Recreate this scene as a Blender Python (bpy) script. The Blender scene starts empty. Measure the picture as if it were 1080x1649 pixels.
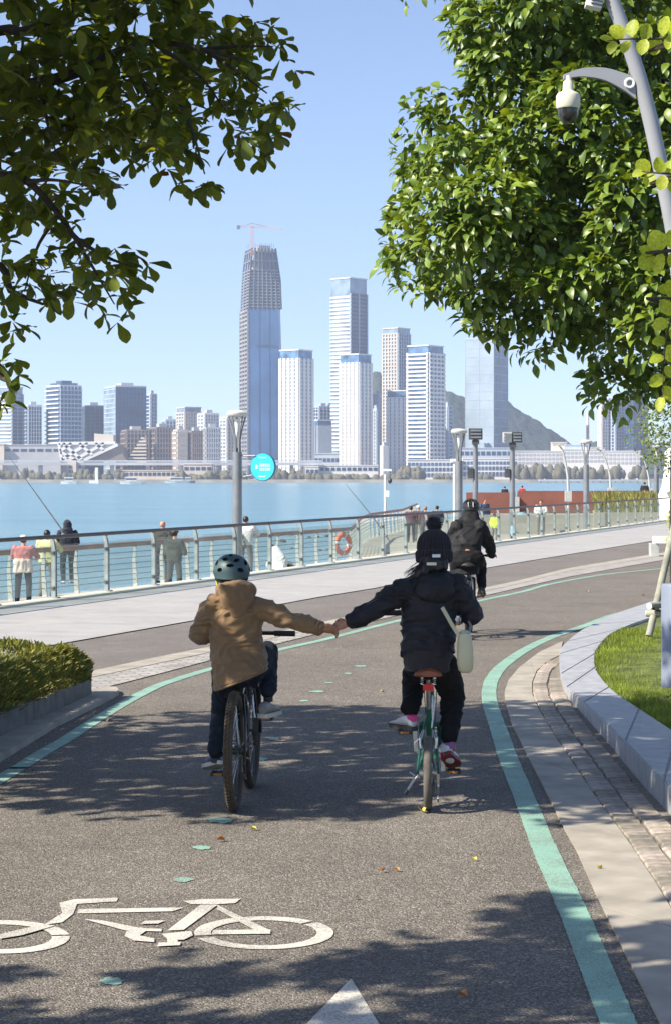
import bpy, bmesh, math, random
import numpy as np
from mathutils import Vector, Matrix, Quaternion, noise

SC = bpy.context.scene
COL = SC.collection
R = math.radians

# ------------------------------------------------------------------ camera
F, H, HV, CU = 3300.0, 1.9, 768.0, 540.0        # focal length in photo pixels, eye height, horizon row, centre column
cam = bpy.data.cameras.new('camera')
cam.sensor_fit = 'VERTICAL'
cam.sensor_height = 36.0
cam.lens = 36.0 * F / 1649.0
cam.shift_y = -(824.5 - HV) / 1649.0
cam.clip_start = 0.1
cam.clip_end = 30000
cam_o = bpy.data.objects.new('camera', cam)
COL.objects.link(cam_o)
cam_o.location = (0, 0, H)
cam_o.rotation_euler = (R(90), 0, 0)
SC.camera = cam_o

# ------------------------------------------------------------------ sky and sun
SUN = Vector((-1.0, -0.50, 0.98)).normalized()      # towards the sun: left of and behind the camera
EL = math.asin(SUN.z)
wd = bpy.data.worlds.new('World')
SC.world = wd
wd.use_nodes = True
wn = wd.node_tree
bg = wn.nodes['Background']
sky = wn.nodes.new('ShaderNodeTexSky')
sky.sky_type = 'NISHITA'
sky.sun_disc = False
sky.sun_elevation = EL
sky.sun_rotation = math.atan2(SUN.x, SUN.y)
sky.altitude = 0
sky.air_density = 0.55
sky.dust_density = 0.45
sky.ozone_density = 1.0
wn.links.new(sky.outputs[0], bg.inputs[0])
bg.inputs[1].default_value = 0.115
sl = bpy.data.lights.new('sun', 'SUN')
sl.energy = 5.0
sl.angle = R(0.5)
sl.color = (1.0, 0.915, 0.78)
so = bpy.data.objects.new('sun', sl)
COL.objects.link(so)
so.rotation_euler = SUN.to_track_quat('Z', 'Y').to_euler()
so.location = (-30, -20, 40)
SC.view_settings.view_transform = 'Standard'
SC.view_settings.look = 'None'
SC.view_settings.gamma = 1.0
SC.view_settings.use_curve_mapping = False
SC.view_settings.exposure = 1.05
try:
    SC.cycles.max_bounces = 8
    SC.cycles.transparent_max_bounces = 24
    SC.cycles.volume_bounces = 0
    SC.cycles.use_denoising = True
except Exception:
    pass


# ------------------------------------------------------------------ measuring helpers
def at(u, v, d):
    """The place at distance d that the camera sees at photo pixel (u, v)."""
    return Vector(((u - CU) / F * d, d, H - (v - HV) / F * d))


def gp(u, v, z=0.0):
    """The place at height z seen at photo pixel (u, v)."""
    return at(u, v, (H - z) * F / (v - HV))


# ------------------------------------------------------------------ objects
ROOT = {}


def tag(o, label=None, cat=None, group=None, kind=None):
    if label: o['label'] = label
    if cat: o['category'] = cat
    if group: o['group'] = group
    if kind: o['kind'] = kind
    return o


def thing(name, label, cat, loc, group=None):
    o = bpy.data.objects.new(name, None)
    o.empty_display_size = 0.1
    COL.objects.link(o)
    o.location = loc
    ROOT[o.name] = Vector(loc)
    return tag(o, label, cat, group)


def link(name, me, parent=None, loc=None):
    o = bpy.data.objects.new(name, me)
    COL.objects.link(o)
    if parent is not None:
        o.parent = parent
    if loc is not None:
        o.location = loc
    return o


def base_of(o):
    t = Vector((0, 0, 0))
    while o is not None:
        t += Vector(o.location)
        o = o.parent
    return t


def copy_tree(o, parent=None, delta=None):
    c = o.copy()
    COL.objects.link(c)
    c.parent = parent
    if delta is not None:
        c.location = Vector(o.location) + Vector(delta)
    for ch in list(o.children):
        copy_tree(ch, c)
    return c


class MB:
    """Collects shapes in world coordinates; build() links them as one mesh object."""

    def __init__(s):
        s.v, s.f, s.m, s.sm = [], [], [], []

    def add(s, vs, fs, m=0, smooth=False):
        b = len(s.v)
        s.v.extend([tuple(p) for p in vs])
        for f in fs:
            s.f.append(tuple(b + i for i in f))
            s.m.append(m)
            s.sm.append(smooth)
        return s

    def box(s, c, size, rz=0.0, m=0, mat=None):
        hx, hy, hz = size[0] / 2, size[1] / 2, size[2] / 2
        c = Vector(c)
        M = mat if mat is not None else Matrix.Rotation(rz, 3, 'Z')
        vs = [c + M @ Vector((x, y, z)) for z in (-hz, hz) for x, y in ((-hx, -hy), (hx, -hy), (hx, hy), (-hx, hy))]
        return s.add(vs, [(3, 2, 1, 0), (4, 5, 6, 7), (0, 1, 5, 4), (1, 2, 6, 5), (2, 3, 7, 6), (3, 0, 4, 7)], m)

    def beam(s, p0, p1, w, h, up=(0, 0, 1), m=0):
        p0, p1 = Vector(p0), Vector(p1)
        d = p1 - p0
        L = d.length
        y = d / L
        x = y.cross(Vector(up))
        if x.length < 1e-4:
            x = Vector((1, 0, 0))
        x.normalize()
        z = x.cross(y)
        M = Matrix((x, y, z)).transposed()
        return s.box((p0 + p1) / 2, (w, L, h), mat=M, m=m)

    def tube(s, pts, r, n=8, m=0, cap=True, closed=False, sy=1.0):
        pts = [Vector(p) for p in pts]
        N = len(pts)
        rs = r if isinstance(r, (list, tuple)) else [r] * N
        ref = None
        vs, fs = [], []
        for i, p in enumerate(pts):
            if closed:
                t = pts[(i + 1) % N] - pts[i - 1]
            else:
                t = pts[min(i + 1, N - 1)] - pts[max(i - 1, 0)]
            if t.length < 1e-9: t = Vector((0, 0, 1))
            t.normalize()
            if ref is None:
                ref = Vector((0, 0, 1)) if abs(t.z) < 0.9 else Vector((1, 0, 0))
            a = t.cross(ref)
            if a.length < 1e-6: a = t.orthogonal()
            a.normalize()
            b = a.cross(t)
            ref = b
            for k in range(n):
                th = 2 * math.pi * k / n
                vs.append(p + rs[i] * (math.cos(th) * a + sy * math.sin(th) * b))
        for i in range(N if closed else N - 1):
            j = (i + 1) % N
            for k in range(n):
                k2 = (k + 1) % n
                fs.append((i * n + k, i * n + k2, j * n + k2, j * n + k))
        if cap and not closed:
            fs.append(tuple(range(n - 1, -1, -1)))
            fs.append(tuple((N - 1) * n + k for k in range(n)))
        return s.add(vs, fs, m, True)

    def lathe(s, prof, c=(0, 0, 0), n=20, m=0, mat=None, smooth=True, rib=None):
        c = Vector(c)
        M = mat if mat is not None else Matrix.Identity(3)
        vs, fs = [], []
        for (r, z) in prof:
            for k in range(n):
                th = 2 * math.pi * k / n
                rr = r * (rib(th, z) if rib else 1.0)
                vs.append(c + M @ Vector((rr * math.cos(th), rr * math.sin(th), z)))
        for i in range(len(prof) - 1):
            for k in range(n):
                k2 = (k + 1) % n
                fs.append((i * n + k, i * n + k2, (i + 1) * n + k2, (i + 1) * n + k))
        fs.append(tuple(range(n - 1, -1, -1)))
        fs.append(tuple((len(prof) - 1) * n + k for k in range(n)))
        return s.add(vs, fs, m, smooth)

    def ell(s, c, r, mat=None, nu=16, nv=10, m=0):
        c = Vector(c)
        if not isinstance(r, (tuple, list)): r = (r, r, r)
        M = mat if mat is not None else Matrix.Identity(3)
        vs, fs = [c + M @ Vector((0, 0, -r[2]))], []
        for i in range(1, nv):
            ph = -math.pi / 2 + math.pi * i / nv
            for k in range(nu):
                th = 2 * math.pi * k / nu
                vs.append(c + M @ Vector((r[0] * math.cos(ph) * math.cos(th), r[1] * math.cos(ph) * math.sin(th), r[2] * math.sin(ph))))
        vs.append(c + M @ Vector((0, 0, r[2])))
        for k in range(nu):
            fs.append((0, 1 + (k + 1) % nu, 1 + k))
        for i in range(nv - 2):
            for k in range(nu):
                a = 1 + i * nu
                k2 = (k + 1) % nu
                fs.append((a + k, a + k2, a + nu + k2, a + nu + k))
        a = 1 + (nv - 2) * nu
        for k in range(nu):
            fs.append((a + k, a + (k + 1) % nu, len(vs) - 1))
        return s.add(vs, fs, m, True)

    def prism(s, poly, z0, z1, m=0, bottom=True):
        n = len(poly)
        ar = sum(poly[i][0] * poly[(i + 1) % n][1] - poly[(i + 1) % n][0] * poly[i][1] for i in range(n))
        if ar < 0: poly = poly[::-1]
        zf0 = z0 if callable(z0) else (lambda x, y: z0)
        zf1 = z1 if callable(z1) else (lambda x, y: z1)
        vs = [(p[0], p[1], zf0(p[0], p[1])) for p in poly] + [(p[0], p[1], zf1(p[0], p[1])) for p in poly]
        fs = [tuple(range(n, 2 * n))] + [(i, (i + 1) % n, n + (i + 1) % n, n + i) for i in range(n)]
        if bottom: fs.append(tuple(range(n - 1, -1, -1)))
        return s.add(vs, fs, m)

    def loft(s, rings, m=0, smooth=True, cap=True):
        n = len(rings[0])
        vs = [p for r in rings for p in r]
        fs = []
        for i in range(len(rings) - 1):
            for k in range(n):
                k2 = (k + 1) % n
                fs.append((i * n + k, i * n + k2, (i + 1) * n + k2, (i + 1) * n + k))
        if cap:
            fs.append(tuple(range(n - 1, -1, -1)))
            fs.append(tuple((len(rings) - 1) * n + k for k in range(n)))
        return s.add(vs, fs, m, smooth)

    def torus(s, c, axis, R0, r, n=40, k=10, m=0, sy=1.0):
        c, axis = Vector(c), Vector(axis).normalized()
        a = axis.orthogonal().normalized()
        b = axis.cross(a)
        vs, fs = [], []
        for i in range(n):
            th = 2 * math.pi * i / n
            d = math.cos(th) * a + math.sin(th) * b
            for j in range(k):
                ph = 2 * math.pi * j / k
                vs.append(c + d * (R0 + r * math.cos(ph)) + axis * (r * sy * math.sin(ph)))
        for i in range(n):
            for j in range(k):
                i2, j2 = (i + 1) % n, (j + 1) % k
                fs.append((i * k + j, i2 * k + j, i2 * k + j2, i * k + j2))
        return s.add(vs, fs, m, True)

    def mesh(s, name, mats, off=None):
        me = bpy.data.meshes.new(name)
        o = Vector(off) if off is not None else Vector((0, 0, 0))
        me.from_pydata([(p[0] - o.x, p[1] - o.y, p[2] - o.z) for p in s.v], [], s.f)
        for mt in (mats if isinstance(mats, (list, tuple)) else [mats]):
            me.materials.append(mt)
        me.polygons.foreach_set('material_index', s.m)
        me.polygons.foreach_set('use_smooth', s.sm)
        if any(s.sm):
            me.set_sharp_from_angle(angle=R(50))
        me.update()
        return me

    def build(s, name, mats, parent=None, loc=None):
        """Mesh object; loc gives a parentless object its own origin."""
        off = base_of(parent) if parent is not None else (Vector(loc) if loc is not None else None)
        me = s.mesh(name, mats, off)
        return link(name, me, parent, loc if parent is None else None)


def resample(pts, n):
    pts = [np.array(p, float) for p in pts]
    seg = [np.linalg.norm(pts[i + 1] - pts[i]) for i in range(len(pts) - 1)]
    cum = np.concatenate([[0], np.cumsum(seg)])
    out = []
    for t in np.linspace(0, cum[-1], n):
        out.append(np.array([np.interp(t, cum, [p[k] for p in pts]) for k in range(len(pts[0]))]))
    return out


def spline(pts, n):
    """Catmull-Rom through the points, n samples."""
    P = [np.array(p, float) for p in pts]
    P = [2 * P[0] - P[1]] + P + [2 * P[-1] - P[-2]]
    m = len(P) - 3
    out = []
    for t in np.linspace(0, m - 1e-9, n):
        i = int(t)
        u = t - i
        p0, p1, p2, p3 = P[i:i + 4]
        out.append(0.5 * (2 * p1 + (p2 - p0) * u + (2 * p0 - 5 * p1 + 4 * p2 - p3) * u * u + (3 * p1 - p0 - 3 * p2 + p3) * u ** 3))
    return out


# ------------------------------------------------------------------ materials
MATS = {}


def pm(name, col, rough=0.6, var=0.12, vscale=6.0, bump=0.0, bscale=60.0, metal=0.0, spec=0.5, col2=None, detail=4.0, coat=0.0, bdist=0.01, isl=0.0, trans=0.0, sheen=0.0, emit=None):
    """Procedural material: noise-mixed base colour, optional bump, per-piece variation and leaf translucency."""
    if name in MATS: return MATS[name]
    m = bpy.data.materials.new(name)
    m.use_nodes = True
    nt = m.node_tree
    N, L = nt.nodes, nt.links
    p = N['Principled BSDF']
    p.inputs['Roughness'].default_value = rough
    p.inputs['Metallic'].default_value = metal
    p.inputs['Specular IOR Level'].default_value = spec
    if coat: p.inputs['Coat Weight'].default_value = coat
    if sheen: p.inputs['Sheen Weight'].default_value = sheen
    tc = N.new('ShaderNodeTexCoord')
    nz = N.new('ShaderNodeTexNoise')
    nz.inputs['Scale'].default_value = vscale
    nz.inputs['Detail'].default_value = detail
    L.new(tc.outputs['Object'], nz.inputs['Vector'])
    mx = N.new('ShaderNodeMix')
    mx.data_type = 'RGBA'
    c2 = col2 if col2 is not None else tuple(max(0, c * (1 - 2.2 * var)) for c in col)
    c1 = col if col2 is not None else tuple(min(1, c * (1 + 1.0 * var)) for c in col)
    mx.inputs['A'].default_value = (*c1, 1)
    mx.inputs['B'].default_value = (*c2, 1)
    rp = N.new('ShaderNodeMapRange')
    rp.inputs['From Min'].default_value = 0.3
    rp.inputs['From Max'].default_value = 0.7
    L.new(nz.outputs['Fac'], rp.inputs['Value'])
    L.new(rp.outputs[0], mx.inputs['Factor'])
    out = mx.outputs['Result']
    if isl:
        g = N.new('ShaderNodeNewGeometry')
        oi = N.new('ShaderNodeObjectInfo')
        ad = N.new('ShaderNodeMath'); ad.operation = 'ADD'
        L.new(g.outputs['Random Per Island'], ad.inputs[0])
        L.new(oi.outputs['Random'], ad.inputs[1])
        fr = N.new('ShaderNodeMath'); fr.operation = 'FRACT'
        L.new(ad.outputs[0], fr.inputs[0])
        mr = N.new('ShaderNodeMapRange')
        mr.inputs['To Min'].default_value = 1 - isl
        mr.inputs['To Max'].default_value = 1 + isl
        L.new(fr.outputs[0], mr.inputs['Value'])
        hs = N.new('ShaderNodeHueSaturation')
        L.new(mr.outputs[0], hs.inputs['Value'])
        mr2 = N.new('ShaderNodeMapRange')
        mr2.inputs['To Min'].default_value = 0.5 + isl * 0.05
        mr2.inputs['To Max'].default_value = 0.5 - isl * 0.05
        L.new(fr.outputs[0], mr2.inputs['Value'])
        L.new(mr2.outputs[0], hs.inputs['Hue'])
        L.new(out, hs.inputs['Color'])
        out = hs.outputs['Color']
    L.new(out, p.inputs['Base Color'])
    if bump:
        b = N.new('ShaderNodeBump')
        b.inputs['Strength'].default_value = bump
        b.inputs['Distance'].default_value = bdist
        n2 = N.new('ShaderNodeTexNoise')
        n2.inputs['Scale'].default_value = bscale
        n2.inputs['Detail'].default_value = 5
        L.new(tc.outputs['Object'], n2.inputs['Vector'])
        L.new(n2.outputs['Fac'], b.inputs['Height'])
        L.new(b.outputs[0], p.inputs['Normal'])
    if trans:
        tr = N.new('ShaderNodeBsdfTranslucent')
        h2 = N.new('ShaderNodeHueSaturation')
        h2.inputs['Hue'].default_value = 0.47
        h2.inputs['Value'].default_value = 1.6
        h2.inputs['Saturation'].default_value = 1.1
        L.new(out, h2.inputs['Color'])
        L.new(h2.outputs[0], tr.inputs['Color'])
        ms = N.new('ShaderNodeMixShader')
        ms.inputs[0].default_value = trans
        L.new(p.outputs[0], ms.inputs[1])
        L.new(tr.outputs[0], ms.inputs[2])
        L.new(ms.outputs[0], N['Material Output'].inputs['Surface'])
    MATS[name] = m
    return m
# ------------------------------------------------------------------ ground materials
def asphalt(name, dark, mid, light):
    m = bpy.data.materials.new(name); m.use_nodes = True
    N, L = m.node_tree.nodes, m.node_tree.links
    p = N['Principled BSDF']; p.inputs['Roughness'].default_value = 0.85; p.inputs['Specular IOR Level'].default_value = 0.3
    tc = N.new('ShaderNodeTexCoord')
    vo = N.new('ShaderNodeTexVoronoi'); vo.inputs['Scale'].default_value = 125
    L.new(tc.outputs['Object'], vo.inputs['Vector'])
    bw = N.new('ShaderNodeSeparateColor'); L.new(vo.outputs['Color'], bw.inputs[0])
    cr = N.new('ShaderNodeValToRGB'); e = cr.color_ramp.elements
    e[0].position = 0.0; e[0].color = (*dark, 1)
    e[1].position = 1.0; e[1].color = (*light, 1)
    k = cr.color_ramp.elements.new(0.45); k.color = (*mid, 1)
    k = cr.color_ramp.elements.new(0.8); k.color = (*[c * 1.2 for c in mid], 1)
    L.new(bw.outputs[0], cr.inputs[0])
    nz = N.new('ShaderNodeTexNoise'); nz.inputs['Scale'].default_value = 0.7; nz.inputs['Detail'].default_value = 8; nz.inputs['Roughness'].default_value = 0.65
    L.new(tc.outputs['Object'], nz.inputs['Vector'])
    mr = N.new('ShaderNodeMapRange'); mr.inputs['From Min'].default_value = 0.3; mr.inputs['From Max'].default_value = 0.7; mr.inputs['To Min'].default_value = 0.82; mr.inputs['To Max'].default_value = 1.12
    L.new(nz.outputs['Fac'], mr.inputs['Value'])
    # gum spots and broad worn patches
    v2 = N.new('ShaderNodeTexVoronoi'); v2.inputs['Scale'].default_value = 1.7; v2.inputs['Randomness'].default_value = 1.0
    L.new(tc.outputs['Object'], v2.inputs['Vector'])
    s2 = N.new('ShaderNodeMapRange'); s2.inputs['From Min'].default_value = 0.035; s2.inputs['From Max'].default_value = 0.06; s2.inputs['To Min'].default_value = 0.62; s2.inputs['To Max'].default_value = 1.0
    L.new(v2.outputs['Distance'], s2.inputs['Value'])
    n4 = N.new('ShaderNodeTexNoise'); n4.inputs['Scale'].default_value = 4.5; n4.inputs['Detail'].default_value = 6; n4.inputs['Roughness'].default_value = 0.7; n4.inputs['Distortion'].default_value = 0.8
    L.new(tc.outputs['Object'], n4.inputs['Vector'])
    s4 = N.new('ShaderNodeMapRange'); s4.inputs['From Min'].default_value = 0.3; s4.inputs['From Max'].default_value = 0.7; s4.inputs['To Min'].default_value = 0.86; s4.inputs['To Max'].default_value = 1.1
    L.new(n4.outputs['Fac'], s4.inputs['Value'])
    q1 = N.new('ShaderNodeMath'); q1.operation = 'MULTIPLY'; L.new(s2.outputs[0], q1.inputs[0]); L.new(mr.outputs[0], q1.inputs[1])
    q2 = N.new('ShaderNodeMath'); q2.operation = 'MULTIPLY'; L.new(q1.outputs[0], q2.inputs[0]); L.new(s4.outputs[0], q2.inputs[1])
    hs = N.new('ShaderNodeHueSaturation'); L.new(q2.outputs[0], hs.inputs['Value']); L.new(cr.outputs[0], hs.inputs['Color'])
    L.new(hs.outputs[0], p.inputs['Base Color'])
    b = N.new('ShaderNodeBump'); b.inputs['Strength'].default_value = 0.9; b.inputs['Distance'].default_value = 0.006
    L.new(vo.outputs['Distance'], b.inputs['Height']); b.invert = True
    L.new(b.outputs[0], p.inputs['Normal'])
    return m


def slab_mat(name, c1, c2, mortar, w, h, ang, rough=0.75, msize=0.004):
    m = bpy.data.materials.new(name); m.use_nodes = True
    N, L = m.node_tree.nodes, m.node_tree.links
    p = N['Principled BSDF']; p.inputs['Roughness'].default_value = rough
    tc = N.new('ShaderNodeTexCoord'); mp = N.new('ShaderNodeMapping'); mp.inputs['Rotation'].default_value = (0, 0, ang)
    L.new(tc.outputs['Object'], mp.inputs[0])
    br = N.new('ShaderNodeTexBrick'); br.inputs['Scale'].default_value = 1.0
    br.inputs['Brick Width'].default_value = w; br.inputs['Row Height'].default_value = h
    br.inputs['Mortar Size'].default_value = msize; br.inputs['Mortar Smooth'].default_value = 0.3
    br.inputs['Color1'].default_value = (*c1, 1); br.inputs['Color2'].default_value = (*c2, 1); br.inputs['Mortar'].default_value = (*mortar, 1)
    L.new(mp.outputs[0], br.inputs[0])
    nz = N.new('ShaderNodeTexNoise'); nz.inputs['Scale'].default_value = 2.2; nz.inputs['Detail'].default_value = 8; nz.inputs['Roughness'].default_value = 0.7
    L.new(tc.outputs['Object'], nz.inputs['Vector'])
    mr = N.new('ShaderNodeMapRange'); mr.inputs['From Min'].default_value = 0.3; mr.inputs['From Max'].default_value = 0.7; mr.inputs['To Min'].default_value = 0.86; mr.inputs['To Max'].default_value = 1.08
    L.new(nz.outputs['Fac'], mr.inputs['Value'])
    hs = N.new('ShaderNodeHueSaturation'); L.new(mr.outputs[0], hs.inputs['Value']); L.new(br.outputs['Color'], hs.inputs['Color'])
    L.new(hs.outputs[0], p.inputs['Base Color'])
    return m


def paint_mat(name, col):
    """Road paint worn through in specks."""
    m = bpy.data.materials.new(name); m.use_nodes = True
    N, L = m.node_tree.nodes, m.node_tree.links
    p = N['Principled BSDF']; p.inputs['Roughness'].default_value = 0.6
    tc = N.new('ShaderNodeTexCoord')
    nz = N.new('ShaderNodeTexNoise'); nz.inputs['Scale'].default_value = 130; nz.inputs['Detail'].default_value = 4
    L.new(tc.outputs['Object'], nz.inputs['Vector'])
    n2 = N.new('ShaderNodeTexNoise'); n2.inputs['Scale'].default_value = 3.5; n2.inputs['Detail'].default_value = 6
    L.new(tc.outputs['Object'], n2.inputs['Vector'])
    ad = N.new('ShaderNodeMath'); ad.operation = 'MULTIPLY_ADD'; ad.inputs[1].default_value = 0.55
    L.new(n2.outputs['Fac'], ad.inputs[0]); L.new(nz.outputs['Fac'], ad.inputs[2])
    mr = N.new('ShaderNodeMapRange'); mr.inputs['From Min'].default_value = 0.66; mr.inputs['From Max'].default_value = 0.80
    L.new(ad.outputs[0], mr.inputs['Value'])
    n3 = N.new('ShaderNodeTexNoise'); n3.inputs['Scale'].default_value = 1.2; n3.inputs['Detail'].default_value = 5
    L.new(tc.outputs['Object'], n3.inputs['Vector'])
    hs = N.new('ShaderNodeHueSaturation'); hs.inputs['Color'].default_value = (*col, 1)
    m3 = N.new('ShaderNodeMapRange'); m3.inputs['To Min'].default_value = 0.75; m3.inputs['To Max'].default_value = 1.2
    L.new(n3.outputs['Fac'], m3.inputs['Value']); L.new(m3.outputs[0], hs.inputs['Value'])
    mx = N.new('ShaderNodeMix'); mx.data_type = 'RGBA'
    mx.inputs['A'].default_value = (col[0] * 0.35 + 0.09, col[1] * 0.35 + 0.08, col[2] * 0.35 + 0.07, 1)
    L.new(hs.outputs[0], mx.inputs['B'])
    L.new(mr.outputs[0], mx.inputs['Factor'])
    L.new(mx.outputs['Result'], p.inputs['Base Color'])
    b = N.new('ShaderNodeBump'); b.inputs['Strength'].default_value = 0.5; b.inputs['Distance'].default_value = 0.004
    L.new(nz.outputs['Fac'], b.inputs['Height']); L.new(b.outputs[0], p.inputs['Normal'])
    return m


M_road = asphalt('asphalt_aggregate', (0.075, 0.066, 0.055), (0.155, 0.138, 0.118), (0.36, 0.325, 0.28))
M_track = asphalt('asphalt_smooth', (0.11, 0.098, 0.09), (0.17, 0.153, 0.14), (0.26, 0.235, 0.215))
M_prom = slab_mat('promenade_granite', (0.37, 0.36, 0.35), (0.325, 0.315, 0.31), (0.25, 0.245, 0.24), 1.2, 0.3, R(18), msize=0.006)
M_kerb = pm('kerb_stone', (0.345, 0.315, 0.265), 0.8, 0.14, 3.5, 0.25, 90, bdist=0.003)
M_cobble = slab_mat('cobble_strip', (0.44, 0.41, 0.38), (0.27, 0.255, 0.235), (0.17, 0.16, 0.15), 0.22, 0.1, R(-20), msize=0.012)
M_teal = paint_mat('teal_paint', (0.24, 0.43, 0.34))
M_white = paint_mat('white_paint', (0.60, 0.57, 0.50))
M_granite = pm('grey_granite', (0.35, 0.355, 0.37), 0.5, 0.10, 9, 0.2, 140, bdist=0.002)
M_sett = pm('sett_stone', (0.31, 0.27, 0.225), 0.85, 0.2, 14, 0.5, 70, bdist=0.006, isl=0.34)
M_sand = pm('joint_sand', (0.20, 0.18, 0.15), 0.95, 0.2, 20)
M_block = pm('planter_block', (0.135, 0.13, 0.12), 0.85, 0.2, 7, 0.3, 60, isl=0.1)
M_soil = pm('soil', (0.06, 0.045, 0.03), 1.0, 0.3, 12, 0.6, 30)
M_tan = pm('pier_paving', (0.36, 0.33, 0.27), 0.85, 0.12, 0.8)
M_walk = pm('lower_walk_paving', (0.35, 0.33, 0.28), 0.85, 0.1, 0.9)


def RX(Y, off=0.0):
    """X of the promenade railing line at distance Y."""
    return -4.84 + (Y - 29.6) / 3.09 + off


def px_line(pts, z=0.0):
    return [gp(u, v, z) for u, v in pts]


def extend(pts, a=0.0, b=0.0):
    pts = [np.array(p, float) for p in pts]
    if a:
        d = pts[0] - pts[1]; pts.insert(0, pts[0] + d / np.linalg.norm(d) * a)
    if b:
        d = pts[-1] - pts[-2]; pts.append(pts[-1] + d / np.linalg.norm(d) * b)
    return pts


def ribbon(A, B, n, z, mb=None):
    """Quad sheet between two edge lines."""
    mb = mb or MB()
    a, b = resample([(p[0], p[1]) for p in A], n), resample([(p[0], p[1]) for p in B], n)
    vs = [(p[0], p[1], z) for p in a] + [(p[0], p[1], z) for p in b]
    mb.add(vs, [(i, i + 1, n + i + 1, n + i) for i in range(n - 1)])
    return mb


def flip_up(me):
    bm = bmesh.new(); bm.from_mesh(me)
    for f in bm.faces:
        if f.normal.z < 0: f.normal_flip()
    bm.to_mesh(me); bm.free()


def stripe(line, width, n, z, mb=None):
    """Constant-width painted line along a centre line."""
    mb = mb or MB()
    c = spline([(p[0], p[1]) for p in line], n)
    vs = []
    for i in range(n):
        t = c[min(i + 1, n - 1)] - c[max(i - 1, 0)]
        t = t / np.linalg.norm(t)
        nn = np.array([-t[1], t[0]])
        j, j2 = [width / 2 * (1 + 0.05 * noise.noise(Vector((c[i][0] * 3, c[i][1] * 3, q))) + 0.06 * noise.noise(Vector((c[i][0] * 37, c[i][1] * 37, q)))) for q in (1, 9)]
        vs += [(*(c[i] + nn * j), z), (*(c[i] - nn * j2), z)]
    mb.add(vs, [(2 * i, 2 * i + 1, 2 * i + 3, 2 * i + 2) for i in range(n - 1)])
    return mb


# ------------------------------------------------------------------ road
mb = MB()
mb.prism([(RX(-12), -12), (RX(140), 140), (70, 140), (70, -12)], -0.5, 0.0)
road = mb.build('road', M_road); tag(road, kind='structure')

L_LINE = [(0, 1255.5), (31.5, 1236.6), (72, 1211), (107, 1191), (138.5, 1170.5), (176, 1147), (214, 1125), (252, 1106), (283, 1095), (338, 1078), (444, 1048), (523, 1030), (600, 1010), (644, 999), (768, 968.5), (840, 953), (886, 940.6), (971, 925.6), (1066, 915.5)]
R_LINE = [(995, 1649), (922, 1468), (878.6, 1373), (844.4, 1287.5), (818, 1222), (801, 1172), (788, 1132), (787, 1109), (793, 1091.5), (810, 1071), (846, 1046), (888, 1026), (946, 1006), (986, 991), (1041, 977)]
def mark(mbx, name, mat):
    o = mbx.build(name, mat, road); flip_up(o.data); return o
mark(stripe(extend(px_line(L_LINE), 5, 12), 0.115, 1400, 0.004), 'teal_edge_line', M_teal)
mark(stripe(extend(px_line(R_LINE), 4, 8), 0.13, 1400, 0.004), 'teal_edge_line', M_teal)

# the bicycle painted on the road, wheels as rings and the frame as bars
def ring2d(mbx, u, v, ru, rv, wpx, a0=0, a1=360, n=48, z=0.004):
    vs = []
    for i in range(n + 1):
        a = R(a0 + (a1 - a0) * i / n)
        for s in (1, 0):
            k = 1 - s * wpx
            vs.append(gp(u + ru * k * math.cos(a), v - rv * k * math.sin(a), 0) + Vector((0, 0, z)))
    mbx.add(vs, [(2 * i, 2 * i + 1, 2 * i + 3, 2 * i + 2) for i in range(n)])
def bar2d(mbx, quad, z=0.004):
    vs = [gp(u, v, 0) + Vector((0, 0, z)) for u, v in quad]
    mbx.add(vs, [tuple(range(len(vs)))])
def cz(x, y): return (x / 1.6875, 1300 + y / 1.6875)
mb = MB()
ring2d(mb, 425, 1503.5, 112, 26.5, 0.24, -160, 40)
ring2d(mb, 425, 1503.5, 112, 26.5, 0.24, 46, 190)
ring2d(mb, 2, 1510, 111, 27, 0.26, -175, 3)
ring2d(mb, 2, 1510, 111, 27, 0.26, 8, 170)
for kq, q in enumerate(([(162, 262), (205, 252), (322, 248), (318, 258), (210, 265), (200, 292), (170, 315), (120, 322), (170, 290)],
          [(215, 279), (500, 275), (470, 285), (210, 291)],
          [(498, 257), (560, 252), (655, 251), (640, 263), (580, 267), (520, 266)],
          [(545, 268), (592, 268), (500, 336), (455, 338)],
          [(592, 268), (625, 285), (740, 340), (700, 341), (590, 280)],
          [(580, 337), (735, 335), (735, 347), (575, 349)],
          [(228, 307), (280, 311), (385, 332), (440, 334), (440, 341), (340, 338)],
          [(345, 340), (385, 330), (400, 338), (380, 352), (420, 360), (420, 370), (365, 366), (340, 354)],
          [(395, 312), (450, 311), (430, 320), (382, 321)],
          [(440, 348), (520, 340), (525, 352), (500, 364), (460, 365)],
          [(432, 372), (492, 370), (490, 379), (428, 382)],
          [(455, 360), (480, 352), (485, 372), (455, 375)],
          [(0, 350), (60, 335), (125, 322), (150, 326), (60, 352), (0, 362)])):
    bar2d(mb, [cz(*p) for p in q], z=0.0043 + 0.00025 * kq)
mark(mb, 'bicycle_symbol', M_white)
mb = MB()
bar2d(mb, [(565, 1577), (640, 1700), (445, 1700)])
mark(mb, 'arrow_head', M_white)
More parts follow.
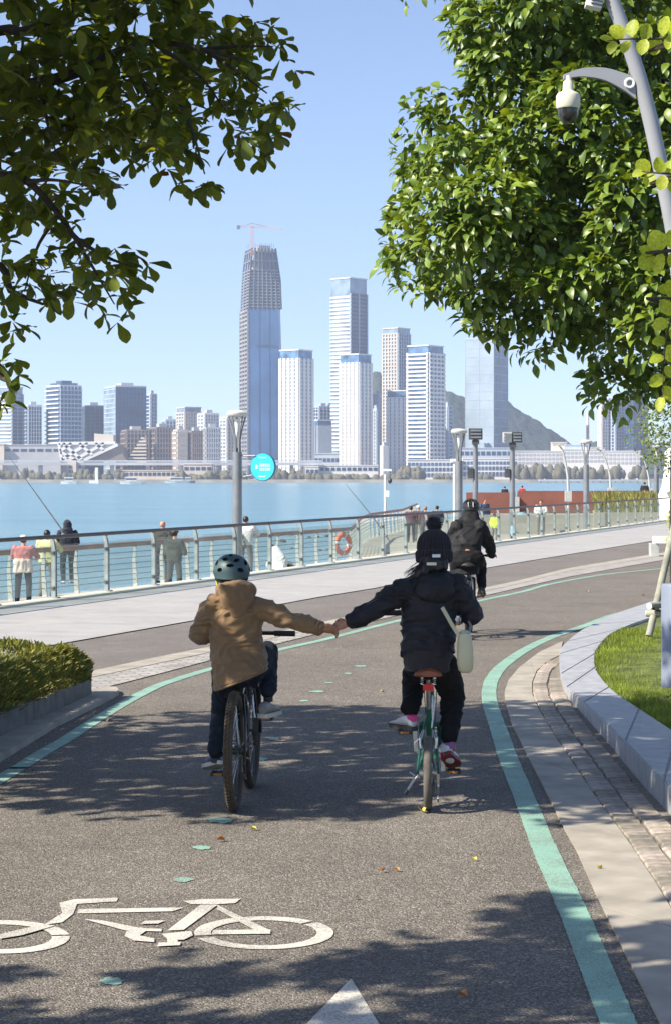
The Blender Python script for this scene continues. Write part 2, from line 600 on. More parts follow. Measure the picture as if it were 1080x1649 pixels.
# spots of teal paint down the middle of the lane
rng = random.Random(3)
for (u, v, w, h) in [(355, 1322, 22, 5), (325, 1366, 15, 3.5), (295, 1418, 17, 4), (180, 1581, 21, 6), (398, 1254, 12, 3), (418, 1223, 15, 3), (440, 1190, 10, 2.5), (560, 1085, 7, 1.5), (580, 1073, 11, 1.4), (511, 1114, 13, 1.6), (490, 1129, 8, 1.4), (530, 1100, 7, 1.2), (648, 1052, 7, 1.2), (690, 1036, 6, 1.2)]:
    mb = MB()
    c = gp(u, v)
    pts = []
    for i in range(18):
        a = 2 * math.pi * i / 18
        k = rng.uniform(0.72, 1.12)
        pts.append(gp(u + w * k * math.cos(a), v + h * k * math.sin(a)) + Vector((0, 0, 0.004)))
    mb.add(pts, [tuple(range(18))])
    mark(mb, 'paint_spot', M_teal)

# ------------------------------------------------------------------ strips beyond the bicycle lane
PROM = [(134, 1032), (311, 1001), (447, 975), (520, 961.5), (600, 949), (642, 940), (785, 915), (936, 890), (1061, 870)]
A2 = [(154, 1081), (280, 1054), (335, 1043.5), (541, 998), (764, 950.5), (839, 934.5), (911, 916), (1051, 893)]
K2 = [(154, 1091), (280, 1064.5), (335, 1052.5), (541, 1005.5), (764, 956), (839, 940), (911, 921), (1051, 898)]
C2 = [(151, 1112), (220, 1096), (335, 1065), (541, 1014), (764, 963.5), (839, 946), (911, 930), (1051, 905)]
prom_e = extend(px_line(PROM), 25, 60)
a2 = extend(px_line(A2), 18, 60)
k2 = extend(px_line(K2), 18, 60)
c2 = extend(px_line(C2), 18, 60)
rail_line = [(RX(-10) + 0.12, -10), (RX(130) + 0.12, 130)]
ys = np.linspace(4, 110, 80)
def xs(line): return np.interp(ys, [p[1] for p in line], [p[0] for p in line])
def strip_between(X0, X1, z, name, mat):
    n = len(ys); mbx = MB()
    mbx.add([(X0[i], ys[i], z) for i in range(n)] + [(X1[i], ys[i], z) for i in range(n)], [(i, n + i, n + i + 1, i + 1) for i in range(n - 1)])
    o = mbx.build(name, mat); flip_up(o.data); return tag(o, kind='structure')
XP, XA, XK, XC = xs(prom_e), xs(a2), xs(k2), xs(c2)
strip_between(np.array([RX(y) + 0.02 for y in ys]), XP, 0.016, 'promenade', M_prom)
strip_between(XP, XA, 0.004, 'running_track', M_track)
strip_between(XA, XK, 0.012, 'stone_edging', M_kerb)
strip_between(XK, XC, 0.008, 'cobble_strip', M_cobble)

# pale stone band on the right of the lane, laid in long slabs, then setts, then the granite kerb of the lawn
CL = [(1061.4, 1649), (1038.8, 1604), (998.6, 1524), (956, 1436), (928.3, 1373), (905.7, 1333), (883, 1287.5), (850.4, 1222), (822.8, 1167), (812.8, 1132), (811.2, 1116.6), (817.8, 1096.5), (835.4, 1076), (868, 1051), (905.7, 1033.6)]
CR = [(1165, 1649), (1120, 1552), (1081.5, 1468.5), (1054, 1423), (1011, 1358), (961, 1290), (931, 1245), (895.6, 1192), (868, 1146.8), (856.5, 1121.6), (855.5, 1101.5), (863, 1081.4), (880.6, 1066.3), (900.7, 1056)]
cl = extend(px_line(CL), 3.0, 0)
crr = extend(px_line(CR), 3.0, 0)
band = thing('kerb_band', 'pale flush stone band curving between the teal line and the stone setts', 'kerb', (1.5, 9, 0))
n = 97
a, b = resample([(p[0], p[1]) for p in cl], n), resample([(p[0], p[1]) for p in crr], n)
cuts = [0, 12, 24, 36, 48, 60, 72, 84, 96]
for c0, c1 in zip(cuts[:-1], cuts[1:]):
    mb = MB()
    ring = [a[i] for i in range(c0, c1 + 1)] + [b[i] for i in range(c1, c0 - 1, -1)]
    cen = sum(ring) / len(ring)
    ring = [cen + (p - cen) * 0.9925 for p in ring]
    mb.prism([(p[0], p[1]) for p in ring], -0.05, 0.012)
    mb.build('stone_slab', M_kerb, band)

WB = [(1041, 977), (986, 996.5), (936, 1022), (911, 1042), (900.7, 1056), (900, 1080), (904, 1106), (912, 1124), (930, 1143), (973.5, 1192), (1031, 1262), (1080, 1315)]
wo = spline([(p[0], p[1]) for p in extend(px_line(WB), 6, 5)], 60)
WI = [(1075, 984), (1039, 997), (1011, 1007), (981, 1022), (962, 1043), (957, 1058), (961, 1081), (986, 1111), (1031, 1142), (1080, 1174)]
def wall_h(y): return 0.06 + 0.10 * min(1, max(0, (19.5 - y) / 6.5))
wi = []
for u, v in WI:
    z = 0.1
    for _ in range(4): z = wall_h(gp(u, v, z).y)
    wi.append(gp(u, v, z))
wi = spline([(p[0], p[1]) for p in extend(wi, 6, 5)], 60)
# setts between the band and the wall: rows following the curve
tip = np.array([crr[-1][0], crr[-1][1]])
k0 = int(np.argmin([np.hypot(*(np.array(w[:2]) - tip)) for w in wo]))
mb = MB()
ring = [(p[0], p[1], 0.004) for p in crr] + [(p[0], p[1], 0.004) for p in wo[k0:]]
mb.add(ring, [tuple(range(len(ring)))])
setts = tag(mb.build('sett_paving', M_sand), kind='structure')
flip_up(setts.data)
def sett_mesh(w, l, seed):
    rg = random.Random(seed)
    mbx = MB()
    hw, hl = w / 2, l / 2
    j = lambda: rg.uniform(-0.006, 0.006)
    lo = [(-hw, -hl, -0.03), (hw, -hl, -0.03), (hw, hl, -0.03), (-hw, hl, -0.03)]
    mi = [(x + j(), y + j(), 0.006) for x, y, _ in lo]
    hi = [(x * 0.88 + j(), y * 0.9 + j(), 0.016 + j() * 0.5) for x, y, _ in lo]
    fs = []
    for q in (0, 4):
        fs += [(q + i, q + (i + 1) % 4, q + 4 + (i + 1) % 4, q + 4 + i) for i in range(4)]
    mbx.add(lo + mi + hi, fs + [(8, 9, 10, 11)])
    return mbx.mesh('sett', M_sett)
SETT = [sett_mesh(0.135, 0.235, k) for k in range(5)]
wb_y = [p[1] for p in wo]
tot = 0
spine = resample([(p[0], p[1]) for p in crr], 400)
seglen = np.linalg.norm(np.array(spine[1]) - np.array(spine[0]))
step = max(1, int(0.25 / seglen))
def inside_wall(p):
    q = [np.hypot(p[0] - w[0], p[1] - w[1]) for w in wo]
    k = int(np.argmin(q))
    k0, k1 = max(k - 1, 0), min(k + 1, len(wo) - 1)
    t = np.array(wo[k1]) - np.array(wo[k0])
    d = np.array(p) - np.array(wo[k])
    return t[0] * d[1] - t[1] * d[0]      # >0: on the lawn side
rg = random.Random(5)
for row in range(16):
    off = 0.074 + row * 0.148
    for i in range(row % 2 * (step // 2), 399 - step, step):
        if tot >= 300: break
        p, q = np.array(spine[i]), np.array(spine[i + step])
        t = (q - p) / np.linalg.norm(q - p)
        nn = np.array([t[1], -t[0]])
        c = (p + q) / 2 + nn * off
        if c[1] < 8.3 or c[1] > 21.6 or c[0] / c[1] > 0.178: continue
        if inside_wall(c) > -0.02: continue
        if min(np.hypot(c[0] - s[0], c[1] - s[1]) for s in spine[::4]) < off - 0.09: continue
        o = link('sett', SETT[rg.randrange(5)], setts, (c[0], c[1], rg.uniform(-0.003, 0.003)))
        o.rotation_euler = (rg.uniform(-.03, .03), rg.uniform(-.03, .03), math.atan2(t[1], t[0]) - math.pi / 2 + rg.uniform(-.04, .04))
        tot += 1
# granite kerb wall
kerb = thing('lawn_kerb', 'low polished grey granite kerb curving round the lawn', 'kerb', (3, 16, 0))
cuts = list(range(0, 60, 6)) + [59]
for c0, c1 in zip(cuts[:-1], cuts[1:]):
    ring = [wo[i] for i in range(c0, c1 + 1)] + [wi[i] for i in range(c1, c0 - 1, -1)]
    cen = sum(ring) / len(ring)
    ring = [cen + (p - cen) * (1 - 0.004) for p in ring]
    mb = MB()
    mb.prism([(p[0], p[1]) for p in ring], -0.1, lambda x, y: wall_h(y))
    o = mb.build('granite_block', M_granite, kerb)
    bm = bmesh.new(); bm.from_mesh(o.data)
    top = [e for e in bm.edges if any(f.normal.z > 0.8 for f in e.link_faces) and len(e.link_faces) == 2 and not all(f.normal.z > 0.8 for f in e.link_faces)]
    bmesh.ops.bevel(bm, geom=top, offset=0.008, segments=2, affect='EDGES')
    bm.to_mesh(o.data); bm.free()
# lawn
mb = MB()
poly = [(p[0], p[1]) for p in wi] + [(14, wi[-1][1] - 3), (24, 14), (14, wi[0][1] + 1)]
poly = poly if True else poly
mb.prism(poly, -0.2, lambda x, y: wall_h(y) - 0.03 + 0.015 * noise.noise(Vector((x, y, 0))))
lawn = tag(mb.build('lawn', pm('lawn_soil', (0.10, 0.13, 0.03), 0.95, 0.3, 5, 0.6, 40)), kind='structure')
LAWN_EDGE = [(p[0], p[1]) for p in wi]

# ------------------------------------------------------------------ lower walkway, pier plaza, water
LZ = -0.9
SEA = [(-24, 3.2), (-11.5, 36), (-5.6, 51.6), (-2.4, 60), (0.25, 67), (0.5, 74), (0.75, 84), (1.3, 93), (3.2, 106), (4.8, 128), (12, 150), (60, 150)]
mb = MB()
mb.prism([(p[0], p[1]) for p in SEA[:6]] + [(RX(74) - 0.05, 74), (RX(3) - 0.05, 3)], LZ - 2.5, LZ)
tag(mb.build('lower_walkway', M_walk), kind='structure')
mb = MB()
mb.prism([(p[0], p[1]) for p in SEA[5:]] + [(60, 128), (RX(128) - 0.05, 128), (RX(74) - 0.05, 74)], LZ - 2.5, LZ - 0.002)
tag(mb.build('pier_plaza', M_tan), kind='structure')
# step and retaining kerb under the promenade railing
mb = MB()
for y0, y1 in ((2, 45), (45, 90), (90, 130)):
    mb.prism([(RX(y0) - 0.16, y0), (RX(y1) - 0.16, y1), (RX(y1) + 0.2, y1), (RX(y0) + 0.2, y0)], -1.0, 0.05)
tag(mb.build('railing_plinth', pm('plinth_stone', (0.56, 0.53, 0.44), 0.8, 0.08, 2)), kind='structure')

# water
WZ = -2.2
m = bpy.data.materials.new('bay_water'); m.use_nodes = True
N, L = m.node_tree.nodes, m.node_tree.links
p = N['Principled BSDF']
p.inputs['Base Color'].default_value = (0.10, 0.30, 0.42, 1)
p.inputs['Roughness'].default_value = 0.22
p.inputs['IOR'].default_value = 1.33
tc = N.new('ShaderNodeTexCoord')
mp = N.new('ShaderNodeMapping'); mp.inputs['Scale'].default_value = (0.25, 1.0, 1.0)
L.new(tc.outputs['Object'], mp.inputs[0])
n1 = N.new('ShaderNodeTexNoise'); n1.inputs['Scale'].default_value = 0.4; n1.inputs['Detail'].default_value = 10; n1.inputs['Roughness'].default_value = 0.68
L.new(mp.outputs[0], n1.inputs['Vector'])
b = N.new('ShaderNodeBump'); b.inputs['Strength'].default_value = 1.0; b.inputs['Distance'].default_value = 0.9
L.new(n1.outputs['Fac'], b.inputs['Height']); L.new(b.outputs[0], p.inputs['Normal'])
n2 = N.new('ShaderNodeTexNoise'); n2.inputs['Scale'].default_value = 0.045; n2.inputs['Detail'].default_value = 9; n2.inputs['Roughness'].default_value = 0.7
L.new(mp.outputs[0], n2.inputs['Vector'])
mx = N.new('ShaderNodeMix'); mx.data_type = 'RGBA'
mx.inputs['A'].default_value = (0.07, 0.20, 0.28, 1); mx.inputs['B'].default_value = (0.24, 0.38, 0.44, 1)
L.new(n2.outputs['Fac'], mx.inputs['Factor']); L.new(mx.outputs['Result'], p.inputs['Base Color'])
M_water = m
mb = MB()
mb.add([(-9000, -200, WZ), (9000, -200, WZ), (9000, 14000, WZ), (-9000, 14000, WZ)], [(0, 1, 2, 3)])
tag(mb.build('bay_water', M_water), kind='structure')
# ------------------------------------------------------------------ far shore and skyline
M_shore = pm('shore_rubble', (0.42, 0.37, 0.30), 0.95, 0.2, 0.05)
mb = MB()
mb.prism([(-1500, 1500), (1500, 1500), (1900, 2700), (-1900, 2700)], WZ - 2, 0.0)
tag(mb.build('far_shore', M_shore), kind='structure')

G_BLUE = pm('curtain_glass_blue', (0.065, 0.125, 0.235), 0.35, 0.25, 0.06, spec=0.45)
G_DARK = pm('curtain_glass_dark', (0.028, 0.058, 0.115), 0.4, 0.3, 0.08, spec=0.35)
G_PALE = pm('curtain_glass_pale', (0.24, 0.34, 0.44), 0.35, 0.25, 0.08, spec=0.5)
G_RES = pm('residential_glass', (0.10, 0.23, 0.43), 0.35, 0.35, 0.2, spec=0.6)
W_WHITE = pm('white_cladding', (0.74, 0.73, 0.71), 0.7, 0.05, 0.05)
W_GREY = pm('grey_cladding', (0.42, 0.44, 0.47), 0.7, 0.08, 0.05)
W_PALE = pm('pale_blue_cladding', (0.45, 0.52, 0.60), 0.6, 0.06, 0.05)
W_BEIGE = pm('beige_cladding', (0.62, 0.55, 0.47), 0.75, 0.08, 0.05)
W_BROWN = pm('brown_cladding', (0.28, 0.22, 0.18), 0.75, 0.2, 0.05)
W_CONC = pm('raw_concrete', (0.30, 0.29, 0.29), 0.85, 0.1, 0.1)
W_STEEL = pm('dark_steel', (0.10, 0.13, 0.18), 0.6, 0.1, 0.1)
W_RED = pm('crane_red', (0.60, 0.30, 0.22), 0.6, 0.1, 0.1)


def mpx(D): return D / F


def zpx(v, D): return H - (v - HV) / F * D


def footprint(u0, uc, u1, D, al):
    al = min(R(76), max(R(14), math.atan2(u1 - uc, uc - u0)))       # square plan: no face runs far back
    c, s = math.cos(al), math.sin(al)
    k0, k1 = (u0 - CU) / F, (u1 - CU) / F
    P = np.array([(uc - CU) / F * D, D])
    a = (P[0] - k0 * D) / (c + k0 * s)
    b = (k1 * D - P[0]) / (s - k1 * c)
    PL = P + a * np.array([-c, s]); PR = P + b * np.array([s, c])
    return PL, P, PR, PL + PR - P


def facade(mb, p0, p1, z0, z1, fh, st, so, nf, fw, fo, mS=0, mF=0, inset=0.0, phase=0.0):
    p0, p1 = np.array(p0), np.array(p1)
    L_ = np.linalg.norm(p1 - p0)
    t = (p1 - p0) / L_
    nn = np.array([t[1], -t[0]])
    ang = math.atan2(t[1], t[0])
    if st > 0:
        for k in range(int((z1 - z0) / fh) + 1):
            z = z0 + k * fh + phase
            c = (p0 + p1) / 2 + nn * (so / 2)
            mb.box((c[0], c[1], z), (L_ - 2 * inset, so, st), ang, mS)
    for k in range(nf + 1 if nf else 0):
        q = p0 + t * (fw / 2 + (L_ - fw) * k / nf) + nn * (fo / 2)
        mb.box((q[0], q[1], (z0 + z1) / 2), (fw, fo, z1 - z0), ang, mF)


def tower(name, label, u0, uc, u1, vt, D, al=35, core=G_RES, wall=W_WHITE, right_core=None, fh=3.1, st=1.2, so=0.6, nl=4, nr=3, fw=1.2, fo=0.7,
          crown=None, st_r=None, group=None, cat='tower', base=0.0, wall_r=None):
    PL, P, PR, PB = footprint(u0, uc, u1, D, R(al))
    z1 = zpx(vt, D)
    cen = (PL + PR) / 2
    t = thing(name, label, cat, (cen[0], cen[1], base), group)
    zc = z1 - (crown or 0)
    mb = MB(); mb.prism([PL, P, PR, PB], base, zc)
    mats = [core, right_core or core]  # darker right-hand glass and cladding carry that face's shade in their colour
    o = mb.build('wall', mats, t)
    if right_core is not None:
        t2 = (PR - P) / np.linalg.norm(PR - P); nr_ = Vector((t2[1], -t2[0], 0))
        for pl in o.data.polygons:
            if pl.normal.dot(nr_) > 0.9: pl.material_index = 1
    if st > 0 or nl:
        mb = MB(); facade(mb, PL, P, base + 1, zc, fh, st, so, nl, fw, fo)
        tag(mb.build('facade_grid', wall, t), kind='stuff')
    sr = st if st_r is None else st_r
    if sr > 0 or nr:
        mb = MB(); facade(mb, P, PR, base + 1, zc, fh, sr, so, nr, fw, fo, phase=0.05)
        tag(mb.build('facade_grid', wall_r or wall, t), kind='stuff')
    if crown:
        mb = MB(); q = [cen + (p - cen) * 0.96 for p in (PL, P, PR, PB)]
        mb.prism(q, zc, z1 - 1.0)
        mb.build('crown', core, t)
        mb = MB(); q = [cen + (p - cen) * 1.01 for p in (PL, P, PR, PB)]
        mb.prism(q, z1 - 1.0, z1)
        mb.build('roof_slab', wall, t)
    else:
        mb = MB(); q = [cen + (p - cen) * 1.005 for p in (PL, P, PR, PB)]
        mb.prism(q, z1, z1 + 1.2)
        mb.build('parapet', wall, t)
        mb = MB(); q = [cen + (p - cen) * 0.4 for p in (PL, P, PR, PB)]
        mb.prism(q, z1 + 1.2, z1 + 4)
        mb.build('plant_room', W_GREY, t)
    return t, (PL, P, PR, PB), z1


# --- centre group
D = 1620
tower('apartment_tower', 'slim white apartment tower directly right of the tower under construction', 450, 481, 504, 562, D, 35, nl=4, nr=3, st=0.9, crown=7, fw=2.7, fo=1.0)
tower('apartment_tower', 'white apartment tower in front of the tall dark-sided skyscraper', 547, 577, 598, 569, D + 5, 35, nl=4, nr=3, st=0.9, crown=7, fw=2.7, fo=1.0)
tower('apartment_tower', 'short white apartment tower tucked left of the broad white banded tower', 622, 655, 662, 628, D + 40, 20, nl=4, nr=0, st=0.9, crown=6, fw=2.7, fo=1.0)
tower('apartment_tower', 'broad white banded apartment tower in front of the wooded hill', 655, 689, 714, 555, D + 10, 38, nl=1, nr=4, st=1.5, so=1.6, fh=3.4, crown=6, fw=1.4, fo=1.2)
tower('apartment_tower', 'low grey-blue apartment block peeking out right of the broad white tower', 712, 720, 728, 655, D + 60, 40, wall=W_PALE, nl=1, nr=1, st=1.3)
tower('skyscraper', 'tall skyscraper with pale banded left side and shaded dark blue right side', 532, 563, 591, 446, 1780, 42, core=G_PALE, right_core=G_DARK, wall=W_WHITE, wall_r=W_PALE, st=1.7, st_r=0.18, so=0.5, nl=0, nr=2, fw=1.0, fo=0.9, fh=3.5, crown=14)
tower('skyscraper', 'mid-height skyscraper with beige left side and shaded dark right side beside broad white tower', 615, 640, 660, 527, 1760, 40, core=G_PALE, right_core=G_DARK, wall=W_BEIGE, wall_r=W_PALE, st=1.0, st_r=0.5, nl=5, nr=5, fw=1.2, fo=0.8, crown=5)
tower('skyscraper', 'wide pale glass skyscraper with upper floors behind the leaves', 748, 794, 817, 545, 1700, 30, core=pm('curtain_glass_silver', (0.36, 0.45, 0.53), 0.35, 0.12, 0.04, spec=0.5), right_core=G_BLUE, wall=W_PALE, st=0.3, st_r=0.3, so=0.2, nl=2, nr=2, fw=0.3, fo=0.2, fh=7.2)
tower('office_block', 'dark low block between the two slim white apartment towers, rear', 505, 514, 533, 656, 1850, 30, core=G_DARK, wall=W_PALE, st=0.8, nl=2, nr=3, fw=1, cat='building')
tower('office_block', 'ribbed grey office block low between the two slim white apartment towers', 505, 512, 534, 676, 1760, 20, core=G_BLUE, wall=W_PALE, st=0, nl=2, nr=8, fw=1.2, fo=0.8, crown=5, cat='building')
tower('apartment_tower', 'narrow pale tower squeezed behind the white towers under the hilltop', 600, 609, 617, 636, 1800, 40, wall=W_PALE, nl=2, nr=2, st=1.3)
tower('apartment_tower', 'narrow blue-grey tower at the foot of the hilltop gap', 597, 606, 612, 660, 1700, 40, core=G_BLUE, wall=W_PALE, nl=2, nr=2, st=1.2)
tower('office_block', 'thin white slab with dark window squeezed beside the short white tower', 611, 616, 625, 720, 1600, 30, core=W_WHITE, wall=W_WHITE, st=0, nl=0, nr=0, cat='building')

# --- tower under construction
DA = 1660
def ringA(v, u0, uc, u1): return footprint(u0, uc, u1, DA, R(17)), zpx(v, DA)
PAx, zA = ringA(700, 387.5, 401, 456)
cenA = (PAx[0] + PAx[2]) / 2
tA = thing('unfinished_skyscraper', 'tapering glass tower still under construction with bare top floors', 'tower', (cenA[0], cenA[1], 0))
levels = [(770, 386.5, 400.5, 455), (620, 388, 401, 456), (555, 388.5, 401.5, 455.5), (497, 389, 401.5, 453.5)]
rings = []
for v, a_, b_, c_ in levels:
    f, z = ringA(v, a_, b_, c_)
    PLa, Pa, PRa, PBa = f
    k = 0.16   # softened right-hand corners
    poly = [PLa, Pa, Pa + (PRa - Pa) * (1 - k * 0.6), PRa + (PBa - PRa) * k, PBa]
    rings.append([(p[0], p[1], z) for p in poly])
mb = MB(); mb.loft(rings, smooth=False)
mb.build('glass_wall', pm('tower_glass', (0.085, 0.20, 0.40), 0.25, 0.2, 0.03, spec=0.6), tA)
mb = MB()
f, _ = ringA(600, 388, 401, 456)
facade(mb, f[0], f[1], 1, zpx(497, DA), 3.4, 1.5, 1.0, 3, 1.1, 1.2)
tag(mb.build('open_floors', W_CONC, tA), kind='stuff')
mb = MB()
facade(mb, f[1], f[1] + (f[2] - f[1]) * 0.9, 1, zpx(500, DA), 500, 0, 0.4, 3, 0.22, 0.3)
for v in (556,):
    z = zpx(v, DA); q = (f[1] + f[2]) / 2
    t_ = (f[2] - f[1]); ang = math.atan2(t_[1], t_[0]); L_ = np.linalg.norm(t_)
    nn = np.array([t_[1], -t_[0]]) / L_
    mb.box((q[0] + nn[0] * 0.2 , q[1] + nn[1] * 0.2, z), (L_ * 0.6, 0.6, 1.4), ang)
mb.build('facade_seams', G_BLUE, tA)
# bare upper frame: floors, leaning columns, concrete core
up = [(497, 389, 401.5, 453), (450, 391, 403, 451), (425, 393, 404.5, 447.5), (398, 396.5, 406, 443.5)]
vs_ = [l[0] for l in up]
def upring(v):
    return ringA(v, *[float(np.interp(-v, [-x for x in vs_], [l[k] for l in up])) for k in (1, 2, 3)])
mb = MB()
v = 494.0; nfl = 0
while v > 399:
    f, z = upring(v)
    cc = (f[0] + f[2]) / 2
    q = [cc + (p - cc) * 1.02 for p in f]
    if v > 440 or int(v) % 3 == 0:
        mb.prism(q, z, z + 0.8)
    v -= 4.9 if v > 436 else 7.5
tag(mb.build('floor_slabs', W_CONC, tA), kind='stuff')
mb = MB()
for side in ((0, 1), (1, 2), (2, 3)):
    nn_ = 3 if side == (0, 1) else 7
    for k in range(nn_ + 1):
        pts = []
        for v in (497, 450, 425, 399):
            f, z = upring(v)
            p = f[side[0]] + (f[side[1]] - f[side[0]]) * k / nn_
            pts.append((p[0], p[1], z))
        mb.tube(pts, 0.75, 4)
tag(mb.build('columns', W_STEEL, tA), kind='stuff')
mb = MB()
f, z = upring(430)
cc = (f[0] + f[2]) / 2
q = [cc + (p - cc) * 0.62 for p in f]
mb.prism(q, zpx(500, DA), zpx(412, DA))
q = [cc + (p - cc) * 0.42 + np.array([2.0, 0]) for p in f]
mb.prism(q, zpx(412, DA), zpx(393, DA))
mb.build('core', W_CONC, tA)
mb = MB()
for k in range(14):
    uu = 398 + k * 3.3
    b0 = at(uu, 399, DA); mb.beam(b0, b0 + Vector((0, 0, 2.5 + 2 * ((k * 7) % 5) / 5)), 0.35, 0.35)
tag(mb.build('scaffold_poles', W_STEEL, tA), kind='stuff')
tc_ = thing('tower_crane', 'red tower crane on top of the unfinished skyscraper', 'crane', at(406.5, 400, DA - 4))
mb = MB()
for dx in (-0.9, 0.9):
    for dy in (-0.9, 0.9):
        p0 = at(406.5, 412, DA - 4) + Vector((dx, dy, 0)); p1 = at(406.5, 364, DA - 4) + Vector((dx, dy, 0))
        mb.beam(p0, p1, 0.55, 0.55)
for k in range(10):
    v0 = 410 - k * 4.6
    mb.beam(at(406.5, v0, DA - 4) + Vector((-0.9, -0.9, 0)), at(406.5, v0 - 4.6, DA - 4) + Vector((0.9, -0.9, 0)), 0.35, 0.35)
mb.build('mast', W_RED, tc_)
mb = MB()
mb.beam(at(384, 362.5, DA - 4), at(455, 367.2, DA - 4), 0.6, 0.7)
mb.beam(at(384, 365, DA - 4), at(455, 368.3, DA - 4), 0.6, 0.6)
for k in range(18):
    mb.beam(at(386 + k * 3.8, 362.6 + k * .25, DA - 4), at(388 + k * 3.8, 365.2 + k * .2, DA - 4), 0.3, 0.3)
mb.build('jib', pm('crane_pale', (0.5, 0.42, 0.40), 0.6, 0.1, 0.1), tc_)
mb = MB(); mb.box(at(384.5, 366, DA - 4), (2.6, 2, 3.0)); mb.build('counterweight', W_STEEL, tc_)
mb = MB(); mb.tube([at(396, 363, DA - 4), at(406, 359.5, DA - 4), at(430, 365, DA - 4)], 0.2, 4); mb.build('tie_rod', W_STEEL, tc_)

# --- left group
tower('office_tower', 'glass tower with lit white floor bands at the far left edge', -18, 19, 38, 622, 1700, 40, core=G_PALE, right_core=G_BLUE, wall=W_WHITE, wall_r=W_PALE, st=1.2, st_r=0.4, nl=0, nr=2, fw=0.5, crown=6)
tower('office_tower', 'dark square block right of the banded tower at the left edge', 38, 46, 68, 654, 1690, 20, core=G_DARK, wall=W_PALE, st=0.5, nl=2, nr=5, fw=0.5)
tB, fB, zB = tower('office_tower', 'rounded tower with white balcony bands and stepped top', 75, 97, 132, 622, 1680, 35, core=G_BLUE, wall=W_WHITE, wall_r=W_PALE, st=0.9, so=1.5, nl=0, nr=6, fw=0.5, fh=3.6)
cB = (fB[0] + fB[2]) / 2
mb = MB(); mb.prism([cB + (p - cB) * 0.78 for p in fB], zB + 1.2, zpx(616, 1680)); mb.build('stepped_top', G_BLUE, tB)
mb = MB(); mb.prism([cB + (p - cB) * 0.45 for p in fB], zpx(616, 1680), zpx(612, 1680)); mb.build('stepped_top', G_BLUE, tB)
tower('office_tower', 'plain dark block between the rounded tower and the big glass box', 133, 138, 169, 655, 1720, 15, core=G_DARK, wall=G_BLUE, st=0.4, nl=1, nr=4, fw=0.5)
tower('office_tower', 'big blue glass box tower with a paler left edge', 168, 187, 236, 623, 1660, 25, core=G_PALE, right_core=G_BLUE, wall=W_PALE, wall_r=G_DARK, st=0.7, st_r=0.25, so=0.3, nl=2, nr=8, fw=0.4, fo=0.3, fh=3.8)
tower('apartment_tower', 'thin grey tower right behind the big blue glass box', 236, 243, 253, 636, 1760, 35, core=G_BLUE, wall=W_PALE, nl=1, nr=2, st=1.0)
tower('apartment_block', 'small low blue block far behind, right of the thin grey tower', 262, 267, 285, 677, 1900, 20, core=G_BLUE, wall=W_PALE, nl=1, nr=3, st=0.8, cat='building')
tower('apartment_tower', 'beige apartment tower with a taller flat-topped core', 285, 298, 325, 655, 1850, 25, core=G_PALE, wall=W_BEIGE, nl=3, nr=6, st=0.9, crown=5)
tower('apartment_tower', 'pale stepped apartment tower left of the unfinished skyscraper', 319, 330, 353, 667, 1800, 25, core=G_PALE, wall=W_WHITE, nl=2, nr=5, st=1.0)
tower('apartment_tower', 'pale cream tower behind the street lamp head', 355, 366, 389, 673, 1750, 25, core=G_PALE, wall=W_WHITE, wall_r=W_BEIGE, nl=2, nr=4, st=1.0)
for i, (u0, uc, u1, vt, D_, cr, wl, lab) in enumerate([
        (196, 204, 241, 694, 1610, G_DARK, W_BROWN, 'brown terraced block at the foot of the blue glass box'),
        (240, 252, 281, 690, 1605, G_DARK, W_BROWN, 'brown mid-rise block with glazed front in the middle of the row'),
        (279, 286, 302, 694, 1600, G_PALE, W_BEIGE, 'narrow beige-fronted block in the mid-rise row'),
        (300, 309, 330, 696, 1604, G_DARK, W_BROWN, 'dark mid-rise block with beige left corner'),
        (328, 332, 356, 690, 1600, G_BLUE, W_GREY, 'blue-grey mid-rise block ending the row')]):
    tower('office_block', lab, u0, uc, u1, vt, D_, 18, core=cr, wall=wl, st=1.1, so=0.8, nl=3, nr=6, fw=0.9, fo=0.9, fh=3.9, cat='building')
# long grey hall and its faceted white roof building
def slabs(name, label, u0, u1, vt, D, dep, col, cat='building', vb=771, bands=(), bandmat=G_DARK, group=None, fins=0, finmat=None):
    x0, x1 = (u0 - CU) / F * D, (u1 - CU) / F * D
    z1 = zpx(vt, D); z0 = min(0.0, zpx(vb, D)) if vb >= 770 else zpx(vb, D)
    t = thing(name, label, cat, ((x0 + x1) / 2, D + dep / 2, max(z0, 0)), group)
    mb = MB(); mb.prism([(x0, D), (x1, D), (x1, D + dep), (x0, D + dep)], z0, z1); mb.build('wall', col, t)
    mb = MB(); mb.prism([(x0 - .4, D - .5), (x1 + .4, D - .5), (x1 + .4, D + dep + .5), (x0 - .4, D + dep + .5)], z1, z1 + 0.6); mb.build('roof', finmat or col, t)
    for (va, vb_, na) in bands:
        za, zb = zpx(vb_, D), zpx(va, D)
        w = (x1 - x0) / na
        for k in range(na):
            mb = MB(); mb.box((x0 + w * (k + .5), D - 0.05, (za + zb) / 2), (w * 0.72, 0.5, zb - za)); mb.build('window', bandmat, t)
    return t
slabs('concert_hall', 'long grey hall at the left edge above the viaduct', -60, 98, 717, 1590, 50, W_GREY, bands=((723, 727, 12),))
slabs('gate_house', 'small cream block at the far left edge of the hall', -30, 7, 716, 1585, 20, W_BEIGE)
DF = 1575
tF = thing('faceted_hall', 'white hall with a diamond lattice front and slanted side', 'building', (at(140, 770, DF).x, DF + 20, 0))
def quad_sheet(mbx, pts, D, dep):
    P = [at(u, v, D) for u, v in pts]; Q = [p + Vector((0, dep, 0)) for p in P]
    n = len(P)
    mbx.add(P + Q, [tuple(range(n - 1, -1, -1)), tuple(range(n, 2 * n))] + [(i, (i + 1) % n, n + (i + 1) % n, n + i) for i in range(n)])
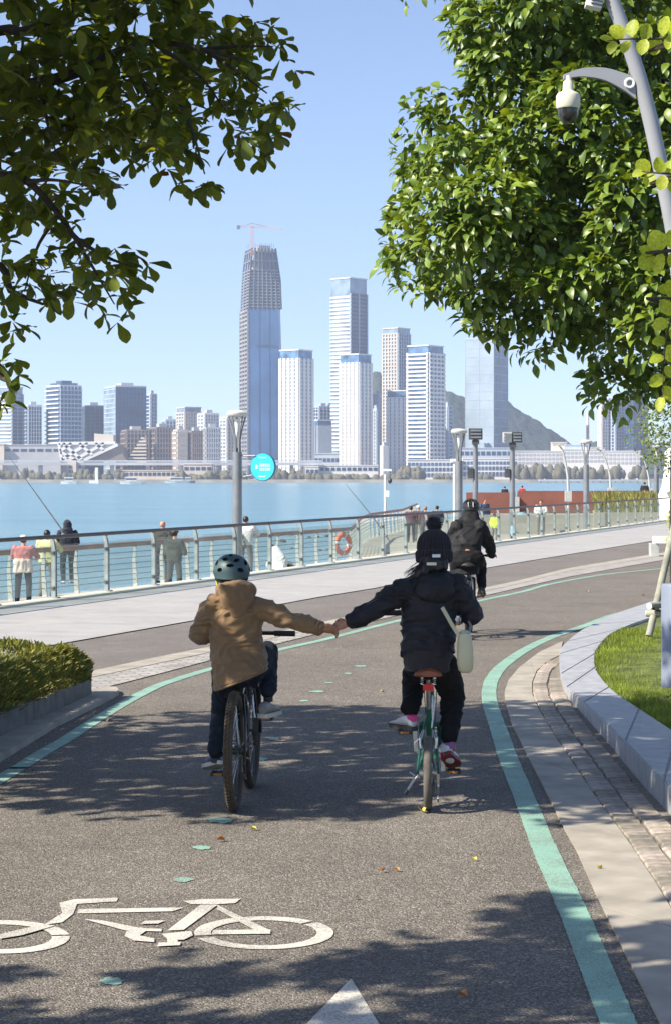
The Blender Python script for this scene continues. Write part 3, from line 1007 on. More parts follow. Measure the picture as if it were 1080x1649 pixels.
mb = MB(); quad_sheet(mb, [(95, 714), (186, 713), (190, 717), (131, 743), (100, 741)], DF, 40); mb.build('wall', W_GREY, tF)
mb = MB(); quad_sheet(mb, [(190, 716), (204, 742), (131, 743)], DF + 1, 38); mb.build('side_wall', W_BROWN, tF)
mb = MB()
def lat(p, q): mb.beam(at(*p, DF - 0.8), at(*q, DF - 0.8), 1.2, 2.3)
for p, q in (((95, 714), (186, 713)), ((95, 714), (100, 741)), ((100, 741), (131, 743)), ((131, 743), (190, 716)),
             ((97, 726), (116, 714)), ((100, 740), (142, 714)), ((118, 742), (168, 714)), ((102, 714), (134, 742)), ((128, 714), (150, 733)), ((154, 714), (168, 725)), ((98, 728), (124, 742))):
    lat(p, q)
mb.build('lattice', W_WHITE, tF)
mb = MB(); quad_sheet(mb, [(152, 698), (183, 700), (183, 712), (152, 712)], DF + 12, 15)
mb.build('roof_box', W_BEIGE, tF)
# terraced wedge beside the brown block
tT = thing('stair_terrace', 'pale stepped terrace leaning against the brown block', 'building', (at(222, 770, 1596).x, 1600, 0))
for k in range(8):
    mb = MB(); a0 = 204 + k * 3.4
    quad_sheet(mb, [(a0, 742 - k * 5.4), (236, 742 - k * 5.4), (236, 744.5 - k * 5.4), (a0 - 1, 744.5 - k * 5.4)], 1590 + k * 1.2, 6); mb.build('step', W_BEIGE, tT)
mb = MB(); quad_sheet(mb, [(206, 745), (236, 700), (237, 745)], 1598, 4); mb.build('wall', W_BROWN, tT)

# viaduct along the left shore
vd = thing('viaduct', 'long grey elevated road along the left shore', 'bridge', (-150, 1545, 0))
mb = MB(); mb.box((-175, 1545, zpx(747, 1545)), (330, 14, 2.2)); mb.build('deck', W_GREY, vd)
mb = MB(); mb.box((-175, 1538, zpx(745, 1545) + 1.2), (330, 0.5, 1.0)); mb.build('parapet', W_PALE, vd)
for k in range(12):
    mb = MB(); x = -330 + k * 27
    mb.prism([(x - 1.4, 1543), (x + 1.4, 1543), (x + 1.4, 1547), (x - 1.4, 1547)], -0.5, zpx(749, 1545)); mb.build('pier', W_GREY, vd)
sb = thing('support_tower', 'cream stair tower under the faceted hall', 'building', (at(120, 770, 1535).x, 1538, 0))
mb = MB(); quad_sheet(mb, [(110, 742), (123, 742), (123, 765), (119, 765), (117, 750), (110, 748)], 1535, 5); mb.build('wall', W_BEIGE, sb)

# low waterfront buildings
slabs('waterfront_pavilion', 'long cream waterfront pavilion left of the street lamp', 186, 290, 758, 1530, 12, W_BEIGE, bands=((761, 766, 14),))
slabs('waterfront_pavilion', 'small cream pavilion with two blocks near the mid-rise row', 296, 342, 748, 1535, 14, W_BEIGE, bands=((752, 757, 5),))
slabs('waterfront_pavilion', 'curved dark-roofed pavilion at the foot of the ribbed office', 506, 546, 731, 1560, 20, W_GREY, bands=((738, 744, 6),))
slabs('waterfront_pavilion', 'low white canopy in front of the second white tower', 506, 608, 750, 1545, 14, W_WHITE, bands=((753, 758, 12),))
slabs('waterfront_pavilion', 'small white boxy kiosk on the central waterfront', 492, 513, 752, 1530, 10, W_WHITE, bands=((756, 762, 3),))
slabs('arcade_building', 'white arcaded low building below the broad banded tower', 655, 742, 741, 1545, 18, W_WHITE, bands=((745, 750, 14), (753, 759, 14), (762, 768, 14)), bandmat=G_BLUE)
slabs('arcade_building', 'white arcaded low building below the wide pale skyscraper', 744, 832, 739, 1550, 18, W_WHITE, bands=((743, 748, 15), (751, 757, 15), (760, 767, 15)), bandmat=G_BLUE)
slabs('podium_building', 'pale podium at the foot of the wide glass skyscraper', 738, 824, 722, 1600, 20, W_PALE, bands=((727, 733, 10),))
for (u0, u1, vt, nb, lab) in ((826, 905, 727, 13, 'left wing of the long white terraced hotel'), (905, 972, 724, 11, 'middle wing of the long white terraced hotel'), (972, 1030, 727, 9, 'right wing of the long white terraced hotel')):
    slabs('terraced_hotel', lab, u0, u1, vt, 1640, 16, W_WHITE, bands=((vt + 3, vt + 7, nb), (vt + 9.5, vt + 13.5, nb), (vt + 16, vt + 20, nb)), bandmat=W_GREY)
slabs('hotel_penthouse', 'blue-grey roof box on the middle of the long hotel', 908, 948, 717, 1650, 10, W_PALE)
slabs('hotel_penthouse', 'cream roof box on the left of the blue-grey one', 888, 912, 713, 1652, 10, W_BEIGE)
ch = thing('striped_chimney', 'tall thin white and red chimney behind the hotel', 'chimney', at(945.5, 770, 1760))
for k in range(5):
    mb = MB(); mb.tube([at(945.5, 772 - k * 22, 1760), at(945.5, 750 - k * 22, 1760)], 1.6 - 0.1 * k, 8); mb.build('band', W_WHITE if k % 2 == 0 else pm('chimney_red', (0.5, 0.3, 0.28), 0.7), ch)
tower('apartment_tower', 'pale thin tower under the right tree, left of the blue pair', 962, 968, 978, 655, 1900, 35, core=G_PALE, wall=W_WHITE, nl=2, nr=2, st=1.2)
tower('apartment_tower', 'left blue tower of the pair under the right tree', 978, 990, 1004, 640, 1900, 35, core=G_BLUE, wall=W_PALE, nl=2, nr=3, st=0.7)
tower('apartment_tower', 'right blue tower of the pair under the right tree', 1005, 1020, 1042, 630, 1880, 35, core=G_BLUE, wall=G_DARK, nl=3, nr=4, st=0.7)
jet = thing('jetty', 'grey jetty on the far shore under the hotel', 'jetty', (at(950, 772, 1490).x, 1495, WZ))
mb = MB(); mb.box((at(950, 770, 1490).x, 1492, -0.6), (75, 6, 1.4)); mb.build('deck', W_GREY, jet)
for k in range(14):
    mb = MB(); mb.box((at(870 + k * 12, 770, 1490).x, 1490, -1.8), (0.8, 0.8, 2.2)); mb.build('pile', W_STEEL, jet)

# --- wooded hill behind
hx = [380, 480, 505, 530, 560, 585, 600, 612, 630, 660, 690, 715, 730, 748, 790, 820, 850, 880, 905, 925, 950, 985, 1020, 1080, 1160]
hv = [740, 705, 690, 648, 660, 625, 601, 604, 640, 652, 640, 624, 629, 640, 636, 652, 668, 690, 711, 726, 716, 704, 710, 722, 745]
DH = 2250
mb = MB()
nx, ny = 240, 40
vs, fs = [], []
for j in range(ny):
    y = 1880 + 700 * j / (ny - 1)
    s = math.exp(-((y - DH) / 220) ** 2)
    for i in range(nx):
        u = 380 + 780 * i / (nx - 1)
        zr = zpx(float(np.interp(u, hx, hv)), DH)
        x = (u - CU) / F * DH
        z = zr * s + 7 * s * noise.fractal(Vector((x * 0.02, y * 0.02, 0)), 1.0, 2.0, 4) + 4.5 * noise.noise(Vector((x * 0.10, y * 0.10, 3))) * min(1, s * 3)
        vs.append((x, y, z - 2))
for j in range(ny - 1):
    for i in range(nx - 1):
        fs.append((j * nx + i, j * nx + i + 1, (j + 1) * nx + i + 1, (j + 1) * nx + i))
mb.add(vs, fs, 0, True)
M_hill = pm('hill_forest', (0.045, 0.068, 0.052), 0.95, 0.5, 0.08, 1.0, 0.12, bdist=6.0, col2=(0.03, 0.045, 0.035))
tag(mb.build('wooded_hill', M_hill), kind='structure')

# --- trees along the far waterfront: one dark mass of lumpy crowns
rng = random.Random(11)
mb = MB()
for (u0, u1, vt, n, D_) in ((-30, 60, 752, 26, 1520), (55, 110, 757, 16, 1520), (120, 200, 755, 22, 1522), (270, 400, 756, 40, 1520), (430, 500, 755, 30, 1530), (500, 660, 759, 44, 1528), (640, 680, 751, 14, 1532), (700, 800, 764, 18, 1524), (820, 905, 748, 40, 1530), (890, 1040, 751, 60, 1526)):
    for k in range(int(n * 1.2)):
        u = rng.uniform(u0, u1); v = vt + rng.uniform(0, 9)
        D1 = D_ + rng.uniform(-6, 8)
        zt = zpx(v + 3, D1); r = rng.uniform(1.6, 3.6)
        c = Vector(((u - CU) / F * D1, D1, max(zt - r, 1.0)))
        b0 = len(mb.v)
        mb.ell(c, (r, r, max(zt - 1.0, 3) * 0.5 + r * .5), nu=9, nv=6)
        for i in range(b0, len(mb.v)):
            q = Vector(mb.v[i]); w = 1 + 0.35 * noise.noise(q * 0.5)
            mb.v[i] = tuple(c + (q - c) * w)
M_ft = pm('far_foliage', (0.10, 0.105, 0.06), 0.95, 0.4, 0.25, col2=(0.15, 0.13, 0.08))
tag(mb.build('shore_trees', M_ft), 'dark lumpy belt of trees along the far waterfront', 'trees', kind='stuff')

# --- boats on the bay
M_hull = pm('boat_white', (0.75, 0.75, 0.73), 0.5, 0.05, 1.0)
M_cab = pm('boat_cabin', (0.5, 0.5, 0.48), 0.5, 0.1, 1.0)
def boat(u, v, L_, label, cabin=True, hull=M_hull, mast=0):
    p = gp(u, v, WZ)
    t = thing('boat', label, 'boat', p, 'boats on the bay')
    mb = MB()
    prof = [(-L_ / 2, 0.55), (-L_ * 0.1, 1.0), (L_ * 0.3, 0.8), (L_ / 2, 0.05)]
    w = L_ * 0.13
    rings = []
    for (x, k) in prof:
        rings.append([(p.x + x, p.y - w * k, p.z + 1.6), (p.x + x, p.y - w * k * 0.6, p.z - 0.2), (p.x + x, p.y + w * k * 0.6, p.z - 0.2), (p.x + x, p.y + w * k, p.z + 1.6)])
    mb.loft(rings, smooth=False); mb.build('hull', hull, t)
    if cabin:
        mb = MB(); mb.box((p.x - L_ * 0.08, p.y, p.z + 2.6), (L_ * 0.45, w * 1.3, 2.0)); mb.build('cabin', M_cab, t)
        mb = MB(); mb.box((p.x - L_ * 0.08, p.y, p.z + 3.8), (L_ * 0.5, w * 1.5, 0.35)); mb.build('roof', M_hull, t)
        mb = MB(); mb.box((p.x - L_ * 0.08, p.y - w * 0.66, p.z + 2.8), (L_ * 0.4, 0.1, 0.7)); mb.build('window', G_DARK, t)
    if mast:
        mb = MB(); mb.tube([(p.x, p.y, p.z + 1.5), (p.x, p.y, p.z + mast)], 0.3, 5); mb.build('mast', M_hull, t)
boat(114, 779.5, 11, 'small white boat near the far left shore')
boat(215, 779.5, 15, 'white cabin boat left of the street lamp')
boat(288, 778, 18, 'low white boat moored close to the grey barge')
boat(305, 778, 8, 'dark grey barge beside the low white boat', hull=W_STEEL)
boat(560, 776.8, 12, 'white motor boat before the central waterfront')
boat(600, 776.8, 16, 'longer white motor boat right of centre')
boat(735, 776.8, 30, 'long white ferry below the arcaded buildings')
bl = thing('channel_beacon', 'white square beacon standing in the water at left', 'beacon', gp(156, 778.5, WZ))
b0 = gp(156, 778.5, WZ)
mb = MB(); mb.box(b0 + Vector((0, 0, 5)), (1.8, 1.8, 10)); mb.build('shaft', W_WHITE, bl)
mb = MB(); mb.box(b0 + Vector((-1.5, 0, 0.9)), (6, 4, 2.0)); mb.build('base', W_WHITE, bl)
# ------------------------------------------------------------------ railings, lamps and other street furniture
M_rail = pm('handrail_bronze', (0.055, 0.042, 0.036), 0.4, 0.2, 3, metal=0.4)
M_post = pm('post_steel', (0.33, 0.36, 0.36), 0.4, 0.15, 5, metal=0.4)
M_bolt = pm('bolt_dark', (0.05, 0.055, 0.06), 0.5)
M_brown = pm('handrail_brown', (0.27, 0.115, 0.075), 0.45, 0.2, 2)
M_cable = pm('cable_steel', (0.20, 0.24, 0.26), 0.5, 0.1, 3, metal=0.4)
M_pale = pm('post_pale', (0.42, 0.43, 0.41), 0.5, 0.1, 4)
M_lampgrey = pm('lamp_grey', (0.20, 0.215, 0.235), 0.45, 0.1, 3, metal=0.2)
M_lamphead = pm('lamp_head_pale', (0.50, 0.51, 0.50), 0.5, 0.1, 3)
M_dark = pm('dark_metal', (0.06, 0.065, 0.07), 0.5, 0.15, 5)
M_whitepaint = pm('white_gloss', (0.72, 0.72, 0.70), 0.4, 0.06, 4)
g = bpy.data.materials.new('rail_glass'); g.use_nodes = True
N, L = g.node_tree.nodes, g.node_tree.links
N.remove(N['Principled BSDF'])
tr = N.new('ShaderNodeBsdfTransparent'); tr.inputs[0].default_value = (0.90, 0.955, 0.935, 1)
gl = N.new('ShaderNodeBsdfGlossy'); gl.inputs['Roughness'].default_value = 0.05
df = N.new('ShaderNodeBsdfDiffuse'); df.inputs[0].default_value = (0.62, 0.66, 0.62, 1)
m1 = N.new('ShaderNodeMixShader'); m2 = N.new('ShaderNodeMixShader')
nz = N.new('ShaderNodeTexNoise'); nz.inputs['Scale'].default_value = 2.5; nz.inputs['Detail'].default_value = 6
mr = N.new('ShaderNodeMapRange'); mr.inputs['To Min'].default_value = 0.02; mr.inputs['To Max'].default_value = 0.14
tcg = N.new('ShaderNodeTexCoord'); L.new(tcg.outputs['Object'], nz.inputs['Vector'])
L.new(nz.outputs['Fac'], mr.inputs['Value'])
L.new(mr.outputs[0], m1.inputs[0]); L.new(tr.outputs[0], m1.inputs[1]); L.new(df.outputs[0], m1.inputs[2])
m2.inputs[0].default_value = 0.07; L.new(m1.outputs[0], m2.inputs[1]); L.new(gl.outputs[0], m2.inputs[2])
L.new(m2.outputs[0], N['Material Output'].inputs['Surface'])
M_glass = g

RDIR = Vector((1 / 3.09, 1, 0)).normalized()
RNOR = Vector((RDIR.y, -RDIR.x, 0))            # towards the road
rail = thing('glass_railing', 'glass railing with steel posts and dark handrail along the promenade', 'railing', (RX(45), 45, 0.05))
def rp(Y, z=0.0, off=0.0): return Vector((RX(Y), Y, z)) + RNOR * off
mb = MB()
mb.tube([rp(y, 0.985) for y in np.linspace(22, 92, 30)], 0.042, 10, sy=0.75)
mb.build('handrail', M_rail, rail)
# one post, shared by all
Y0, DY, NPOST = 29.45 - 3 * 1.85, 1.85, 35
def post_mesh():
    mb = MB()
    for s in (-0.022, 0.022):
        pts = [(0.0, 0.05), (0.0, 0.75), (-0.012, 0.86), (-0.035, 0.955)]
        rings = []
        for (o, z) in pts:
            c = RNOR * o + RDIR * s + Vector((0, 0, z))
            w = 0.036 if z < 0.8 else 0.028
            rings.append([c + RNOR * w + RDIR * .007, c - RNOR * w + RDIR * .007, c - RNOR * w - RDIR * .007, c + RNOR * w - RDIR * .007])
        mb.loft(rings, smooth=False)
    mb.box((0, 0, 0.06), (0.12, 0.16, 0.02), math.atan2(RDIR.y, RDIR.x))
    return mb
pmesh = post_mesh().mesh('post', M_post)
bm_ = MB()
for z in (0.2, 0.74):
    bm_.box(Vector((0, 0, z)), (0.085, 0.05, 0.05), math.atan2(RDIR.y, RDIR.x))
bmesh_ = bm_.mesh('clamp', M_bolt)
pm_ = MB()
plen = DY / RDIR.y - 0.11
pm_.box((0, 0, 0), (plen, 0.012, 0.74), math.atan2(RDIR.y, RDIR.x))
gmesh = pm_.mesh('glass_panel', M_glass)
base = base_of(rail)
for k in range(NPOST):
    y = Y0 + DY * k
    po = link('post', pmesh, rail, rp(y, 0.0) - base)
    link('clamp', bmesh_, po)
    if k < NPOST - 1:
        link('glass_panel', gmesh, rail, rp(y + DY / 2, 0.49) - base)

# second railing at the water's edge
rail2 = thing('cable_railing', 'brown-topped cable railing at the edge of the lower walkway', 'railing', (-2.4, 60, LZ))
line2 = resample([(p[0] + 0.25, p[1] - 0.1) for p in SEA[1:10]], 120)
mb = MB(); mb.tube([(p[0], p[1], LZ + 1.1) for p in line2], 0.062, 8); mb.build('handrail', M_brown, rail2)
for k in range(6):
    mb = MB(); mb.tube([(p[0], p[1], LZ + 0.2 + 0.14 * k) for p in line2[::2]], 0.010, 4); mb.build('cable', M_cable, rail2)
b2 = base_of(rail2)
cb = MB()
pts = [(0.0, 0.0, 0.06), (0.02, 0.3, 0.055), (0.045, 0.7, 0.045), (0.02, 1.0, 0.03), (-0.01, 1.06, 0.025)]
rings = []
for (o, z, w) in pts:
    c = -RNOR * o + Vector((0, 0, z))
    rings.append([c + RNOR * w + RDIR * .02, c - RNOR * w + RDIR * .02, c - RNOR * w - RDIR * .02, c + RNOR * w - RDIR * .02])
cb.loft(rings, smooth=False)
cpm = cb.mesh('curved_post', M_pale)
for i in range(2, 118, 2):
    p = line2[i]
    link('curved_post', cpm, rail2, Vector((p[0], p[1], LZ)) - b2)

# ring buoy on that railing
lb = thing('life_ring', 'orange life ring hung on the cable railing above the beach', 'life ring', at(552, 876, 66.2))
c = at(552, 876, 66.2)
ax = Vector((0.72, -0.7, 0))
mb = MB(); mb.torus(c, ax, 0.30, 0.085, 32, 10); mb.build('ring', pm('buoy_orange', (0.72, 0.16, 0.06), 0.5, 0.08, 4), lb)
mb = MB()
aa = ax.normalized().orthogonal().normalized(); bb = ax.normalized().cross(aa)
for k in range(4):
    th = math.pi / 4 + k * math.pi / 2
    d = math.cos(th) * aa + math.sin(th) * bb
    t = -math.sin(th) * aa + math.cos(th) * bb
    mb.torus(c + d * 0.30, t, 0.093, 0.012, 12, 5, sy=3.0)
mb.build('band', M_whitepaint, lb)

# street lamps with a flared cage head
def lamp(u, vtop, d, label):
    X = (u - CU) / F * d
    zt = zpx(vtop, d)
    t = thing('street_lamp', label, 'street lamp', (X, d, LZ), 'grey lamps on the lower walkway')
    s = 1.0
    b = Vector((X, d, 0))
    mb = MB(); mb.tube([(X, d, LZ), (X, d, 0.2), (X, d, zt - 1.05)], [0.125, 0.125, 0.115], 12); mb.build('pole', M_lampgrey, t)
    mb = MB(); mb.lathe([(0.2, LZ), (0.2, LZ + .04), (0.14, LZ + .08)], (X, d, 0), 14); mb.build('base', M_lampgrey, t)
    for k in range(5):
        a = 2 * math.pi * k / 5 + 0.4
        e = Vector((math.cos(a), math.sin(a), 0))
        mb = MB()
        mb.tube([b + e * 0.07 + Vector((0, 0, zt - 1.10)), b + e * 0.075 + Vector((0, 0, zt - 0.75)), b + e * 0.12 + Vector((0, 0, zt - 0.5)), b + e * 0.22 + Vector((0, 0, zt - 0.16))], [0.03, 0.022, 0.02, 0.024], 6)
        mb.build('cage_rib', M_lampgrey, t)
    mb = MB(); mb.lathe([(0.05, zt - 0.95), (0.055, zt - 0.6), (0.07, zt - 0.22)], (X, d, 0), 10); mb.build('bulb_tube', M_whitepaint, t)
    mb = MB(); mb.lathe([(0.20, zt - 0.18), (0.262, zt - 0.13), (0.265, zt - 0.07), (0.20, zt - 0.02), (0.06, zt)], (X, d, 0), 20); mb.build('cap', M_lamphead, t)
    return t
lamp(382.5, 660, 51, 'nearest grey street lamp, the one carrying the round blue sign')
lamp(738, 690, 66, 'grey street lamp directly behind the leading cyclist')
lamp(943, 708, 86, 'grey street lamp in front of the rust-red wall, right end')
lamp(1056, 717, 101, 'most distant grey street lamp at the right by the grasses')

# round blue sign on the first lamp
ds = 50.8
sg = thing('round_sign', 'round bright blue sign with white lettering hung from the first lamp', 'sign', at(424, 752, ds))
sc_ = at(424, 752, ds)
rot = Matrix.Rotation(R(-28), 3, 'Z')
face = rot @ Matrix.Rotation(R(90), 3, 'X')
M_sign = pm('sign_blue', (0.02, 0.50, 0.74), 0.4, 0.04, 3)
mb = MB(); mb.lathe([(0.345, -0.04), (0.352, -0.02), (0.352, 0.02), (0.345, 0.03)], sc_, 40, mat=face, smooth=False); mb.build('rim', pm('sign_edge', (0.03, 0.14, 0.24), 0.5), sg)
mb = MB(); mb.lathe([(0.33, 0.03), (0.33, 0.036)], sc_, 40, mat=face, smooth=False); mb.build('face', M_sign, sg)
mb = MB()
def sq(x, y, w, h):
    mb.add([sc_ + face @ Vector((px, py, 0.042)) for px, py in ((x - w, y - h), (x + w, y - h), (x + w, y + h), (x - w, y + h))], [(0, 1, 2, 3)])
rng = random.Random(2)
for row, (y, x0, n_, sz) in enumerate(((0.045, -0.06, 6, 0.042), (-0.055, -0.06, 6, 0.042))):
    for k in range(n_):
        cx = x0 + k * 0.052
        for q in range(3): sq(cx, y + (q - 1) * 0.026, 0.02, 0.006)
        sq(cx - 0.015 + 0.03 * rng.random(), y, 0.005, 0.034)
for k in range(8): sq(-0.10 + k * 0.028, 0.235, 0.009, 0.012)
for k in range(7): sq(-0.09 + k * 0.028, -0.235, 0.009, 0.012)
for q in range(5): sq(-0.17 + 0.012 * (q % 2), -0.04 + q * 0.022, 0.035 - 0.005 * abs(q - 2), 0.007)
mb.build('lettering', M_whitepaint, sg)
mb = MB(); mb.tube([at(384, 734, 51), at(412, 734, ds + .05)], 0.02, 6); mb.tube([at(384, 769, 51), at(407, 765, ds + .05)], 0.015, 6)
mb.build('bracket', M_lampgrey, sg)

# floodlight masts
def flood(u, vt, d, boxes, label):
    X = (u - CU) / F * d; zt = zpx(vt, d)
    t = thing('floodlight_mast', label, 'floodlight', (X, d, LZ))
    mb = MB(); mb.tube([(X, d, LZ), (X, d, zt - 0.1)], [0.14, 0.11], 10); mb.build('pole', M_lampgrey, t)
    for (dx, w, h, mt) in boxes:
        mb = MB(); mb.box((X + dx, d - 0.1, zt - h / 2), (w, 0.4, h)); o = mb.build('lamp_box', mt, t)
        for q in range(3):
            mb = MB(); mb.box((X + dx, d - 0.32, zt - h * (0.2 + 0.3 * q)), (w * 0.8, 0.04, h * 0.16)); mb.build('louvre', M_lampgrey, o)
    mb = MB(); mb.box((X, d - 0.1, zt - boxes[0][2] - 0.12), (0.3, 0.3, 0.2)); mb.build('bracket', M_dark, t)
    return t
fl1 = flood(764.5, 690, 92, [(0.0, 0.6, 0.5, M_dark)], 'thin mast with one dark square floodlight right of the leading cyclist')
fl2 = flood(824, 696, 92, [(-0.24, 0.38, 0.46, M_lamphead), (0.2, 0.42, 0.46, M_dark)], 'thin mast with paired pale and dark floodlight boxes')
mb = MB(); mb.box(at(756.5, 762, 92), (0.25, 0.3, 0.45)); mb.build('loudspeaker', M_dark, fl1)
mb = MB(); mb.box(at(816, 762, 92), (0.22, 0.3, 0.4)); mb.build('loudspeaker', M_dark, fl2)

# white bowed lamp posts and a slim white mast
def bowed(ub, ut, vt, d, label):
    t = thing('bowed_lamp', label, 'street lamp', (at(ub, 0, d).x, d, LZ), 'white bowed lamp posts by the water')
    z0 = LZ; zt = zpx(vt, d)
    x0, x1 = at(ub, 0, d).x, at(ut, 0, d).x
    pts = [(x0, d, z0), (x0, d, z0 + (zt - z0) * .55), (x0 + (x1 - x0) * .18, d, z0 + (zt - z0) * .75), (x0 + (x1 - x0) * .55, d, z0 + (zt - z0) * .93), (x1, d, zt)]
    mb = MB(); mb.tube(spline(pts, 16), [0.075 - 0.045 * i / 15 for i in range(16)], 8); mb.build('pole', M_pale, t)
    mb = MB(); mb.box((x1, d, zt), (0.55, 0.25, 0.1)); mb.build('lamp_head', M_pale, t)
    mb = MB(); mb.box((x0, d, LZ + 1.9), (0.3, 0.3, 0.5)); mb.build('control_box', M_pale, t)
bowed(914, 898, 716, 96, 'white bowed lamp post left of the hotel lamp, arm to the left')
bowed(982, 958, 721, 120, 'white bowed lamp post in front of the hotel, arm reaching left')
bowed(1045, 1030, 735, 120, 'white bowed lamp post beside the most distant grey lamp')
t = thing('slim_mast', 'slim white mast with a small lamp right of the central towers', 'mast', (at(619.5, 0, 112).x, 112, LZ))
mb = MB(); mb.tube([(at(619.5, 0, 112).x, 112, LZ), at(619.5, 757, 112)], 0.07, 8); mb.build('pole', M_whitepaint, t)
mb = MB(); mb.box(at(622, 795, 112), (0.25, 0.2, 0.35)); mb.build('control_box', M_whitepaint, t)
mb = MB(); mb.box(at(621, 757, 112), (0.6, 0.3, 0.12)); mb.build('lamp_head', M_whitepaint, t)
mb = MB(); mb.ell(at(627, 774, 112), (0.12, 0.12, 0.16)); mb.build('camera_dome', M_dark, t)
t = thing('slim_mast', 'slim white mast just left of the lamp behind the leading cyclist', 'mast', (at(730.5, 0, 80).x, 80, LZ))
mb = MB(); mb.tube([(at(730.5, 0, 80).x, 80, LZ), at(730.5, 740, 80)], 0.05, 8); mb.build('pole', M_whitepaint, t)
mb = MB(); mb.box(at(730.5, 741, 80), (0.3, 0.2, 0.1)); mb.build('lamp_head', M_whitepaint, t)

# rust-red terrace wall in two panels, its joint post, and the terrace behind it
M_rust = pm('corten_steel', (0.235, 0.085, 0.058), 0.85, 0.2, 0.9, 0.3, 8, col2=(0.15, 0.058, 0.042))
wl = thing('rust_wall', 'rust-red steel terrace wall behind the glass railing', 'wall', (at(850, 0, 106).x, 106, LZ))
for (u0, u1, vt) in ((750, 829, 793), (833, 1052, 790.5)):
    mb = MB(); x0, x1 = at(u0, 0, 106).x, at(u1, 0, 106).x
    mb.prism([(x0, 106), (x1, 106), (x1, 106.35), (x0, 106.35)], LZ, zpx(vt, 106)); mb.build('panel', M_rust, wl)
mb = MB(); x0 = at(828.7, 0, 106).x; mb.prism([(x0, 105.8), (x0 + .2, 105.8), (x0 + .2, 106.3), (x0, 106.3)], LZ, zpx(800, 106)); mb.build('joint_post', M_pale, wl)
mb = MB(); x0, x1 = at(752, 0, 107).x, 21.0
mb.prism([(x0, 106.5), (x1, 106.5), (x1 + 3, 124), (x0 + 1.5, 124)], LZ, 0.35); tag(mb.build('upper_terrace', M_tan), kind='structure')

mb = MB(); mb.prism([(at(735, 0, 101).x, 101.2), (at(968, 0, 101).x, 101.2), (at(968, 0, 105.9).x, 105.9), (at(735, 0, 105.9).x, 105.9)], LZ, 0.02)
mb.prism([(at(735, 0, 100).x, 100.6), (at(968, 0, 100).x, 100.6), (at(968, 0, 101).x, 101.19), (at(735, 0, 101).x, 101.19)], LZ, -0.4)
tag(mb.build('terrace_steps', M_walk), kind='structure')

# brown rail in front of the people at the pier edge
t = thing('pier_rail', 'low brown rail across the pier behind the knitted hat', 'railing', (at(670, 0, 100).x, 100, LZ))
mb = MB(); mb.tube([at(622, 829, 104), at(690, 828, 101), at(735, 826, 99)], 0.05, 6); mb.build('handrail', M_brown, t)
for k in range(7):
    p = at(624 + k * 17, 829 - .45 * k, 104 - 0.8 * k); mb = MB(); mb.tube([(p.x, p.y, LZ), (p.x, p.y, p.z)], 0.03, 6); mb.build('post', M_pale, t)

# tall yellow-green grasses in a raised bed right of the rust wall
mb = MB(); rng = random.Random(4)
for k in range(2600):
    u = rng.uniform(958, 1110); d = rng.uniform(98, 104)
    x = at(u, 0, d).x; h = rng.uniform(0.5, 1.15); a = rng.uniform(0, 6.28); w = 0.02 + rng.random() * .02
    z0 = 0.15; dx, dy = math.cos(a) * h * .35, math.sin(a) * h * .35
    mb.add([(x - w, d, z0), (x + w, d, z0), (x + dx * .5 + w, d + dy * .5, z0 + h * .7), (x + dx * .5 - w, d + dy * .5, z0 + h * .7), (x + dx, d + dy, z0 + h)], [(0, 1, 2, 3), (3, 2, 4)])
tag(mb.build('tall_grass', pm('tall_grass', (0.33, 0.32, 0.085), 0.8, 0.25, 1.5, isl=0.35, trans=0.3)), 'tall yellow-green grasses right of the rust wall', 'grass', kind='stuff')
mb = MB(); mb.prism([(at(955, 0, 97).x, 97), (24, 97), (26, 105.4), (at(955, 0, 105).x, 105.4)], LZ, 0.2)
tag(mb.build('planting_bed', M_tan), kind='structure')
# pale stone seats on the plaza
for i, (u, v, w, lab) in enumerate(((925, 842, 46, 'pale stone seat behind the glass railing, left of the grasses'), (990, 832, 52, 'pale stone seat behind the railing under the grasses'), (860, 852, 30, 'small pale stone seat behind the railing near the strollers'))):
    p = gp(u, v, LZ); t = thing('stone_bench', lab, 'bench', p)
    wm = w / F * p.y
    mb = MB(); mb.box(p + Vector((0, 0, 0.4)), (wm, 0.6, 0.14)); mb.build('seat', W_WHITE, t)
    mb = MB(); mb.box(p + Vector((0, 0, 0.165)), (wm * .8, 0.4, 0.33)); mb.build('plinth', M_walk, t)
# white sculpture at the right edge
t = thing('white_sculpture', 'white curved sculpture base at the right edge beyond the railing', 'sculpture', (at(1093, 0, 92).x, 92, LZ))
mb = MB(); c = (at(1093, 0, 92).x, 92, 0)
mb.lathe([(1.0, LZ), (0.95, 1.1), (0.8, 1.5), (0.68, 2.2), (0.66, 3.0), (0.3, 3.4)], c, 20); mb.build('body', M_whitepaint, t)
mb = MB(); mb.lathe([(0.675, 2.15), (0.72, 2.18), (0.72, 2.26), (0.665, 2.3)], c, 20); mb.build('band', M_pale, t)
# white stone bench across the lane
p = gp(1072, 896, 0); t = thing('stone_bench', 'white stone bench at the right edge across the lane', 'bench', p)
mb = MB(); mb.box(p + Vector((0.25, 0, 0.40)), (1.1, 0.5, 0.16)); mb.build('seat', M_whitepaint, t)
for s in (-.3, .7):
    mb = MB(); mb.box(p + Vector((s, 0, 0.16)), (0.18, 0.4, 0.31)); mb.build('leg', M_pale, t)
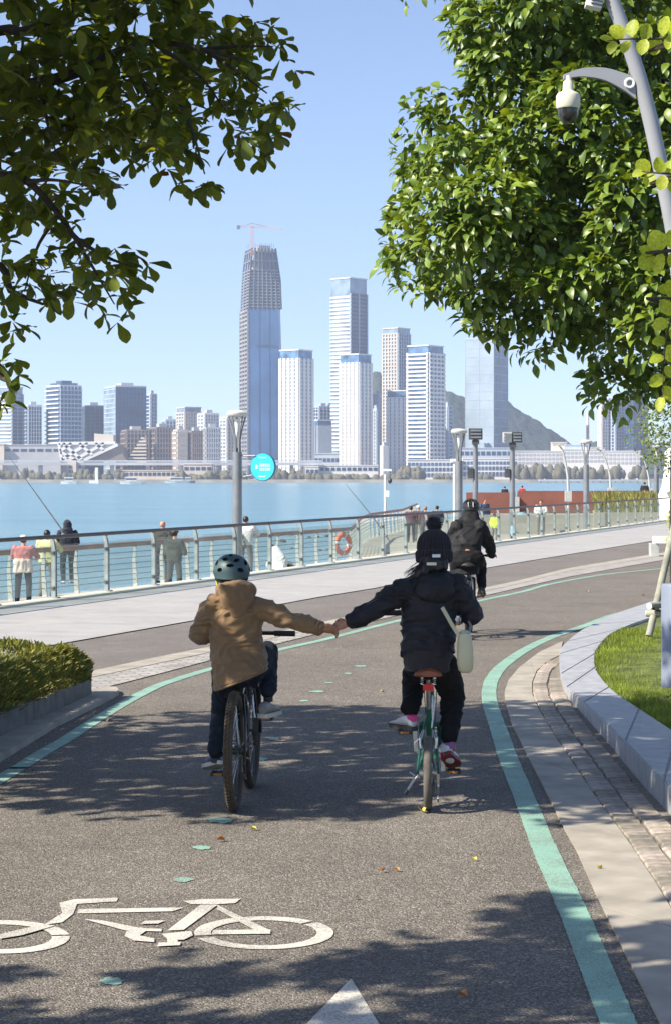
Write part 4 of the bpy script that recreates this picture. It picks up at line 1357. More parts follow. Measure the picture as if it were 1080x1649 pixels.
# rocks in the shallows beyond the lower walkway
rng = random.Random(9)
M_rock = pm('wet_rock', (0.075, 0.075, 0.07), 0.8, 0.3, 1.5, 0.5, 4, bdist=.1)
for i, (u, v, w) in enumerate(((436, 880, 9), (455, 873, 12), (470, 884, 7), (484, 868, 8), (498, 866, 8), (512, 865, 7), (526, 864, 7), (515, 887, 8), (528, 886, 7), (541, 884, 7), (575, 862, 7), (588, 860, 8), (600, 870, 10), (610, 862, 9), (470, 862, 7), (560, 858, 6))):
    p = gp(u, v, WZ); r = w / F * p.y * 0.5
    mb = MB(); mb.ell(p + Vector((0, 0, r * .1)), (r * 1.2, r, r * .75), nu=10, nv=7)
    mb.v = [tuple(p + (Vector(q) - p) * (1 + 0.5 * noise.noise(Vector(q) * 1.1 + Vector((i, 0, 0))))) for q in mb.v]
    tag(mb.build('shore_rock', M_rock, None, p), 'dark rock breaking the shallow water beyond the lower walkway', 'rock', 'rocks in the shallows')

# ------------------------------------------------------------------ curved camera pole on the lawn
M_pole = pm('camera_pole_grey', (0.31, 0.32, 0.345), 0.4, 0.06, 3, metal=0.1)
DP = 16.9
t = thing('camera_pole', 'tall curved grey pole with a dome camera arm at the right edge', 'camera pole', at(1094, 1100, DP))
pts = [at(1094, 1100, DP), at(1095, 940, DP), at(1106, 640, DP), at(1090, 420, DP), at(1063, 270, DP), at(1030, 130, DP), at(985, 0, DP), at(940, -110, DP), at(860, -240, DP)]
cv = spline(pts, 60)
mb = MB(); mb.tube(cv, [0.078 - 0.024 * i / 59 for i in range(60)], 16); mb.build('pole', M_pole, t)
mb = MB(); mb.lathe([(0.155, at(0, 1106, DP).z), (0.155, at(0, 944, DP).z), (0.145, at(0, 940, DP).z)], (at(1094, 0, DP).x, DP, 0), 24); mb.build('base_sleeve', pm('pole_blue_grey', (0.20, 0.23, 0.30), 0.5, 0.08, 3), t)
mb = MB()
ap = [at(1022, 132, DP), at(1000, 124, DP), at(970, 116, DP), at(935, 116, DP), at(906, 124, DP)]
av = spline(ap, 16)
rings = []
for i, p in enumerate(av):
    k = i / 15; hh = 0.075 * (1 - k) ** 1.2 + 0.022; p = Vector(p)
    dz = -0.045 * (1 - k) ** 2
    rings.append([p + Vector((0, -.025, dz - hh)), p + Vector((0, .025, dz - hh)), p + Vector((0, .025, dz + hh * .8)), p + Vector((0, -.025, dz + hh * .8))])
mb.loft(rings, smooth=False); arm = mb.build('camera_arm', M_pole, t)
mb = MB(); mb.torus(at(1013, 134, DP - .04), (0, 1, 0), 0.035, 0.012, 20, 6); mb.build('hinge', M_whitepaint, arm)
cx = at(914, 0, DP).x
def zc(v): return zpx(v, DP)
mb = MB(); mb.lathe([(0.03, zc(122)), (0.032, zc(130)), (0.042, zc(132)), (0.045, zc(145)), (0.05, zc(147)), (0.085, zc(150)), (0.1, zc(155)), (0.1, zc(172)), (0.092, zc(175))][::-1], (cx, DP, 0), 24); dome = mb.build('dome_camera', pm('camera_cream', (0.62, 0.60, 0.47), 0.5, 0.05, 3), t)
mb = MB(); mb.lathe([(0.09, zc(174.5)), (0.085, zc(180)), (0.083, zc(185)), (0.07, zc(192)), (0.045, zc(198)), (0.015, zc(200))][::-1], (cx, DP, 0), 24); mb.build('lens_dome', pm('smoked_dome', (0.025, 0.025, 0.025), 0.12, 0.1, 3, spec=0.8), dome)
mb = MB(); p = at(957, 4, DP); mb.box(p + Vector((0, 0, 0.03)), (0.13, 0.14, 0.16), mat=Matrix.Rotation(R(12), 3, 'Y')); sp = mb.build('horn_box', M_whitepaint, t)
mb = MB()
for k in range(5): mb.box(p + Vector((0.01, -0.075, -0.03 + k * .03)), (0.1, 0.012, 0.012), mat=Matrix.Rotation(R(12), 3, 'Y'))
mb.build('grille', M_dark, sp)
# ------------------------------------------------------------------ bicycles
M_tyre = pm('tyre_rubber', (0.035, 0.030, 0.024), 0.85, 0.2, 20)
M_tyre_dusty = pm('tyre_dusty', (0.085, 0.062, 0.038), 0.9, 0.25, 15, col2=(0.055, 0.042, 0.028))
M_tyre_grey = pm('tyre_grey', (0.11, 0.10, 0.085), 0.9, 0.2, 15)
M_blk = pm('frame_black', (0.014, 0.014, 0.016), 0.3, 0.1, 5, coat=0.4)
M_grn = pm('frame_green', (0.012, 0.10, 0.06), 0.3, 0.1, 5, coat=0.5)
M_chr = pm('bike_alloy', (0.55, 0.55, 0.55), 0.28, 0.08, 8, metal=0.9)
M_gold = pm('chain_steel', (0.30, 0.27, 0.22), 0.4, 0.1, 8, metal=0.8)
M_seatbrown = pm('saddle_leather', (0.24, 0.065, 0.025), 0.45, 0.15, 10)
M_seatblk = pm('saddle_black', (0.02, 0.02, 0.02), 0.5, 0.1, 8)
M_refl = pm('reflector_red', (0.65, 0.02, 0.015), 0.25, 0.1, 60)
M_refo = pm('reflector_orange', (0.55, 0.18, 0.02), 0.3, 0.1, 60)


def bicycle(label, rear, front, r, tr, geo, frame_mat, tyre_mat, crank, kind, group='bicycles ridden along the lane', knobs=False, saddle_mat=None, bar=0.28, rim_mat=None):
    """rear, front: ground contact points; geo: dict of (forward, height) points in metres."""
    rear, front = Vector(rear), Vector(front)
    f = (front - rear); WB = f.length; f.normalize()
    s = Vector((f.y, -f.x, 0))                      # to the rider's right
    t = thing('bicycle', label, 'bicycle', rear, group)
    def P(x, z, y=0.0): return rear + f * x + s * y + Vector((0, 0, z))
    rim_mat = rim_mat or M_blk
    # wheels
    for x in (0.0, WB):
        c = P(x, r)
        mb = MB(); mb.torus(c, s, r - 2 * tr - 0.006, 0.011, 44, 6, sy=1.1); w = mb.build('wheel', rim_mat, t)
        mb = MB(); mb.torus(c, s, r - tr, tr, 56, 10)
        if knobs:
            nk = 78
            for k in range(nk):
                a = 2 * math.pi * k / nk
                for (o, da) in ((-0.6, 0), (0.0, 0.5), (0.6, 0)):
                    aa = a + da * 2 * math.pi / nk
                    d = f * math.cos(aa) + Vector((0, 0, math.sin(aa)))
                    tt = -f * math.sin(aa) + Vector((0, 0, math.cos(aa)))
                    ph = o * 1.0
                    nrm = d * math.cos(ph) + s * math.sin(ph)
                    sd = s * math.cos(ph) - d * math.sin(ph)
                    q = c + d * (r - tr) + nrm * (tr + 0.001)
                    M3 = Matrix((sd, tt, nrm)).transposed()
                    mb.box(q, (0.013, 0.014, 0.007), mat=M3)
        mb.build('tyre', tyre_mat, w)
        mb = MB()
        nsp = 20
        for k in range(nsp):
            a = 2 * math.pi * k / nsp
            d = f * math.cos(a) + Vector((0, 0, math.sin(a)))
            a2 = a + (0.5 if k % 2 else -0.5)
            d2 = f * math.cos(a2) + Vector((0, 0, math.sin(a2)))
            mb.tube([c + d2 * 0.022 + s * (0.028 if k % 4 < 2 else -0.028), c + d * (r - 2 * tr - 0.008)], 0.0016, 4)
        mb.build('spokes', M_chr, w)
        mb = MB(); mb.tube([c - s * 0.05, c + s * 0.05], 0.02, 10); mb.build('hub', M_chr if kind == 'fold' else M_blk, w)
        if kind == 'mtb':
            mb = MB(); mb.torus(c - s * 0.042, s, 0.068, 0.012, 28, 4, sy=0.12); mb.build('brake_disc', M_chr, w)
    R_ = P(0, r)
    bb = P(*geo['bb'])
    st = P(*geo['seat_top'])
    hd0, hd1 = P(*geo['head0']), P(*geo['head1'])
    mb = MB()
    tw = 0.019 if kind == 'mtb' else 0.017
    if kind == 'mtb':
        mb.tube([bb, st], tw, 10)
        mb.tube([st - (st - bb) * 0.1, hd1], 0.019, 10)
        mb.tube([bb, hd0], 0.024, 10)
    else:
        mb.tube([bb, st], 0.017, 10)
        mid = P(0.45, geo['bb'][1] + 0.17)
        mb.tube([bb, mid, hd0], [0.02, 0.022, 0.02], 10)
        mb.tube([st - (st - bb) * 0.25, hd1 - (hd1 - hd0) * 0.2], 0.02, 10)
    mb.tube([hd0, hd1], 0.023, 10)
    for k in (-1, 1):
        hub = R_ + s * 0.062 * k
        mb.tube([hub, P(0.16, r * 0.98 + (geo['bb'][1] - r) * 0.4, 0.045 * k), bb + s * 0.03 * k], [0.008, 0.010, 0.010], 8)
        top = st - (st - bb) * geo.get('stay', 0.08)
        mb.tube([hub, R_ * 0.45 + top * 0.55 + s * 0.045 * k, top + s * 0.018 * k], [0.007, 0.0085, 0.008], 8)
    br0 = R_ * 0.35 + (st - (st - bb) * geo.get('stay', .08)) * 0.65
    mb.tube([br0 - s * 0.042, br0 + s * 0.042], 0.007, 8)
    mb.build('frame', frame_mat, t)
    # fork
    mb = MB(); Fh = P(WB, r)
    mb.tube([hd1, hd0], 0.016, 8)
    cr = hd0 - (hd1 - hd0).normalized() * 0.03
    mb.tube([cr - s * 0.055, cr + s * 0.055], 0.016, 8)
    for k in (-1, 1): mb.tube([cr + s * 0.055 * k, Fh + s * 0.055 * k], [0.017, 0.013], 8)
    mb.build('fork', M_blk if kind == 'mtb' else frame_mat, t)
    # seatpost, saddle
    sd = P(*geo['saddle'])
    mb = MB(); mb.tube([st - (st - bb) * 0.05, sd - Vector((0, 0, 0.045))], 0.014, 10); mb.build('seatpost', M_chr if kind == 'fold' else M_blk, t)
    mb = MB(); rings = []
    for (x, w, h) in ((-0.125, 0.045, .012), (-0.11, 0.075, .022), (-0.06, 0.083, .028), (0.0, 0.055, .026), (0.06, 0.028, .022), (0.12, 0.02, .018), (0.14, 0.01, .008)):
        ring = []
        for k in range(14):
            a = 2 * math.pi * k / 14
            y_, z_ = math.cos(a) * w, math.sin(a)
            z_ = z_ * (h if z_ > 0 else 0.03 - 0.3 * abs(x) * 0.2) - 0.22 * (y_ ** 2) / 0.083
            ring.append(sd + f * x + s * y_ + Vector((0, 0, z_)))
        rings.append(ring)
    mb.loft(rings); sad = mb.build('saddle', saddle_mat or M_seatblk, t)
    mb = MB()
    for k in (-1, 1):
        mb.tube([sd + f * 0.10 + s * 0.012 * k - Vector((0, 0, .02)), sd + s * 0.022 * k - Vector((0, 0, .05)), sd - f * 0.10 + s * 0.035 * k - Vector((0, 0, .022))], 0.0045, 6)
    mb.build('saddle_rails', M_chr, sad)
    # stem, handlebar, grips, brake levers
    hb = P(*geo['bar'])
    mb = MB(); mb.tube([hd1 - (hd1 - hd0) * 0.1, hd1 + (hd1 - hd0).normalized() * 0.03, hb], 0.016, 8); mb.build('stem', M_blk if kind == 'mtb' else M_chr, t)
    mb = MB(); mb.tube([hb - s * bar - f * .03, hb - s * bar * .5, hb, hb + s * bar * .5, hb + s * bar - f * .03], 0.0125, 8); hbo = mb.build('handlebar', M_blk, t)
    for k in (-1, 1):
        e = hb + s * bar * k - f * .03
        mb = MB(); mb.tube([e - s * 0.12 * k + f * .012, e + s * 0.005 * k], 0.0175, 10); mb.build('grip', M_seatblk, hbo)
        mb = MB(); mb.tube([e - s * 0.14 * k + f * .03, e - s * .09 * k + f * .06 - Vector((0, 0, .01)), e - s * .01 * k + f * .055 - Vector((0, 0, .015))], 0.006, 6); mb.build('brake_lever', M_chr if kind == 'fold' else M_blk, hbo)
    mb = MB()
    for k in (-1, 1):
        mb.tube(spline([hb + s * .1 * k, hb + s * .06 * k + f * .09 - Vector((0, 0, .04)), hd0 + f * .06 + s * .03 * k, bb + s * .02 * k + Vector((0, 0, .05))], 14), 0.0028, 5)
    mb.build('cables', M_seatblk, t)
    # cranks, pedals, chainring, chain, derailleur
    ca, cl = crank
    cd = f * math.sin(ca) + Vector((0, 0, math.cos(ca)))      # right crank direction
    mb = MB(); mb.tube([bb - s * .06, bb + s * .06], 0.018, 10); mb.build('bottom_bracket', M_chr, t)
    ped = {}
    for k in (1, -1):
        c0 = bb + s * 0.075 * k; c1 = c0 + cd * cl * k + s * 0.008 * k
        mb = MB(); mb.beam(c0, c1, 0.012, 0.024, up=s); crk = mb.build('crank', M_chr if kind == 'fold' else M_blk, t)
        pc = c1 + s * 0.058 * k
        mb = MB()
        for q in (-0.038, 0.038): mb.box(pc + f * q, (0.085, 0.012, 0.022), math.atan2(s.y, s.x))
        for q in (-0.038, 0, 0.038): mb.box(pc + s * q, (0.01, 0.07, 0.018), math.atan2(s.y, s.x))
        pd = mb.build('pedal', M_seatblk, t)
        mb = MB(); mb.box(pc - f * 0.0445, (0.05, 0.006, 0.013), math.atan2(s.y, s.x)); mb.build('pedal_reflector', M_refo, pd)
        ped[k] = pc
    cr_c = bb + s * 0.05
    mb = MB(); mb.torus(cr_c, s, 0.072 if kind == 'mtb' else 0.08, 0.011, 36, 4, sy=0.2)
    for k in range(5):
        a = 2 * math.pi * k / 5; d = f * math.cos(a) + Vector((0, 0, math.sin(a))); mb.beam(cr_c, cr_c + d * .07, 0.004, 0.014, up=d.cross(s))
    mb.build('chainring', M_gold, t)
    cs = R_ + s * 0.045
    mb = MB()
    for k in range(5): mb.torus(cs - s * 0.007 * k, s, 0.022 + .006 * k, 0.004, 22, 4, sy=.4)
    mb.build('cassette', M_gold, t)
    mb = MB()
    for dz in (0.08, -0.08): mb.tube([cr_c + Vector((0, 0, dz)), cs + Vector((0, 0, dz * 0.4))], 0.004, 4)
    mb.tube([cs + Vector((0, 0, -.03)), cs - Vector((0, 0, .12)) + f * 0.01], 0.004, 4)
    mb.build('chain', M_gold, t)
    mb = MB(); q = cs + s * .012
    mb.beam(q, q - Vector((0, 0, .07)) + f * .02, 0.014, 0.02); mb.beam(q - Vector((0, 0, .07)) + f * .02, q - Vector((0, 0, .15)) + f * 0.045, 0.012, 0.018)
    for zz, xx in ((.075, .02), (.15, .045)): mb.torus(q - Vector((0, 0, zz)) + f * xx, s, 0.018, 0.006, 14, 5)
    mb.build('derailleur', M_chr if kind == 'fold' else M_blk, t)
    # rear extras
    if kind == 'fold':
        rp_ = sd + (st - sd) * 0.42 - f * 0.035
        mb = MB(); mb.box(rp_, (0.062, 0.02, 0.036), math.atan2(s.y, s.x)); mb.build('rear_reflector', M_refl, t)
        mb = MB(); mb.tube([rp_ + f * .03, rp_], 0.008, 6); mb.build('reflector_clip', M_blk, t)
        # spring under the saddle
        mb = MB()
        for k in (-1, 1):
            pts = [sd - f * .08 + s * .035 * k + Vector((0.009 * math.cos(a), 0.009 * math.sin(a), -.02 - .004 * a / 2)) for a in np.linspace(0, 25, 40)]
            mb.tube(pts, 0.003, 4)
        mb.build('saddle_spring', M_chr, sad)
        # side brake arms and stand
        q = P(0.0, 2 * r - 0.01)
        mb = MB()
        for k in (-1, 1):
            mb.tube([q + f * .06 + s * .03 * k + Vector((0, 0, .035)), q + s * .045 * k + Vector((0, 0, -.005)), q + s * .04 * k - Vector((0, 0, .06))], [.007, .011, .012], 8)
        mb.tube([q + s * -.045 + Vector((0, 0, .0)), q - s * .075 + Vector((0, 0, -.03)), q - s * .07 - Vector((0, 0, .075)), q - s * .05 - Vector((0, 0, .1))], 0.004, 6)
        mb.build('rear_brake', M_chr, t)
        mb = MB(); k0 = R_ - s * 0.055 + Vector((0, 0, -.015))
        mb.tube([k0, k0 - s * 0.03 - Vector((0, 0, .03)), k0 - s * .06 - Vector((0, 0, .075)) - f * .05], [.010, .008, .007], 8)
        mb.tube([k0 - s * .02, k0 - s * .05 + Vector((0, 0, .02))], 0.007, 8)
        o = mb.build('kickstand', M_chr, t)
        mb = MB(); e = k0 - s * .06 - Vector((0, 0, .075)) - f * .05; mb.tube([e, e - s * .015 - Vector((0, 0, .022))], .012, 8); mb.build('rubber_foot', M_seatblk, o)
        mb = MB(); mb.tube(spline([P(-.02, 2 * r + .05, .02), P(0.1, 2 * r + .13, .03), P(.2, 2 * r + .2, .035), st + s * .03], 12), .004, 6); mb.build('rear_cable', M_whitepaint, t)
    else:
        mb = MB(); mb.tube(spline([bb + s * .03 + Vector((0, 0, .02)), P(.25, .55, .055), st + s * .035 - Vector((0, 0, .03))], 10), .0045, 6)
        mb.build('frame_highlight', M_chr, t)  # bright alloy tube standing in for the highlight on the frame
        mb = MB(); q = R_ - s * .05; mb.beam(q + Vector((0, 0, .09)), q + Vector((0, 0, .03)) + f * .04, .025, .035); mb.build('brake_caliper', M_blk, t)
    return t, P, ped, f, s


b1r, b1f = gp(377.5, 1305), gp(404.5, 1267.5)
BOYBIKE, BP, BPED, Bf, Bs = bicycle('black mountain bike with knobbly dusty rear tyre under the boy in brown', b1r, b1f, 0.338, 0.027,
    dict(bb=(0.41, 0.315), seat_top=(0.27, 0.66), head0=(0.76, 0.66), head1=(0.725, 0.79), saddle=(0.235, 0.752), bar=(0.735, 0.955)), M_blk, M_tyre_dusty, (0.0, 0.165), 'mtb', knobs=True)
b2r = gp(688.5, 1305); b2f = b2r + Vector((0.06, 0.98, 0))
GIRLBIKE, GP_, GPED, Gf, Gs = bicycle('small-wheeled green folding bike with brown leather saddle under the girl in the knitted hat', b2r, b2f, 0.212, 0.024,
    dict(bb=(0.36, 0.288), seat_top=(0.2, 0.56), head0=(0.84, 0.42), head1=(0.80, 0.60), saddle=(0.10, 0.785), bar=(0.70, 1.08), stay=0.3), M_grn, M_tyre_grey, (math.pi, 0.115), 'fold', saddle_mat=M_seatbrown, rim_mat=M_chr)
b3r = gp(752, 1029); b3f = b3r + Vector((0.10, 1.05, 0))
ADBIKE, AP_, APED, Af, As = bicycle('dark mountain bike under the leading adult cyclist', b3r, b3f, 0.345, 0.027,
    dict(bb=(0.43, 0.31), seat_top=(0.28, 0.74), head0=(0.86, 0.70), head1=(0.82, 0.84), saddle=(0.22, 0.87), bar=(0.80, 0.95)), M_blk, M_tyre, (0.3, 0.17), 'mtb', bar=0.31)
# ------------------------------------------------------------------ people
def skin_mat(name, col): return pm(name, col, 0.55, 0.08, 12, spec=0.35)
M_skin = skin_mat('skin', (0.50, 0.27, 0.18))
M_skin_tan = skin_mat('skin_tan', (0.38, 0.19, 0.115))
M_hair = pm('hair_black', (0.012, 0.010, 0.009), 0.45, 0.3, 30, 0.6, 120, bdist=.004)
M_eye = pm('eye_dark', (0.02, 0.015, 0.012), 0.2)


TMP = bpy.data.scenes.new('workbench')          # a side scene for evaluating modifiers, removed below


def evaluated(o):
    vl = TMP.view_layers[0]; vl.update()
    return bpy.data.meshes.new_from_object(o.evaluated_get(vl.depsgraph))


def organic(prims, voxel=0.008, smooth=6, wrinkle=None, seed=0):
    """Fuse overlapping closed shapes into one continuous surface; optional cloth folds."""
    mb = MB()
    for p in prims:
        k = p[0]
        if k == 'cap':
            _, a, b, r0, r1 = p[:5]
            mb.tube([a, b], [r0, r1], 14)
            mb.ell(a, r0, nu=14, nv=8); mb.ell(b, r1, nu=14, nv=8)
        elif k == 'chain':
            pts, rs = p[1], p[2]
            for i in range(len(pts) - 1):
                mb.tube([pts[i], pts[i + 1]], [rs[i], rs[i + 1]], 14)
            for q, r in zip(pts, rs): mb.ell(q, r, nu=14, nv=8)
        elif k == 'ell':
            mb.ell(p[1], p[2], p[3] if len(p) > 3 else None, nu=22, nv=14)
        elif k == 'loft':
            mb.loft(p[1])
    me = mb.mesh('tmp', M_skin)
    o = bpy.data.objects.new('tmp', me); TMP.collection.objects.link(o)
    md = o.modifiers.new('r', 'REMESH'); md.mode = 'VOXEL'; md.voxel_size = voxel
    if smooth:
        sm = o.modifiers.new('s', 'SMOOTH'); sm.factor = 0.5; sm.iterations = smooth
    ev = evaluated(o)
    bpy.data.objects.remove(o); bpy.data.meshes.remove(me)
    if wrinkle:
        ev.calc_loop_triangles()
        n = len(ev.vertices)
        co = np.empty(n * 3); ev.vertices.foreach_get('co', co); co = co.reshape(-1, 3)
        no = np.empty(n * 3); ev.vertices.foreach_get('normal', no); no = no.reshape(-1, 3)
        amp, sx, sz = wrinkle
        for i in range(n):
            q = co[i]
            w = Vector((q[0] * sx + seed, q[1] * sx, q[2] * sz))
            wq = w + 0.8 * noise.noise_vector(w * 0.6)
            v = 1 - 2 * abs(noise.noise(wq)) ** 0.8
            v2 = noise.noise(wq * 2.3 + Vector((7, 3, 1)))
            v3 = 1 - 2 * abs(noise.noise(wq * 1.9 + Vector((2, 9, 4))))
            co[i] += no[i] * amp * (0.75 * v + 0.35 * v2 + 0.45 * v3 - 0.6)
        ev.vertices.foreach_set('co', co.ravel())
    for pl in ev.polygons: pl.use_smooth = True
    return ev


def as_part(ev, name, mat, parent):
    off = base_of(parent) if parent is not None else Vector((0, 0, 0))
    n = len(ev.vertices)
    co = np.empty(n * 3); ev.vertices.foreach_get('co', co)
    co = co.reshape(-1, 3) - np.array(off)
    ev.vertices.foreach_set('co', co.ravel())
    ev.materials.clear(); ev.materials.append(mat); ev.name = name; ev.update()
    return link(name, ev, parent)


def person_root(ev, label, loc, mat, group=None):
    """The body mesh itself is the thing; clothes become its children."""
    n = len(ev.vertices)
    co = np.empty(n * 3); ev.vertices.foreach_get('co', co)
    co = co.reshape(-1, 3) - np.array(loc)
    ev.vertices.foreach_set('co', co.ravel())
    ev.materials.clear(); ev.materials.append(mat); ev.name = 'person'; ev.update()
    o = link('person', ev, None, loc)
    return tag(o, label, 'person', group)


def oval(c, hw, hd, n=20, p=2.4, yaw=0.0, tilt=0.0):
    c = Vector(c); out = []
    for k in range(n):
        a = 2 * math.pi * k / n
        x = math.copysign(abs(math.cos(a)) ** (2 / p), math.cos(a)) * hw
        y = math.copysign(abs(math.sin(a)) ** (2 / p), math.sin(a)) * hd
        out.append(c + Vector((x * math.cos(yaw) - y * math.sin(yaw), x * math.sin(yaw) + y * math.cos(yaw), tilt * x)))
    return out


def hand(wrist, direc, palm_n, size=1.0, curl=50, thumb_side=1):
    """Palm, four curled fingers of different length and a thumb that leaves the side of the palm."""
    d = Vector(direc).normalized(); n = Vector(palm_n); n = (n - d * n.dot(d)).normalized(); s = d.cross(n)
    out = []
    w = Vector(wrist); pl = 0.075 * size
    M = Matrix((s, d, n)).transposed()
    out.append(('ell', w + d * pl * 0.52, (0.038 * size, pl * 0.62, 0.018 * size), M))
    out.append(('cap', w - d * 0.02, w + d * pl * .3, 0.024 * size, 0.026 * size))
    for i, (o, L_) in enumerate(((-0.029, 0.062), (-0.010, 0.072), (0.010, 0.068), (0.028, 0.055))):
        p = w + d * pl * 0.92 + s * o * size
        a = 0.0; pts = [p]
        for j, seg in enumerate((0.45, 0.32, 0.25)):
            a += R(curl * (0.6 if j == 0 else 0.9))
            q = pts[-1] + (d * math.cos(a) + n * math.sin(a)) * L_ * size * seg
            pts.append(q)
        out.append(('chain', pts, [0.0092 * size, 0.0088 * size, 0.008 * size, 0.007 * size]))
    p = w + d * pl * .3 + s * thumb_side * 0.033 * size
    out.append(('chain', [p, p + (d * .6 + s * thumb_side * .55 + n * .35) * .035 * size, p + (d * 1.15 + s * thumb_side * .6 + n * .8) * .045 * size], [.012 * size, .0105 * size, .0085 * size]))
    return out


def head_prims(c, r, fwd, up=Vector((0, 0, 1))):
    """Skull, jaw, nose, ears and neck root; r is half the head width."""
    fwd = Vector(fwd).normalized(); up = Vector(up).normalized(); s = fwd.cross(up).normalized(); up = s.cross(fwd)
    M = Matrix((s, fwd, up)).transposed()
    c = Vector(c)
    return [('ell', c + up * r * 0.25 - fwd * r * .08, (r, r * 1.22, r * 1.12), M),
            ('ell', c - up * r * 0.45 + fwd * r * .22, (r * 0.8, r * .9, r * .85), M),
            ('ell', c - up * r * .2 + fwd * r * 1.18, (r * .14, r * .2, r * .26), M),
            ('ell', c - up * r * .15 + s * r * 1.0, (r * .1, r * .22, r * .32), M),
            ('ell', c - up * r * .15 - s * r * 1.0, (r * .1, r * .22, r * .32), M)]


def face_bits(parent, c, r, fwd, up=Vector((0, 0, 1))):
    fwd = Vector(fwd).normalized(); s = fwd.cross(Vector(up)).normalized(); up = s.cross(fwd)
    mb = MB()
    for k in (-1, 1): mb.ell(Vector(c) + fwd * r * 1.06 + s * .38 * r * k + up * r * .08, r * .12, nu=8, nv=6)
    mb.build('eyes', M_eye, parent)
    mb = MB(); mb.ell(Vector(c) + fwd * r * 1.06 - up * r * .62, (r * .3, r * .12, r * .07), nu=10, nv=6); mb.build('mouth', pm('lips', (0.35, 0.12, 0.10), 0.5), parent)


def shoe(parent, heel, toe, up, w, h, m_upper, m_sole, label=None, m_accent=None):
    heel, toe = Vector(heel), Vector(toe)
    f = (toe - heel); L_ = f.length; f.normalize()
    s = f.cross(Vector(up)).normalized(); u = s.cross(f)
    def prof(t, wk, z0, z1, n=14):
        ring = []
        for k in range(n):
            a = 2 * math.pi * k / n
            x = math.cos(a) * w / 2 * wk; z = (math.sin(a) + 1) / 2
            z = z0 + (z1 - z0) * (z ** 0.8)
            ring.append(heel + f * (L_ * t) + s * x + u * z)
        return ring
    mb = MB()
    mb.loft([prof(-.02, .35, .02, h * .6), prof(.02, .72, .018, h * .95), prof(.14, .86, .018, h * 1.1), prof(.3, .84, .018, h * 1.0), prof(.45, .92, .018, h * .78), prof(.65, 1.0, .018, h * .58), prof(.85, .92, .018, h * .45), prof(.97, .6, .018, h * .34), prof(1.0, .3, .02, h * .25)])
    o = mb.build('shoe', m_upper, parent)
    if label: o['label'] = label
    mb = MB(); rings = []
    for (t, wk) in ((-.03, .4), (0.0, .78), (.15, .9), (.4, .86), (.65, 1.06), (.85, .98), (.98, .62), (1.02, .3)):
        c = heel + f * (L_ * t)
        x = w / 2 * wk
        rings.append([c - s * x, c - s * x + u * .024, c + s * x + u * .024, c + s * x])
    mb.loft(rings, smooth=False); mb.build('sole', m_sole, o)
    if m_accent:
        mb = MB(); rings = [prof(-.03, .6, .05, h * .98), prof(.05, .80, .05, h * 1.06), prof(.1, .82, .06, h * 1.1)]
        mb.loft([[p + f * -.004 for p in r_] for r_ in rings]); mb.build('heel_tab', m_accent, o)
    mb = MB()
    for k in range(4):
        c = heel + f * L_ * (.42 + .07 * k) + u * h * (.82 - .08 * k)
        mb.tube([c - s * w * .26, c + u * .006, c + s * w * .26], .0035, 5)
    mb.build('laces', M_whitepaint, o)
    return o


def cloth(name, col, rough=0.8, var=0.12, scale=5, sheen=0.2, col2=None): return pm(name, col, rough, var, scale, 0.25, 260, bdist=.0015, sheen=sheen, spec=.25, col2=col2)


V = Vector
# ------------------------------------------------------------------ the boy in brown
M_brownj = cloth('brown_jacket', (0.205, 0.124, 0.060), 0.65, 0.08, 4)
M_navy = cloth('navy_trousers', (0.013, 0.019, 0.030), 0.8, sheen=0)
D0 = 11.93
hc = at(373.5, 922, 12.0); hr = 0.074
Ls, Le, Lw = at(341, 972, D0), at(323, 1023, 11.98), BP(0.70, 0.965, -0.235)
Rs, Re, Rw = at(417, 974, D0), at(470, 1000, 11.86), at(519, 1011, 11.80)
pel = at(384, 1078, 11.90)
Lh, Rh = at(366, 1085, 11.92), at(402, 1083, 11.92)
Lk, La = at(358, 1148, 12.14), at(348, 1214, 11.98)
Rk, Ra = at(431, 1050, 12.30), at(432, 1116, 12.05)
prims = head_prims(hc, hr, (0.05, 1, -.05))
prims += [('cap', hc - V((0, .02, .05)), at(377, 962, D0), .05, .055), ('chain', [at(377, 962, D0), at(378, 1010, D0), pel], [.05, .055, .06]),
          ('chain', [Ls, Le, Lw], [.04, .036, .026]), ('chain', [Rs, Re, Rw], [.04, .036, .026]),
          ('cap', at(377, 962, D0), Ls, .05, .04), ('cap', at(377, 962, D0), Rs, .05, .04),
          ('chain', [Lh, Lk, La], [.06, .042, .032]), ('chain', [Rh, Rk, Ra], [.06, .042, .032])]
prims += [('cap', La, La + V((0, .05, -.04)), .03, .025), ('cap', Ra, Ra + V((0, .05, -.04)), .03, .025)]
prims += hand(Rw, (1, -.05, -.18), (0.0, -.75, -.65), 0.88, 42, -1)
prims += hand(Lw - V((.0, .05, 0)), (0.1, 1, .05), (0, 0, -1), 0.85, 75, 1)
boy = person_root(organic(prims, 0.0055, 3), 'boy in brown hooded jacket and teal helmet holding hands, riding at left', gp(384, 1290), M_skin_tan)
rings = [oval(at(388, 1092, 11.90), .160, .185, tilt=.40), oval(at(387, 1078, 11.91), .163, .175, tilt=.30), oval(at(384, 1050, 11.94), .158, .128, tilt=.12), oval(at(380, 1020, 11.95), .150, .118), oval(at(379, 990, 11.95), .156, .113),
         oval(at(379, 972, 11.95), .152, .10), oval(at(378, 958, 11.96), .115, .085), oval(at(377, 946, 11.98), .075, .07)]
jp = [('loft', rings), ('chain', [Ls + V((.01, 0, -.01)), Le, Lw + V((0, -.10, 0))], [.068, .066, .046]),
      ('chain', [Rs + V((-.01, 0, -.012)), (Rs + Re) / 2 + V((0, 0, -.006)), Re, (Re + Rw) / 2 + V((0, 0, .002)), Rw + V((-.02, 0, 0))], [.070, .064, .055, .05, .040])]
